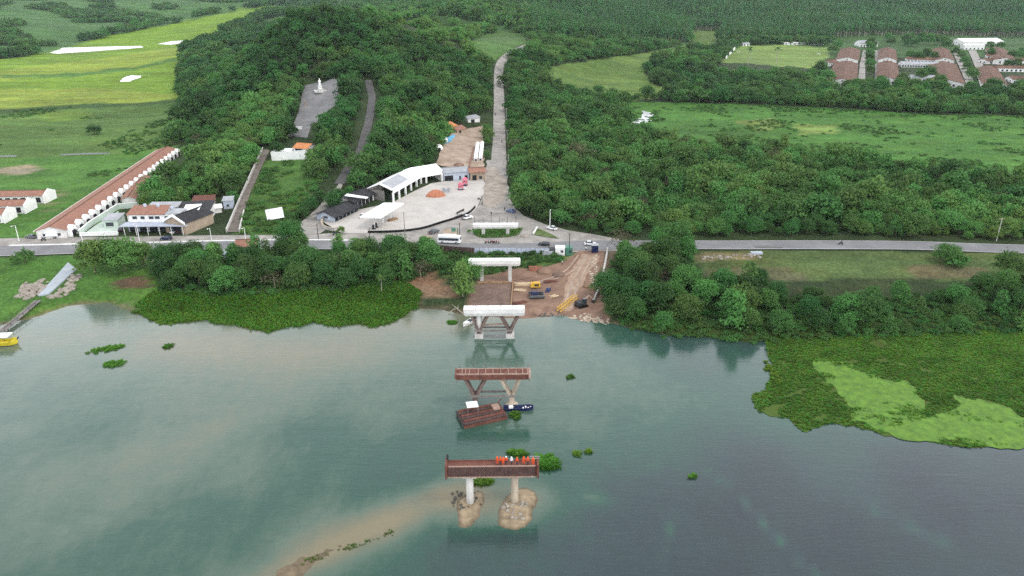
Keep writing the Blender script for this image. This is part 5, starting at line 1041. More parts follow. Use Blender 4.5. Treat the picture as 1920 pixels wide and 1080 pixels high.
def car(label, loc, rz, paint, kind='car', group=None):
    name = {'car': 'car', 'pickup': 'pickup_truck', 'van': 'van'}[kind]; t = thing(name, label, {'car': 'car', 'pickup': 'pickup', 'van': 'van'}[kind], loc, rz, group)
    if kind == 'car':
        body = [(-2.1,.30),(2.05,.30),(2.1,.55),(2.0,.74),(1.05,.88),(-1.55,.92),(-2.05,.85),(-2.12,.6)]; cab = [(1.0,.86),(.35,1.36),(.1,1.43),(-.9,1.43),(-1.25,1.36),(-1.75,.9)]; roof = ((-.42, 0, 1.43), (1.35, 1.12, .06)); wx_ = (-1.3, 1.3)
    elif kind == 'pickup':
        body = [(-1.7,.42),(2.5,.42),(2.55,.75),(2.45,.98),(1.35,1.08),(-2.55,1.08),(-1.7,.8)]; cab = [(1.3,1.06),(.75,1.62),(.5,1.70),(-.55,1.70),(-.8,1.64),(-.95,1.06)]; roof = ((-.02, 0, 1.70), (1.25, 1.2, .06)); wx_ = (-1.6, 1.6)
    else:
        body = [(-2.5,.35),(2.4,.35),(2.5,.7),(2.45,1.0),(1.9,1.15),(-2.45,1.2),(-2.55,.8)]; cab = [(1.85,1.12),(1.2,1.95),(1.0,2.05),(-2.2,2.05),(-2.4,1.95),(-2.5,1.15)]; roof = ((-.6, 0, 2.05), (3.2, 1.35, .06)); wx_ = (-1.6, 1.55)
    part('body', side_loft(body, 1.78), M[paint], t, True if False else False); part('window', side_loft(cab, 1.62, .25), M['glass'], t); m = MB(); m.box(roof[0], roof[1], top=(roof[1][0]*.92, roof[1][1]*.92)); part('roof', m, M[paint], t)
    fx_ = max(x for x, z in body)
    for s in (-1, 1):
        m = MB(); m.box((fx_ - .06, s*.62, .68 if kind == 'car' else .85), (.14, .34, .16)); part('headlight', m, M['whitesheet'], t); m = MB(); m.box((-fx_ + .03, s*.66, .74 if kind == 'car' else .85), (.12, .26, .16)); part('tail_light', m, M['red'], t)
    if kind == 'pickup': m = MB(); m.box((-1.78, 0, 1.07), (1.5, 1.4, .06)); part('load_bed', m, M['dark'], t)
    add_wheels(t, wx_, .80, .33); return t
def road_car(px, py, qx, qy, label, paint, kind='car', group='vehicles at the junction'):
    a, b = gp(px, py), gp(qx, qy); c = (a + b) / 2; c.z = h1(c.x, c.y) + .10; return car(label, c, yaw(a, b), paint, kind, group)
road_car(1096,459.5,1117,459.5,'white car heading right at the right end of the junction','carwhite')
road_car(1043,432.5,1027,428.5,'white car coming along the curve below the right-hand wood','carwhite')
road_car(966,400,950,396,'blue car at the mouth of the uphill road','bluecar')
road_car(866,413,884,409,'white pickup beside the dark yard kerb','carwhite','pickup')
road_car(804,441,822,434,'dark grey pickup left of the white bus','cargrey','pickup')
road_car(1030,461,1010,459.5,'black car on the river road behind the white fence','carblack')
road_car(321,449,303,450,'dark blue car driving past the restaurant','navy',group='vehicles on the road')
road_car(322,439.5,334,433,'white car parked left under the restaurant hall','carwhite',group='cars parked at the restaurant')
road_car(346,440,356,433,'white car parked right of the other one by the restaurant hall','carwhite',group='cars parked at the restaurant')
road_car(337,439,345,433,'black car parked between the two white cars at the restaurant','carblack',group='cars parked at the restaurant')
road_car(676,410,687,404,'white car parked beside the filling station canopy','carwhite',group='cars parked at the filling station')
road_car(226,436,228,430,'black car parked at the left end of the restaurant canopy','carblack',group='cars parked at the restaurant')
road_car(64,447,54,446,'grey car parked on the service road at the left','cargrey',group='vehicles on the road')
# bus and lorry
def bus(label, loc, rz):
    t = thing('bus', label, 'bus', loc, rz); L = 8.4
    part('body', side_loft([(-L/2,.45),(L/2,.45),(L/2+.05,1.2),(L/2-.15,2.9),(-L/2+.1,2.95),(-L/2,1.2)], 2.4, .12), M['carwhite'], t)
    for s in (-1, 1):
        m = MB(); m.box((-.1, s*1.185, 1.75), (L - 1.0, .05, .95)); part('window_band', m, M['glass'], t)
        m = MB(); m.box((L/2 + .03, s*.8, .85), (.08, .4, .25)); part('headlight', m, M['whitesheet'], t)
    m = MB(); m.box((L/2 - .03, 0, 1.9), (.14, 2.0, 1.2)); part('windscreen', m, M['glass'], t); m = MB(); m.box((-.5, 0, 3.0), (3.4, 1.6, .22)); part('roof_unit', m, M['white'], t); add_wheels(t, (-L*.3, L*.32), 1.05, .48); return t
a, b = gp(824, 455), gp(862, 457); c = (a+b)/2; c.z = h1(c.x, c.y) + .1; bus('white bus with dark side windows parked at the front of the junction', c, yaw(a, b))
def lorry(label, loc, rz, boxm, L=7.0):
    t = thing('lorry', label, 'lorry', loc, rz); part('cab', side_loft([(L/2-1.9,.6),(L/2,.6),(L/2+.05,1.4),(L/2-.25,2.4),(L/2-1.9,2.45)], 2.2, .1), M['carwhite'], t); m = MB(); m.box((L/2 - .05, 0, 1.85), (.16, 1.8, .7)); part('windscreen', m, M['glass'], t)
    m = MB(); m.box((-.9, 0, 1.9), (L - 2.2, 2.3, 2.1)); part('cargo_box', m, M[boxm], t); m = MB(); m.box((-.3, 0, .72), (L - .8, 1.0, .25)); part('chassis', m, M['dark'], t); add_wheels(t, (-L*.28, L*.33), .95, .48); return t
a, b = gp(110, 446), gp(84, 446); c = (a+b)/2; c.z += .1; lorry('white box lorry parked at the near end of the long red-roofed row', c, yaw(a, b), 'carwhite', 6.0)
# motorcycles
def moto_parts(t, paint):
    add = [(-.62, .0), (.62, .0)]
    for x, _ in add:
        m = MB(); m.tube((x, -.06, .31), (x, .06, .31), .31, n=14); part('wheel', m, M['tyre'], t)
    m = MB(); m.bar((-.6, 0, .35), (.1, 0, .5), .16, .2); m.bar((.1, 0, .5), (.62, 0, .34), .08, .08); m.bar((.42, 0, .95), (.64, 0, .32), .07, .07); part('frame', m, M['dark'], t)
    m = MB(); m.box((.15, 0, .78), (.5, .28, .24), top=(.4, .18)); part('tank', m, M[paint], t); m = MB(); m.box((-.35, 0, .78), (.65, .26, .12)); part('seat', m, M['black'], t); m = MB(); m.tube((.38, -.34, 1.02), (.38, .34, 1.02), .025, n=5); part('handlebar', m, M['steel'], t)
def motorbike(px, py, rz, label, plabel, paint, top):
    p = gp(px, py, .1); t = thing('motorcycle', label, 'motorcycle', p, rz, 'motorcycles'); moto_parts(t, paint); 
    if plabel:
        d = Vector((math.cos(rz), math.sin(rz), 0)); person(plabel, (p.x - d.x*.3, p.y - d.y*.3, p.z - .02), rz - math.pi/2, 'sit', top)
motorbike(1576,459,math.pi,'motorcycle on the right river road','rider in dark clothes on the right river road','dark','trouser'); motorbike(929,216,1.55,'motorcycle far up the uphill road','rider far up the uphill road','dark','trouser'); motorbike(941,267,-1.55,'motorcycle coming down the uphill road','rider coming down the uphill road','red','trouser')
motorbike(82,452,.1,'motorcycle on the service road near the box lorry','rider near the box lorry','dark','trouser'); motorbike(628,441,.5,'motorcycle by the small yellow-green street tree','rider by the small street tree','dark','navy'); motorbike(898,375,2.4,'motorcycle beside the yard kerb end',None,'dark','trouser')
LM = ['first from left', 'second from left', 'third from left', 'fourth from left', 'rightmost']
for i in range(5): motorbike(913 + i * 4.6 + (4 if i else 0), 456.5 - (i % 2) * .6, .5 + i * .3, 'parked motorcycle, %s in the red row by the river road' % LM[i], None, 'red' if i % 2 else 'pink', 'trouser')

# ================================================================== BUILDINGS
def frame_ab(a, b): return yaw(a, b), (Vector((b[0], b[1])) - Vector((a[0], a[1]))).length
def building(name, label, cat, a, b, w, hw, rise, wallm, roofm, wins=(), over=.45, style='gable', group=None, z=None, ridge=None):
    """a->b is one long base edge; the building lies to its left."""
    rz, L = frame_ab(a, b); zz = min(h1(a[0], a[1]), h1(b[0], b[1])) if z is None else z
    t = thing(name, label, cat, (a[0], a[1], zz), rz, group)
    m = MB()
    if style == 'gable': m.add([(0,0,-1.5),(L,0,-1.5),(L,w,-1.5),(0,w,-1.5),(0,0,hw),(L,0,hw),(L,w,hw),(0,w,hw),(0,w/2,hw+rise*.96),(L,w/2,hw+rise*.96)], [(0,1,5,4),(2,3,7,6),(1,2,6,9,5),(3,0,4,8,7)])
    else: m.add([(0,0,-1.5),(L,0,-1.5),(L,w,-1.5),(0,w,-1.5),(0,0,hw),(L,0,hw),(L,w,hw+rise),(0,w,hw+rise)], [(0,1,5,4),(2,3,7,6),(1,2,6,5),(3,0,4,7),(4,5,6,7)])
    part('wall', m, M[wallm], t)
    m = MB(); o = over; th = .16
    if style == 'gable':
        s = rise / (w/2); pr = [(-o, hw - o*s + .04), (w/2, hw + rise + .04), (w + o, hw - o*s + .04), (w + o, hw - o*s + .04 + th), (w/2, hw + rise + .04 + th), (-o, hw - o*s + .04 + th)]
    else:
        s = rise / w; pr = [(-o, hw - o*s + .04), (w + o, hw + rise + o*s + .04), (w + o, hw + rise + o*s + .04 + th), (-o, hw - o*s + .04 + th)]
    n = len(pr); vs = [(-o, y, z_) for y, z_ in pr] + [(L + o, y, z_) for y, z_ in pr]
    if style == 'gable': fs = [(0,1,4,5),(1,2,3,4),(n,n+5,n+4,n+1),(n+1,n+4,n+3,n+2)]
    else: fs = [(0,1,2,3),(n+3,n+2,n+1,n)]
    m.add(vs, fs + [(k, n+k, n+(k+1) % n, (k+1) % n) for k in range(n)]); roof = part('roof', m, M[roofm], t)
    if style == 'gable':
        m = MB(); m.bar((-o, w/2, hw + rise + .26), (L + o, w/2, hw + rise + .26), .35, .12); part('ridge', m, M[roofm if roofm != 'tile' else 'oldtile'], roof)
    for side, u, z0, ww, h_, kind in wins:
        m = MB(); e = .04
        c, d = {'f': ((u, -e, z0 + h_/2), (ww, .10, h_)), 'b': ((u, w + e, z0 + h_/2), (ww, .10, h_)), 'l': ((-e, u, z0 + h_/2), (.10, ww, h_)), 'r': ((L + e, u, z0 + h_/2), (.10, ww, h_))}[side]
        m.box(c, d); q = part('door' if kind == 'd' else 'window', m, M['opening' if kind in 'do' else 'glass'], t)
        if kind == 'w':
            m = MB(); cc = list(c); dd = list(d); cc[2] = z0 - .06; dd[2] = .12
            if side in 'fb': dd[0] += .2; dd[1] = .2
            else: dd[1] += .2; dd[0] = .2
            m.box(cc, dd); part('sill', m, M['white'], q)
    return t
def P2d(px, py, z=4.5): p = at(px, py, z); return (p.x, p.y)

# long red-roofed motel row with white porches
a, b = P2d(126, 447), P2d(334, 291); t = building('row_building', 'very long red-tiled row with a line of white gabled porches at left', 'building', a, b, 10.2, 3.2, 1.5, 'offwhite', 'tile', [('l', 2.5, 1, 1.2, 1.0, 'w'), ('l', 7.5, 1, 1.2, 1.0, 'w')]); rz, L = frame_ab(a, b); NP = 22
for i in range(NP):
    x0 = L * (i + .5) / NP; w = L / NP * .66; m = MB(); m.add([(x0-w/2,-1.7,-.6),(x0+w/2,-1.7,-.6),(x0+w/2,-1.7,2.6),(x0+w*.3,-1.7,3.7),(x0,-1.7,4.1),(x0-w*.3,-1.7,3.7),(x0-w/2,-1.7,2.6)] + [(x0-w/2,-.06,-.6),(x0+w/2,-.06,-.6),(x0+w/2,-.06,2.9),(x0+w*.3,-.06,3.9),(x0,-.06,4.3),(x0-w*.3,-.06,3.9),(x0-w/2,-.06,2.9)], [(0,1,2,3,4,5,6)] + [(k, 7+k, 7+(k+1) % 7, (k+1) % 7) for k in range(1, 7)])
    pc = part('porch', m, M['white'], t); m = MB(); m.box((x0 - w*.12, -1.74, 1.05), (w*.6, .12, 2.7)); part('opening', m, M['opening'], pc); m = MB(); m.box((x0 + w*.30, -1.74, 1.3), (w*.16, .12, 1.1)); part('window', m, M['glass'], pc)
m = MB(); m.bar((-.5, 10.75, 3.1), (L + .5, 10.75, 3.1), .35, .35); part('gutter', m, M['offwhite'], t)
# second, partly hidden, roof right of its far end
building('row_building', 'shorter red-tiled roof half hidden by trees behind the restaurant', 'building', P2d(256, 382), P2d(282, 340), 5.5, 2.8, 1.0, 'offwhite', 'tile')
# two red-roofed blocks at the left edge
for i, (pa, pb, lab) in enumerate((((-140,383),(84,379),'upper of two red-roofed white blocks at the left edge'), ((-140,405),(48,399),'lower of two red-roofed white blocks at the left edge'), ((-140,424),(10,418),'lowest white-ended block cut by the left edge'))):
    a, b = P2d(*pa), P2d(*pb); L = frame_ab(a, b)[1]; tt = building('end_block', lab, 'building', a, b, 8.5, 3.4, 1.3, 'white', 'tile', [('f', L - 2.5 - k * 3.2, .4, 1.9, 2.2, 'o') for k in range(10)])
    m = MB(); m.add([(L+.06,-.9,-1),(L+.06,9.4,-1),(L+.06,9.4,3.6),(L+.06,4.2,5.6),(L+.06,-.9,3.6)] + [(L+.5,-.9,-1),(L+.5,9.4,-1),(L+.5,9.4,3.6),(L+.5,4.2,5.6),(L+.5,-.9,3.6)], [(4,3,2,1,0),(5,6,7,8,9)] + [(k, (k+1) % 5, 5+(k+1) % 5, 5+k) for k in range(5)]); part('end_wall', m, M['white'], tt)
# restaurant with canopy, upper floor and hall
zr = 4.5; ox, oy = -147.5, 266.5; t = thing('restaurant', 'two-storey white restaurant with long front canopy and red tiled upper roof', 'building', (ox, oy, zr), 0.02)
m = MB(); m.box((11.5, 6.2, 1.6), (22.5, 8.0, 4.2)); part('ground_floor', m, M['bluegrey'], t); m = MB(); m.box((12, 0, 3.75), (25, 5.6, .3)); part('canopy', m, M['bluegrey'], t)
for k in range(6): m = MB(); m.tube((.8 + k * 4.4, -2.3, -.3), (.8 + k * 4.4, -2.3, 3.6), .12, n=8); part('post', m, M['white'], t)
for k in range(6): m = MB(); m.box((2.2 + k * 3.8, 2.14, 1.3), (2.9, .10, 2.5)); part('shopfront', m, M['opening'], t)
m = MB(); m.box((10.5, 6.2, 5.3), (19.5, 6.6, 3.0)); part('upper_floor', m, M['white'], t)
for x_, wd in ((3.0, 1.7), (6.0, 1.5), (9.3, 1.8), (11.6, 1.8), (15.4, 2.0)): m = MB(); m.box((x_, 2.86, 5.5), (wd, .10, 1.1)); w_ = part('window', m, M['glass'], t); m = MB(); m.box((x_, 2.84, 4.86), (wd + .3, .2, .14)); part('sill', m, M['white'], w_)
m = MB(); m.box((.5, 2.87, 5.2), (.3, .12, 2.6)); part('pilaster', m, M['offwhite'], t)
m = MB(); m.add([(.2,2.3,6.7),(14.6,2.3,6.7),(14.6,10,8.3),(.2,10,8.3),(.2,2.3,6.95),(14.6,2.3,6.95),(14.6,10,8.55),(.2,10,8.55)], [(3,2,1,0),(4,5,6,7),(0,1,5,4),(1,2,6,5),(2,3,7,6),(3,0,4,7)]); part('tiled_roof', m, M['tile'], t)
m = MB(); m.box((17.6, 6.4, 7.0), (5.6, 7.4, .3)); part('flat_roof', m, M['greysheet'], t)
for k in range(5): m = MB(); m.box((1.5 + k * 3.9, 14.2 + (k % 2) * 1.5, 4.4 + .4 * (k % 3)), (3.5, 4.5, .22), rx=.08); part('rear_roof', m, M[('greysheet', 'darkroof', 'darkroof', 'whitesheet', 'greysheet')[k]], t)
m = MB(); m.box((10, 13.6, 2.0), (19, 6.5, 4.2)); part('rear_wing', m, M['offwhite'], t)
for k in range(3): m = MB(); m.lathe([(.6, 0), (.65, 1.0), (.5, 1.15), (.1, 1.25)], 10, (5 + k * 5, 8.6, 8.25 if k < 2 else 7.2)); part('water_tank', m, M['bluegrey'], t)
a, b = (-123.6, 264.5), (-118.4, 279); t = building('hall', 'dark-roofed hall with white gable and beige side wall right of the restaurant', 'building', a, b, 9.5, 4.6, 2.2, 'beige', 'darkroof', [('l', 4.8, -.2, 5.6, 3.6, 'o')]); m = MB(); m.add([(-.25,-.6,4.2),(-.25,4.75,6.9),(-.25,10.1,4.2),(-.25,10.1,5.0),(-.25,4.75,7.9),(-.25,-.6,5.0),(-.7,-.6,4.2),(-.7,4.75,6.9),(-.7,10.1,4.2),(-.7,10.1,5.0),(-.7,4.75,7.9),(-.7,-.6,5.0)], [(0,1,4,5),(1,2,3,4),(11,10,7,6),(10,9,8,7)] + [(k, (k+1) % 6, 6+(k+1) % 6, 6+k) for k in range(6)]); part('gable_band', m, M['white'], t)
m = MB(); m.bar((2, 10.2, 5.3), (13, 10.2, 5.3), .5, 1.2); part('white_parapet', m, M['white'], t)
building('annex', 'black-roofed white annex between the restaurant and the hall', 'building', (-131.5, 271.5), (-124.5, 272.5), 7, 5.2, 1.2, 'white', 'darkroof', [('f', 2, 3.2, 1.6, 1, 'w'), ('f', 5, 3.2, 1.4, 1, 'w')], style='mono'); building('annex', 'grey sheet-roofed annex behind the tiled restaurant roof', 'building', (-145, 279), (-134, 279.5), 8, 5.6, .8, 'offwhite', 'greysheet', style='mono'); building('annex', 'dark flat-roofed annex behind the hall', 'building', (-133, 281), (-121, 283), 9, 4.6, 1.0, 'offwhite', 'darkroof', style='mono'); building('annex', 'small white-roofed annex wedged behind the black-roofed one', 'building', (-128, 276), (-123, 277), 5, 6.2, .6, 'white', 'whitesheet', style='mono')
building('shed', 'low shed with dark red sheet roof behind the hall', 'shed', P2d(362, 396), P2d(400, 394), 8, 3.0, .8, 'beige', 'rust', style='mono'); building('shed', 'grey box-like shed beside the stairway wall', 'shed', P2d(421, 398), P2d(438, 397), 5, 3.6, .4, 'bluegrey', 'greysheet', [('f', 1.7, 1, 1, 1, 'w')], style='mono'); building('shed', 'small lean-to with bright white roof below the stairway wall', 'shed', P2d(398, 405), P2d(417, 403), 3.5, 2.2, .5, 'offwhite', 'whitesheet', style='mono')
# walled mint-green court left of the restaurant
def wall_run(name, label, pts, h, th, mt, cap=None, cat='wall', z=None):
    P = [gp(*q) if z is None else at(*q, z) for q in pts]; t = thing(name, label, cat, P[0])
    for p, q in zip(P[:-1], P[1:]):
        a = p - P[0]; b = q - P[0]; m = MB(); n = max(1, int((b - a).length / 8)); 
        for k in range(n): u = a + (b-a)*(k/n); v = a + (b-a)*((k+1)/n); m.bar(tuple(u + Vector((0,0,h/2-.3))), tuple(v + Vector((0,0,h/2-.3))), th, h + .6)
        w_ = part('wall_section', m, M[mt], t)
        if cap: m = MB(); m.bar(tuple(a + Vector((0,0,h + .07))), tuple(b + Vector((0,0,h + .07))), th + .15, .14); part('coping', m, M[cap], w_)
    return t
wall_run('court_wall', 'low white and mint wall round the pool court left of the restaurant', [(150,442),(172,424),(222,392),(262,389)], 2.2, .4, 'mint', 'white'); wall_run('court_wall', 'white front wall of the pool court along the service road', [(150,443),(186,442),(222,441)], 1.3, .35, 'white', 'white')
sheet('court_floor', w2([(155,441),(176,425),(222,396),(224,425),(222,440)]), M['mint'], .12, 3)
building('court_house', 'pale mint flat-roofed annex inside the pool court', 'building', P2d(196, 428), P2d(222, 427), 8, 3.0, .3, 'mint', 'greysheet', [('f', 2.2, .5, 2.8, 1.6, 'w')], style='mono')
# stairway up the hill between walls
st_l = [(425,436),(440,400),(459,356),(476,318),(493,281)]; st_r = [(449,436),(458,398),(472,356),(489,318),(507,281)]
poly = [tuple(gp(*q))[:2] for q in st_r] + [tuple(gp(*q))[:2] for q in st_l[::-1]]; M['stairs'] = mat('stair_concrete', (.17,.145,.125), .9, .3, .3); sheet('stairway', poly, M['stairs'], .25, 1.5)
wall_run('stair_wall', 'pale wall along the left side of the hill stairway', st_l, 1.5, .45, 'concrete'); wall_run('stair_wall', 'short pale wall at the lower right side of the hill stairway', st_r[:2], 1.3, .45, 'concrete')
# hillside house and gate, plaza statue
a, b = gp(512, 302), gp(574, 299); wall_run('terrace_wall', 'white terrace wall in front of the hillside house', [(510,301),(530,301),(552,299),(575,298)], 4.2, .5, 'white', 'white')
q = gp(549, 291); q2 = gp(575, 290); building('hillside_house', 'small house with bright orange tiled roof below the plaza', 'house', (q.x, q.y + 2), (q2.x, q2.y + 2), 9, 3.2, 1.6, 'white', 'orange', [('f', 3.2, .4, 4.2, 2.4, 'o')]); q3 = gp(520, 294); building('side_shelter', 'white flat shelter left of the hillside house', 'shed', (q3.x - 2, q3.y), (q3.x + 7, q3.y), 4, 3.0, .4, 'white', 'whitesheet', [('f', 4, 0, 4, 2.2, 'o')], style='mono')
q = gp(557, 244); m = MB(); m.box((0,0,1.1), (6.0,.5,2.8)); single('plaza_gate', m, M['white'], 'low white wall closing the lower end of the plaza', 'wall', (q.x, q.y, q.z - .3))
q = gp(601, 172); t = thing('statue', 'white robed statue on a stepped round pedestal in the plaza', 'statue', q)
m = MB(); m.lathe([(4.2,-.4),(4.2,.5),(3.2,.55),(3.2,1.1),(2.2,1.15),(2.2,1.9),(1.2,2.0)], 20); part('pedestal', m, M['concrete'], t); m = MB(); m.lathe([(1.3,1.9),(1.25,3.4),(1.5,3.5),(1.5,3.8),(.9,3.85)], 14); part('plinth', m, M['white'], t)
m = MB(); m.lathe([(.95,3.8),(.85,4.5),(.7,5.4),(.62,6.2),(.72,7.0),(.66,7.5),(.30,7.75),(.20,7.85),(.32,8.1),(.34,8.4),(.22,8.7),(.05,8.8)], 14); part('robed_figure', m, M['white'], t, True)
for s in (-1, 1): m = MB(); m.tube((s*.6,0,7.3), (s*.85,-.25,6.5), .2, .17, 7); m.tube((s*.85,-.25,6.55), (s*.35,-.75,6.8), .17, .12, 7); part('arm', m, M['white'], t)
for k in range(6): m = MB(); g = k * 1.047; m.box((math.cos(g)*3.7, math.sin(g)*3.7, .75), (.8,.8,.9)); part('planter', m, M['white'], t)
q = gp(573, 200); m = MB(); m.lathe([(.9,-.2),(.9,.3),(.45,.4),(.35,3.6),(.5,3.7),(.1,4.0)], 10); single('stone_pillar', m, M['beige'], 'small pale stone pillar in the lower left of the plaza', 'pillar', q)
m = MB(); q = gp(556, 420); t = thing('billboard', 'blank white billboard panel leaning on the slope above the driveway', 'billboard', gp(517, 416), .25); m.box((0, 0, 3.4), (6.6, .18, 4.2), ry=-.12, rx=-.25); part('panel', m, M['whitesheet'], t)
for s in (-1, 1): m = MB(); m.tube((s*2.4, .3, -.5), (s*2.4, .2, 4.6), .12, n=6); part('post', m, M['dark'], t)

# filling station: canopy, kiosk building, warehouse
A, B, C = Vector((-51.7, 309.8)), Vector((-43.0, 338.6)), Vector((-33.7, 346.0)); A2, B2, C2 = Vector((-63.2, 313.3)), Vector((-53.4, 345.7)), Vector((-41.2, 355.4)); zw = 4.5
t = thing('warehouse', 'large white bent warehouse with open bays along the concrete yard', 'warehouse', (A.x, A.y, zw)); o2 = lambda v, z: (v.x - A.x, v.y - A.y, z)
E0, E1 = 6.0, 8.3
def quadslab(m, p, th):
    vs = [Vector(q) for q in p]; n = (vs[1]-vs[0]).cross(vs[2]-vs[0]).normalized(); n = n if n.z > 0 else -n
    lo = [v - n*th for v in vs]; m.add(vs + lo, [(0,1,2,3),(7,6,5,4),(0,4,5,1),(1,5,6,2),(2,6,7,3),(3,7,4,0)])
mid = lambda p, q: (p + q) / 2
dA = (A - B).normalized() * .9; dC = (C - B).normalized() * .7; Af, Am, Ab = A + dA, mid(A, A2) + dA, A2 + dA; Cf, Cm, Cb = C + dC, mid(C, C2) + dC, C2 + dC
for nm, q, mt in (('roof_slope', (Af, B, mid(B, B2), Am), 'whitesheet'), ('roof_slope', (B, Cf, Cm, mid(B, B2)), 'whitesheet'), ('roof_slope', (Am, mid(B, B2), B2, Ab), 'whitesheet'), ('roof_slope', (mid(B, B2), Cm, Cb, B2), 'whitesheet')):
    m = MB(); mids = {tuple(v) for v in (Am, mid(B, B2), Cm)}; quadslab(m, [o2(v, E1 if tuple(v) in mids else E0) for v in q], .18); part(nm, m, M[mt], t)
g0, g1 = Af + (B - Af) * .06, Af + (B - Af) * .60; h0, h1_ = Am + (mid(B, B2) - Am) * .06, Am + (mid(B, B2) - Am) * .60; e0 = lambda p, q, k: p + (q - p) * k
m = MB(); quadslab(m, [o2(e0(g0,h0,.12), E0+(E1-E0)*.12+.12), o2(e0(g1,h1_,.12), E0+(E1-E0)*.12+.12), o2(e0(g1,h1_,.97), E0+(E1-E0)*.97+.12), o2(e0(g0,h0,.97), E0+(E1-E0)*.97+.12)], .08); part('grey_roof_strip', m, M['greysheet'], t)  # flat grey strip laid over part of the front roof slope
for p, q in ((A, B), (B, C)):
    m = MB(); m.bar(o2(p, E0 - .85), o2(q, E0 - .85), .35, 1.7); part('fascia', m, M['white'], t)
for p, q in ((A2, B2), (B2, C2), (C, C2)):
    m = MB(); m.bar(o2(p, E0/2 - .2), o2(q, E0/2 - .2), .3, E0 + .3); part('wall', m, M['offwhite'], t)
cols = [A + (B - A) * k for k in (0, .2, .42, .62, .83, 1.0)] + [B + (C - B) * .25, C]
for v in cols: m = MB(); x_, y_, _ = o2(v, 0); m.box((x_, y_, 2.2), (.7, .7, 5.0), rz=-.29); part('column', m, M['white'], t)
m = MB(); q = o2(e0(A, A2, .5), 0); m.bar(o2(e0(A, A2, .35), 2.5), o2(A2, 2.5), .25, 5.5); part('end_wall', m, M['darkconcrete'], t)
for k in range(4):
    p = A + (B - A) * (.12 + .22 * k) + Vector((-3.2, 1.0)); m = MB(); m.box((0, 0, .9), (1.4, 1.0, 1.8)); m.tube((-.3, 0, 1.8), (-.3, 0, 2.6), .25, n=8); single('machine', m, M['dark'], 'dark machine standing in bay %s of the white warehouse, counted from the near end' % ('one', 'two', 'three', 'four')[k], 'machine', (p.x, p.y, zw + .1), .3, 'machines in the warehouse')
building('station_block', 'long low building with dark roof and pale blue end wall', 'building', (-71, 281), (-64.8, 296), 8.5, 2.6, 1.5, 'bluegrey', 'darkroof', [('f', 1.6 + 2.7 * k, 0, 2.3, 2.2, 'o') for k in range(6)] + [('l', 4.2, 1.2, 1.9, .9, 'w')], over=1.3)
building('station_block', 'taller dark-roofed building between the low block and the white warehouse', 'building', (-66.4, 297.5), (-60.5, 311.5), 9.0, 3.6, 1.5, 'offwhite', 'darkroof', [('f', 1.6 + 2.8 * k, 0, 2.4, 2.8, 'o') for k in range(5)], over=1.2)
q = MB(); q.add([(0,0,0),(9.5,-2.0,-.9),(9.8,-.2,-.7),(.8,2.4,.3),(0,0,-.12),(9.5,-2.0,-1.02),(9.8,-.2,-.82),(.8,2.4,.18)], [(0,1,2,3),(7,6,5,4),(0,4,5,1),(1,5,6,2),(2,6,7,3),(3,7,4,0)]); single('awning', q, M['whitesheet'], 'white twisted sheet awning between the two dark-roofed blocks', 'awning', (-70.5, 299.5, 10.6), .1)
t = thing('station_canopy', 'pale sloping filling station canopy on posts over the pumps', 'canopy', (-51.5, 280.5, 4.55), math.radians(-16.5)); m = MB(); m.add([(-4.5,-10.5,4.6),(4.5,-10.5,5.2),(4.5,10.5,5.2),(-4.5,10.5,4.6),(-4.5,-10.5,5.2),(4.5,-10.5,5.8),(4.5,10.5,5.8),(-4.5,10.5,5.2)], [(3,2,1,0),(4,5,6,7),(0,1,5,4),(1,2,6,5),(2,3,7,6),(3,0,4,7)]); part('roof', m, M['whitesheet'], t)
for y_ in (-7.5, 0, 7.5): m = MB(); m.tube((0, y_, -.3), (0, y_, 5.0), .22, n=8); part('post', m, M['white'], t)
for k, y_ in enumerate((-6.2, -8.6)):
    c_, s_ = math.cos(math.radians(-16.5)), math.sin(math.radians(-16.5)); m = MB(); m.box((0,0,.85), (.8,.55,1.7)); m.box((0,0,.1), (1.6,1.1,.2)); single('fuel_pump', m, M['dark'], ('fuel pump nearer the warehouse under the station canopy', 'fuel pump nearer the road under the station canopy')[k], 'fuel pump', (-51.5 - s_*y_, 280.5 + c_*y_, 4.6), 0, 'fuel pumps')
wall_run('planter_wall', 'curved low grey planter wall at the corner of the dark-roofed block', [(606,413),(603,420),(606,427),(614,431),(626,433),(634,431)], 1.1, .5, 'concrete', 'dirtyconcrete')
kl = [tuple(gp(*q)) for q in ((690,437),(745,435.5),(790,430),(830,418),(862,408),(880,400),(891,389))]; t = thing('yard_kerb', 'long curved black kerb rail bounding the concrete yard', 'kerb', kl[0]); kk = smooth_line(kl, 6)
for i in range(0, len(kk) - 1, 2):
    m = MB(); 
    for u, v in zip(kk[i:i+3][:-1], kk[i:i+3][1:]): m.bar(tuple(u - kk[0] + Vector((0,0,.45))), tuple(v - kk[0] + Vector((0,0,.45))), .35, .9)
    part('rail_section', m, M['black'], t)
for i, (a_, b_) in enumerate((((852,412),(866,406)), ((856,403),(870,396)))):
    p, q = gp(*a_), gp(*b_); t = thing('pipe_rack', ('lower dark pipe rack leaning on the yard kerb', 'upper dark pipe rack lying in the yard by the kerb')[i], 'rack', p); d = q - p
    for k in range(3): m = MB(); m.tube((0, k*.35, .5 + .2*k), tuple(d + Vector((0, k*.35, .5 + .2*k))), .12, n=6); part('pipe', m, M['black'], t)
    for k in (.1, .9): m = MB(); m.box(tuple(d*k + Vector((0,.3,.4))), (.2,1.2,.9)); part('stand', m, M['dark'], t)
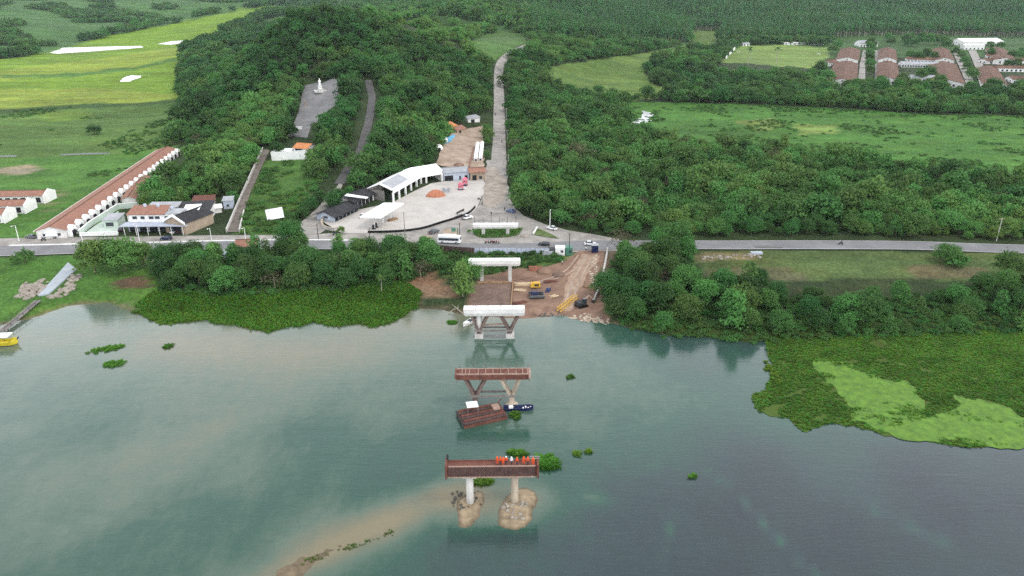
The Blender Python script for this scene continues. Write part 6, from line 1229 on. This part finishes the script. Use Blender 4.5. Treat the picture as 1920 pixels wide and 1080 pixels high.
# pile under orange tarp, amusement equipment, crates in the yard
q = gp(817, 368); m = MB(); rs = []
for i in range(7):
    u = i / 6; x_ = -4.2 + 8.4*u; w = 2.6 * math.sin(math.pi * (.12 + .76*u)); hgt_ = 3.2 * math.sin(math.pi * (.1 + .8*u)); rs.append([(x_, -w, -.2), (x_, w, -.2), (x_, w*.75, hgt_*.7), (x_, .2, hgt_), (x_, -w*.7, hgt_*.65)])
m.rings(rs); single('tarp_pile', m, M['tarp'], 'heap under a crumpled orange tarpaulin in the concrete yard', 'heap', q, .25)
q = gp(835, 360); m = MB(); m.box((0,0,.6), (3.4,2,1.2), top=(2.6,1.4)); m.box((1.6,.6,1.4), (1.4,1,.8), rz=.5); m.box((-.8,.2,1.5), (1.2,.8,.6), rz=-.4); single('scrap_pile', m, M['greysheet'], 'grey scrap heap right of the orange tarpaulin', 'heap', q, -.2)
for k, (px, py, s) in enumerate(((864,356,.75),(872,348,.85))):
    q = gp(px, py); t = thing('play_tower', ('nearer pink and white play tower in the yard', 'farther pink and white play tower in the yard')[k], 'play tower', q, .4 + k); t.scale = (s, s, s)
    m = MB(); m.box((0,0,.15), (3.4,2.6,.3)); part('base', m, M['navy'], t)
    for sx in (-1, 1):
        for sy in (-1, 1): m = MB(); m.tube((sx*1.2, sy*.9, .2), (sx*1.2, sy*.9, 3.6), .15, n=7); part('post', m, M['pink'], t)
    m = MB(); m.box((0,0,2.0), (2.8,2.2,.9)); part('deck', m, M['pink'], t); m = MB(); m.lathe([(1.9,3.5),(1.2,4.2),(.1,5.0)], 10); part('roof', m, M['pink'], t); m = MB(); m.bar((1.4,0,2.0), (3.6,-.6,.2), .9, .15); part('slide', m, M['white'], t)
building('grey_shed', 'grey-roofed pale blue shed right of the white warehouse', 'shed', (-33.0, 346.6), (-20.8, 350.6), 9.0, 4.2, 1.3, 'bluegrey', 'greysheet', [('f', 2.6, 0, 4.2, 2.8, 'o'), ('f', 8.2, .3, .9, 2.0, 'w'), ('f', 11.2, 0, 1.4, 2.4, 'd')])
building('roadside_house', 'small red-tiled house with dark porch beside the uphill road', 'house', (-20.2, 349.0), (-13.2, 350.4), 6.0, 4.2, 1.3, 'beige', 'tile', [('f', 2.0, 0, 2.0, 2.6, 'o'), ('f', 5.0, .4, 1.4, 1.6, 'w')], over=.8)
for i, (u, v) in enumerate((((892,302),(896,275)), ((901,301),(904.5,274)))):
    a_, b_ = gp(*u), gp(*v); building('long_shed', ('left of two long narrow white sheds by the uphill road', 'right of two long narrow white sheds by the uphill road')[i], 'shed', (a_.x + .9, a_.y), (b_.x + .9, b_.y), 1.9, 2.4, .4, 'white', 'whitesheet', [('l', .9, .2, 1.1, 1.8, 'o')], over=.1, group='long white sheds')
# houses uphill with blue pool
a_, b_ = gp(836, 252), gp(856, 248); building('uphill_house', 'red-tiled house at the left end of the uphill dirt lot', 'house', (a_.x, a_.y), (b_.x, b_.y + 5), 9, 3.0, 2.0, 'beige', 'orange', [('f', 3, .3, 1.6, 2, 'o'), ('f', 7, .8, 1.4, 1.2, 'w')]); a_, b_ = gp(857, 250), gp(874, 249); building('uphill_house', 'lower red-tiled house right beside the other uphill house', 'house', (a_.x, a_.y), (b_.x, b_.y), 8, 2.8, 1.7, 'beige', 'tile', [('f', 3, .2, 2, 2, 'o')]); a_, b_ = gp(876, 240), gp(899, 238); building('uphill_shed', 'grey sheet-roofed building between the dirt lot and the uphill road', 'shed', (a_.x, a_.y + 10), (b_.x, b_.y + 8), 9, 3.2, 1.0, 'offwhite', 'greysheet', [('f', 4, .2, 3, 2.2, 'o')])
sheet('pool', roughen(w2([(832,268),(838,259),(850,253),(854,255),(846,265),(838,270)]), .3, 2), M['pool'], .35, 2)
for k, (px, py) in enumerate(((823,281),(833,266))):
    q = gp(px, py); t = thing('tent', ('nearer white domed tent beside the blue pool', 'farther white domed tent beside the blue pool')[k], 'tent', q, .3, 'white tents by the pool'); m = MB(); m.lathe([(2.3,0),(2.2,1.4),(1.6,2.4),(.7,3.0),(.05,3.2)], 12); part('cover', m, M['white'], t, True); m = MB(); m.box((0,-2.2,.8), (1.2,.3,1.6)); part('entrance', m, M['opening'], t)
wall_run('lot_wall', 'low brick-red wall along the right side of the dirt lot', [(880,314),(884,296),(888,278)], 1.0, .4, 'tile')
# roadside houses in the left-bank trees
a_, b_ = gp(444, 478), gp(482, 476); building('riverside_house', 'house with weathered red roof half hidden in the left-bank trees', 'house', (a_.x, a_.y), (b_.x, b_.y), 6, 3.0, 1.5, 'bluegrey', 'tile', [('f', 2, .5, 1.2, 1.2, 'w'), ('f', 5, 0, 1, 2, 'd')]); a_, b_ = gp(420, 489), gp(432, 488); building('lean_to', 'little pale blue lean-to left of the half-hidden riverside house', 'shed', (a_.x, a_.y), (b_.x, b_.y), 3, 2.3, .5, 'bluegrey', 'bluegrey', style='mono'); a_, b_ = gp(667, 474), gp(683, 473); building('kiosk', 'small white-roofed kiosk on the river side of the road', 'kiosk', (a_.x, a_.y), (b_.x, b_.y), 3, 2.4, .4, 'offwhite', 'whitesheet', [('f', 1.6, .8, 1.8, 1, 'o')], style='mono')
a_, b_ = gp(1330, 480), gp(1350, 480)
m = MB(); m.box((0,0,.3), (4,1.6,.9)); single('concrete_block', m, M['bluegrey'], 'long pale concrete block lying on the right meadow', 'block', gp(1418, 476), .05)

# ================================================================== VILLAGE far right
def village(label, pa, pb, w, roofm='oldtile', wallm='offwhite', hw=4.0, rise=3.0, nwin=6):
    a, b = gp(*pa), gp(*pb); L = math.dist(a[:2], b[:2]); a.z = (a.z + b.z) / 2
    return building('terrace_house', label, 'house', (a.x, a.y), (b.x, b.y), w, hw, rise, wallm, roofm, [('f', L * (k + .5) / nwin, .8, 2.2, 1.9, 'w') for k in range(nwin)] + [('l', w*.3, .8, 2, 2, 'w'), ('l', w*.7, 0, 1.6, 2.8, 'd'), ('l', w*.5, 4.0, 1.5, 1.2, 'w')], over=.8, group='village houses', z=min(a.z, b.z) - .3)
village('nearest tiled block left of the village street, by the sports pitch', (1604,163), (1607,124), 25, nwin=7); village('tiled block behind the nearest one left of the village street', (1608,121), (1612,96), 25, nwin=6)
village('front left tiled block right of the village street', (1686,160), (1680,124), 20, nwin=6); village('rear left tiled block right of the village street', (1680,121), (1678,96), 20, nwin=6)
village('large front tiled block beside the second village street', (1806,166), (1791,125), 28, nwin=7); village('rear tiled block beside the second village street', (1788,122), (1778,96), 20, nwin=5)
village('tiled block with white side at the right end of the village', (1886,168), (1868,134), 20, nwin=6, wallm='white'); village('rear right tiled block behind the white cross wall', (1905,122), (1884,96), 24, nwin=5)
village('long cross terrace roof joining the right-street blocks', (1690,126), (1760,127), 14, 'greysheet', 'white', 4.2, 2.0, 14); village('long cross terrace with white front wall at the right edge', (1850,134), (1985,136), 14, 'oldtile', 'white', 4.2, 2.0, 16); village('low brown-roofed terrace at the right edge of the village', (1850,120), (1990,118), 16, 'oldtile', 'offwhite', 3.6, 2.4, 10)
village('grey courtyard roof between the front blocks of the right street', (1692,152), (1752,154), 16, 'greysheet', 'white', 4.0, 2.0, 10); village('brown courtyard roof at the lower right edge of the village', (1898,156), (1990,158), 18, 'oldtile', 'white', 4.0, 2.4, 10)
village('short tiled row behind the left courtyard roof', (1700,117), (1752,118), 12, 'oldtile', 'white', 4.0, 2.2, 8); village('low tiled house tucked below the white-roofed hall', (1850,110), (1884,111), 14, 'oldtile', 'offwhite', 4.0, 2.4, 5); village('small tiled house at the pitch end of the village', (1556,124), (1572,122), 14, 'oldtile', 'white', 4.0, 2.4, 3)
village('grey-roofed white house at the head of the village street', (1612,88), (1645,88), 18, 'greysheet', 'white', 6, 3.0, 6); village('long white-roofed hall at the upper right', (1806,86), (1880,85), 30, 'whitesheet', 'white', 6, 4.0, 8); village('white arcade building in front of the white-roofed hall', (1808,93), (1845,93), 12, 'offwhite', 'white', 6, 1.0, 5)
for i, (a_, b_, l) in enumerate(((1470,1510,'low white building behind the sports pitch, left one'), (1515,1545,'low white building behind the sports pitch, right one'))): village(l, (a_,84), (b_,84), 6, 'offwhite', 'white', 3, 1, 5)
village('tiny grey-white house left of the sports pitch', (1393,86), (1405,86), 8, 'greysheet', 'white', 3.5, 1.5, 2)
for nm, pl in (('village_street', [(1607,165),(1612,120),(1618,95),(1626,95),(1622,120),(1622,165)]), ('village_street', [(1640,165),(1641,120),(1640,95),(1648,95),(1652,120),(1655,165)]), ('village_street', [(1812,160),(1798,125),(1785,95),(1794,95),(1812,125),(1828,160)]), ('village_street', [(1838,150),(1822,110),(1815,95),(1830,95),(1842,120),(1856,150)])):
    sheet(nm, w2(pl), M['oldasphalt'], .5, 8)
wall_run('pitch_wall', 'pale wall along the left side of the sports pitch', [(1361,110),(1378,92)], 3, .6, 'white')
for i, (px, py) in enumerate(((1385,100),(1535,104))):
    q = gp(px, py); m = MB()
    for s in (-1, 1): m.tube((s*3.6, 0, 0), (s*3.6, 0, 2.6), .2, n=6)
    m.tube((-3.6,0,2.6), (3.6,0,2.6), .2, n=6); single('goal_post', m, M['white'], ('goal frame at the left end of the sports pitch', 'goal frame at the right end of the sports pitch')[i], 'goal', q, math.pi/2 + .1, 'goals on the pitch')
vt = [(1630,140,.9),(1630,128,1.0),(1629,116,1.0),(1630,106,1.1),(1631,97,1.3),(1632,90,1.4),(1650,164,1.0),(1720,116,1.2),(1735,112,1.3),(1750,116,1.2),(1705,112,1.1),(1740,148,1.3),(1725,152,1.1),(1760,164,1.1),(1690,164,1.2),(1790,104,1.0),(1800,112,1.0),(1806,124,1.0),(1812,136,1.1),(1820,150,1.2),(1890,128,1.0),(1905,128,1.0),(1855,92,1.0),(1875,92,1.0),(1560,100,1.1),(1570,92,1.2),(1700,84,1.4),(1740,84,1.5),(1770,86,1.4)]
vt += [(random.uniform(1655,1785), random.uniform(72,92), random.uniform(.9,1.4)) for _ in range(16)] + [(random.uniform(1850,1930), random.uniform(104,112), 1.0) for _ in range(6)] + [(random.uniform(1560,1925), random.uniform(168,174), random.uniform(.8,1.2)) for _ in range(26)]
VN = 'round green street tree among the village houses'
for a_, b_, s in vt: special(a_, b_, 'village_tree', '%s round green tree %s, %s' % ('big' if s > 1.15 else 'small', 'in front of the village' if b_ > 160 else ('behind the village houses' if b_ < 95 else 'among the village houses'), seg(a_, [1620, 1660, 1720, 1790, 1850], ['by the sports pitch', 'in the first street', 'left of the courtyard roofs', 'near the courtyard roofs', 'in the second street', 'at the right end'])), 'near', s * 1.5, random.uniform(.1, .4), 1.0, None, 'street trees in the village')

# ================================================================== CONSTRUCTION SITE
def fence(name, label, pts, h, n, mt, postm, cat='fence'):
    P = smooth_line([tuple(gp(*q)) for q in pts], 12); t = thing(name, label, cat, P[0]); acc = [0.0]
    for u, v in zip(P[:-1], P[1:]): acc.append(acc[-1] + (v - u).length)
    def pos(s): i = int(np.searchsorted(acc, s)); i = min(max(i, 1), len(P) - 1); k = (s - acc[i-1]) / max(acc[i] - acc[i-1], 1e-6); return P[i-1] + (P[i] - P[i-1]) * k - P[0]
    for i in range(n):
        u, v = pos(acc[-1] * i / n), pos(acc[-1] * (i + 1) / n); d = (v - u) * .03; m = MB(); m.bar(tuple(u + d + Vector((0,0,h/2 + .1))), tuple(v - d + Vector((0,0,h/2 + .1 + .04*((i*7) % 3 - 1)))), .08, h); part('panel', m, M[mt], t); m = MB(); m.bar(tuple(u), tuple(u + Vector((0,0,h + .35))), .12, .12); part('post', m, M[postm], t)
    return t
M['hoarding'] = mat('hoarding_blue_white', (.46,.50,.60), .6, .2, .25)
fence('site_fence', 'low blue-white panel fence along the river side of the road', [(890,474),(950,474),(1030,475)], 1.7, 16, 'hoarding', 'steel'); fence('board_fence', 'weathered brown board fence right of the left-bank trees', [(818,471),(850,474),(889,477)], 2.3, 26, 'rustdark', 'rustdark'); fence('island_railing', 'thin dark railing in front of the farthest white pier', [(905,448),(952,447)], .9, 14, 'dark', 'dark') if False else None
def container(label, pa, pb, w, h, mt, z=None):
    a, b = gp(*pa), gp(*pb); rz, L = frame_ab(a, b); t = thing('site_container', label, 'container', (a.x, a.y, a.z + .1), rz, 'site containers'); m = MB(); m.box((L/2, w/2, h/2), (L, w, h)); part('box', m, M[mt], t)
    for k in range(int(L / .6)): m = MB(); m.box((.35 + k * .6, -.03, h/2), (.22, .08, h - .4)); part('corrugation', m, M[mt], t)
    m = MB(); m.box((L/2, w/2, h + .05), (L + .1, w + .1, .1)); part('roof', m, M['whitesheet' if mt == 'white' else mt], t); m = MB(); m.box((L*.7, -.06, h*.55), (.9, .1, .8)); part('window', m, M['glass'], t); return t
container('white site container at the right end of the fence', (1041,479), (1059,479), 3, 2.7, 'white'); container('dark green site container next to the white one', (1060.5,479.5), (1073,479), 3, 2.7, 'green')
q = gp(1030, 477); m = MB(); m.box((0,0,.5), (5,1.6,1.0)); m.box((-1.2,0,1.2), (1.6,1.2,.6)); single('crate_stack', m, M['greysheet'], 'grey stacked crates left of the white site container', 'crates', q)
q = gp(1115, 472); t = thing('gate_booth', 'dark booth with railings where the dirt track meets the road', 'booth', q); m = MB(); m.box((0,0,1.3), (2.2,2.2,2.6)); part('cabin', m, M['navy'], t); m = MB(); m.box((0,0,2.7), (2.6,2.6,.15)); part('roof', m, M['greysheet'], t)
for k in range(5): m = MB(); m.bar((1.4 + k * 1.1, -.6, 0), (1.4 + k * 1.1, -.6, 1.3), .08, .08); m.bar((1.4 + k*1.1, -.6, 1.2), (2.5 + k*1.1, -.6, 1.2), .06, .06); part('railing', m, M['steel'], t)
# yellow compressor, dark flat trailer, boom, excavator
q = gp(1004, 540); t = thing('compressor', 'yellow boxed compressor beside the timber stack', 'machine', q, .05); m = MB(); m.box((0,0,1.25), (3.2,1.7,1.5), top=(3.0,1.5)); part('housing', m, M['yellow'], t); m = MB(); m.box((0,0,.42), (3.0,1.2,.2)); part('chassis', m, M['dark'], t); m = MB(); m.tube((-.9,.3,2.0), (-.9,.3,2.6), .1, n=6); part('exhaust', m, M['dark'], t); m = MB(); m.box((.3,-.86,1.3), (1.4,.06,.7)); part('grille', m, M['dark'], t); add_wheels(t, (-.8, .8), .75, .32)
q = gp(1006, 557); t = thing('work_pontoon', 'dark low machine sled with open black deck below the yellow compressor', 'machine', q, .08); m = MB(); m.box((0,0,.55), (4.6,3.4,.8)); part('deck', m, M['dark'], t)
for s in (-1, 1): m = MB(); m.box((0, s*1.75, .9), (4.9,.25,.6)); part('side_rail', m, M['cargrey'], t)
m = MB(); m.box((-.6,.4,1.35), (2.2,1.6,.8), top=(1.8,1.2)); part('engine_cover', m, M['navy'], t); m = MB(); m.tube((1.3,-.6,1.0), (1.3,.9,1.2), .4, n=10); part('drum', m, M['dark'], t); m = MB(); m.box((-2.1,-1.2,1.3), (.2,.2,1.2)); part('stake', m, M['rust'], t)
def stack(label, px, py, n, L, mt, rz, seed, w=.3):
    r = random.Random(seed); q = gp(px, py); t = thing('timber_stack', label, 'timber', q, rz)
    for k in range(n): m = MB(); m.box((r.uniform(-.4,.4), (k % 5) * w * 1.4 - .8 + r.uniform(-.1,.1), .15 + (k // 5) * w * .8), (L * r.uniform(.7,1), w, w * .7), rz=r.uniform(-.12,.12)); part('plank', m, M[mt], t)
stack('pale timber planks stacked left of the yellow compressor', 981, 535, 15, 5.2, 'palewood', .15, 1); stack('second loose pile of pale planks below the main timber stack', 975, 545, 8, 4.2, 'palewood', -.1, 2); stack('dark beams lying to the right of the yellow compressor', 1032, 528, 6, 4.5, 'rust', .2, 3); stack('broken timber frame beside the dirt track', 1108, 540, 9, 5.0, 'wood', -.75, 4)
a_, b_ = gp(1047, 586), gp(1080, 560); t = thing('lattice_boom', 'yellow lattice crane boom lying at the end of the dirt track', 'crane boom', a_); d = b_ - a_; sd = Vector((-d.y, d.x, 0)).normalized()
for s in (-.6, .6):
    for z_ in (.3, 1.4): m = MB(); m.bar(tuple(sd*s + Vector((0,0,z_))), tuple(d + sd*s + Vector((0,0,z_))), .16, .16); part('chord', m, M['yellow'], t)
for k in range(8):
    u, v = d*(k/8), d*((k+1)/8)
    for s in (-.6, .6): m = MB(); m.bar(tuple(u + sd*s + Vector((0,0,.3))), tuple(v + sd*s + Vector((0,0,1.4))), .09, .09); part('lacing', m, M['yellow'], t)
    m = MB(); m.bar(tuple(u - sd*.6 + Vector((0,0,1.4))), tuple(v + sd*.6 + Vector((0,0,1.4))), .09, .09); part('lacing', m, M['yellow'], t)
q = gp(1090, 575); t = thing('excavator', 'black and rust-orange tracked excavator at the water edge of the pad', 'excavator', q, .5)
for s in (-1, 1):
    m = MB(); rs = []; prof = [(-1.7,.25),(-1.4,0),(1.4,0),(1.7,.25),(1.7,.6),(1.4,.85),(-1.4,.85),(-1.7,.6)]; m.extr(prof, s*1.05 - .27, s*1.05 + .27); part('track', m, M['black'], t)
m = MB(); m.box((-.3,0,1.35), (2.9,2.3,.9)); part('body', m, M['dark'], t); m = MB(); m.box((.65,-.6,2.15), (1.3,1.0,1.3), top=(1.0,.9)); part('cab', m, M['glass'], t); m = MB(); m.bar((.9,.3,1.6), (3.0,.3,3.0), .35,.5); part('boom', m, M['rustpale'], t); m = MB(); m.bar((3.0,.3,3.0), (4.4,.3,1.3), .28,.36); part('stick', m, M['rustpale'], t); m = MB(); m.box((4.5,.3,.9), (.8,1.0,.8), top=(.5,1.0)); part('bucket', m, M['dark'], t)
q = gp(965, 499); t = thing('tractor', 'small red tractor behind the two-column white pier', 'tractor', q, .1); m = MB(); m.box((.6,0,1.1), (1.8,.8,.8)); part('bonnet', m, M['red'], t); m = MB(); m.box((-.7,0,1.5), (1.0,1.1,.2)); part('canopy', m, M['red'], t); m = MB(); m.box((-.7,0,.95), (.9,.9,.5)); part('seat', m, M['black'], t); add_wheels(t, (-.8,), .75, .65); add_wheels(t, (1.1,), .6, .38)
q = gp(1004, 506); t = thing('skip', 'open orange-brown skip on the dirt behind the white pier', 'skip', q, .05); m = MB(); m.add([(-1.8,-.8,0),(1.8,-.8,0),(1.8,.8,0),(-1.8,.8,0),(-2.3,-1,1.1),(2.3,-1,1.1),(2.3,1,1.1),(-2.3,1,1.1)], [(3,2,1,0),(0,1,5,4),(1,2,6,5),(2,3,7,6),(3,0,4,7)]); part('tub', m, M['tarp'], t); m = MB(); m.box((0,0,.75), (3.8,1.6,.1)); part('load', m, M['mud'], t)
pl = smooth_line([tuple(gp(a, b, .5)) for a, b in ((1139,468),(1136,488),(1132,508),(1125,535),(1119,552),(1112,568))], 8); t = thing('discharge_pipe', 'long pale pipe curving down the bank right of the dirt track', 'pipe', pl[0])
for i in range(0, len(pl)-1, 4):
    m = MB()
    for u, v in zip(pl[i:i+5][:-1], pl[i:i+5][1:]): m.tube(tuple(u - pl[0]), tuple(v - pl[0]), .36, n=8)
    part('pipe_section', m, M['concrete'], t)
m = MB(); q = gp(1043, 470); m.box((0,0,.7), (6,.12,1.4)); single('road_barrier', m, M['cargrey'], 'grey mesh barrier behind the black car on the river road', 'barrier', q, .05)
q = gp(858, 440); m = MB(); m.box((0,0,1.3), (.3,.3,2.6)); m.box((-1.5,0,2.0), (1.6,.5,1.3)); single('island_sign', m, M['green'], 'green sign board on the traffic island by the bus', 'sign', q)
for i, (a_, b_) in enumerate((((1000,440),(1007,428)), ((830,442),(856,442)))):
    p, q = gp(*a_), gp(*b_); d = q - p; m = MB(); m.bar((0,0,.3), tuple(d + Vector((0,0,.3))), .5, .8); single('concrete_barrier', m, M['white'], ('white concrete barrier along the small right traffic island', 'white concrete barrier on the island by the bus')[i], 'barrier', p)
stack('timber frames piled in front of the station canopy', 735, 413, 14, 4.5, 'wood', .9, 7); stack('short planks scattered on the pad above the crane boom', 1040, 556, 7, 3.0, 'palewood', .5, 8); stack('rusty steel beams beside the mud platform edge', 975, 568, 8, 5.0, 'rust', .3, 9)
dm = MB(); dm.lathe([(.28,0),(.29,.02),(.29,.3),(.305,.31),(.29,.33),(.29,.6),(.305,.61),(.29,.63),(.29,.88),(.27,.9)], 10); DR = dm.mesh('drum', M['blue'])
for k, (a_, b_) in enumerate(((1026,545),(1028.5,545.5),(1031,544.5),(1029,548),(1024,549))):
    o = link('oil_drum', DR, None, gp(a_, b_, .05)); tag(o, 'blue oil drum in the cluster right of the dark machine sled', 'drum', 'oil drums on the pad')
def heap(px, py, r, h, mt, label):
    m = MB(); rs_ = random.Random(int(px)); q = gp(px, py); n = 14; rings = []
    for kk, (f, z_) in enumerate(((1, -.2), (.85, .25), (.6, .62), (.3, .9), (.06, 1.0))): rings.append([(math.cos(6.283*i/n)*r*f*rs_.uniform(.85,1.15), math.sin(6.283*i/n)*r*f*rs_.uniform(.85,1.15), h*z_) for i in range(n)])
    m.rings(rings); single('spoil_heap', m, M[mt], label, 'heap', q, 0, 'heaps of earth on site', True)
heap(1022,508,3.0,1.4,'dirt','brown earth heap right of the orange-brown skip'); heap(1048,515,2.4,1.1,'mud','dark earth heap in the middle of the dirt slope'); heap(800,446,2.2,1.0,'paledirt','pale sand heap left of the dark grey pickup'); heap(984,443,1.8,.8,'rock','grey gravel heap right of the farthest white pier'); heap(1075,540,1.6,.8,'paledirt','small pale heap on the dirt track'); heap(860,310,3.2,1.4,'dirt','brown heap at the lower end of the uphill dirt lot')
# driftwood and pier debris by the left of the pad
for i, (u, v) in enumerate((((868,590),(845,574)), ((838,592),(858,580)))):
    p, q = gp(*u), gp(*v); m = MB(); d = q - p; m.tube((0,0,.3), tuple(d*.6 + Vector((0,0,.8))), .16, .10, 6); m.tube(tuple(d*.6 + Vector((0,0,.75))), tuple(d + Vector((.3,.2,.6))), .10, .04, 6); m.tube(tuple(d*.4 + Vector((0,0,.6))), tuple(d*.6 + Vector((.8,.5,1.6))), .09, .03, 6); single('driftwood', m, M['palebark'], ('bleached driftwood branch at the left edge of the mud platform', 'bleached driftwood branch lying on the left shore')[i], 'driftwood', p)

# ================================================================== POLES
def pole(px, py, h, label, lamp=False, mt='concrete', arm=True):
    q = gp(px, py); t = thing('street_lamp' if lamp else 'utility_pole', label, 'lamp post' if lamp else 'pole', q, 0, 'poles'); m = MB(); m.tube((0,0,-.4), (0,0,h), .16, .10, 8); part('shaft', m, M[mt], t)
    if lamp: m = MB(); m.tube((0,0,h-.1), (0,-1.6,h+.3), .06, n=6); part('arm', m, M[mt], t); m = MB(); m.box((0,-1.9,h+.3), (.3,.7,.14)); part('lamp_head', m, M['white'], t)
    elif arm:
        m = MB(); m.bar((-.9,0,h-.5), (.9,0,h-.5), .12,.12); part('crossarm', m, M['wood'], t)
        for s in (-.8, 0, .8): m = MB(); m.lathe([(.05,h-.44),(.07,h-.3),(.03,h-.22)], 6, (s,0,0)); part('insulator', m, M['offwhite'], t)
pole(1067,478,8,'tall dark pole beside the green site container',False,'dark'); pole(759,437,8.5,'thin pole at the front corner of the concrete yard',False,'darkconcrete'); pole(262,453,7,'white street lamp in front of the restaurant',True,'white'); pole(953,318,8,'utility pole nearest the junction on the uphill road'); pole(951,268,8,'second utility pole up the uphill road'); pole(949,225,8,'third utility pole up the uphill road'); pole(1031,425,7,'white street lamp on the curve below the right wood',True,'white'); pole(1868,452,9,'leaning pale pole in the trees at the right end of the road'); pole(694,452,5,'short dark post on the verge below the filling station',False,'dark'); pole(597,448,6,'dark post beside the driveway mouth',False,'dark'); pole(904,385,4.5,'small dark post by the yard kerb end',False,'dark'); pole(36,452,6,'white street lamp at the far left of the road',True,'white'); pole(155,454,5.5,'white street lamp just left of the pool court',True,'white'); pole(397,452,5,'white street lamp below the dark-roofed hall',True,'white'); pole(461,451,5,'white street lamp at the foot of the stairway',True,'white'); pole(862,441,5,'dark post at the right end of the bus island',False,'dark')

# ================================================================== AIR
hb = MB(); hb.add([(-7000,-1500,-4),(7000,-1500,-4),(7000,9000,-4),(-7000,9000,-4),(-7000,-1500,260),(7000,-1500,260),(7000,9000,260),(-7000,9000,260)], [(3,2,1,0),(4,5,6,7),(0,1,5,4),(1,2,6,5),(2,3,7,6),(3,0,4,7)])
hmt = bpy.data.materials.new('haze_air'); hmt.use_nodes = True; nt = hmt.node_tree; nt.nodes.clear(); ou = nt.nodes.new('ShaderNodeOutputMaterial'); pv = nt.nodes.new('ShaderNodeVolumePrincipled'); pv.inputs['Color'].default_value = (.78,.90,.98,1); pv.inputs['Density'].default_value = 0.000033; pv.inputs['Anisotropy'].default_value = 0.2; nt.links.new(pv.outputs[0], ou.inputs['Volume'])
haze = link('haze', hb.mesh('haze', hmt)); tag(haze, 'pale even haze filling the valley air', 'haze', kind='stuff')
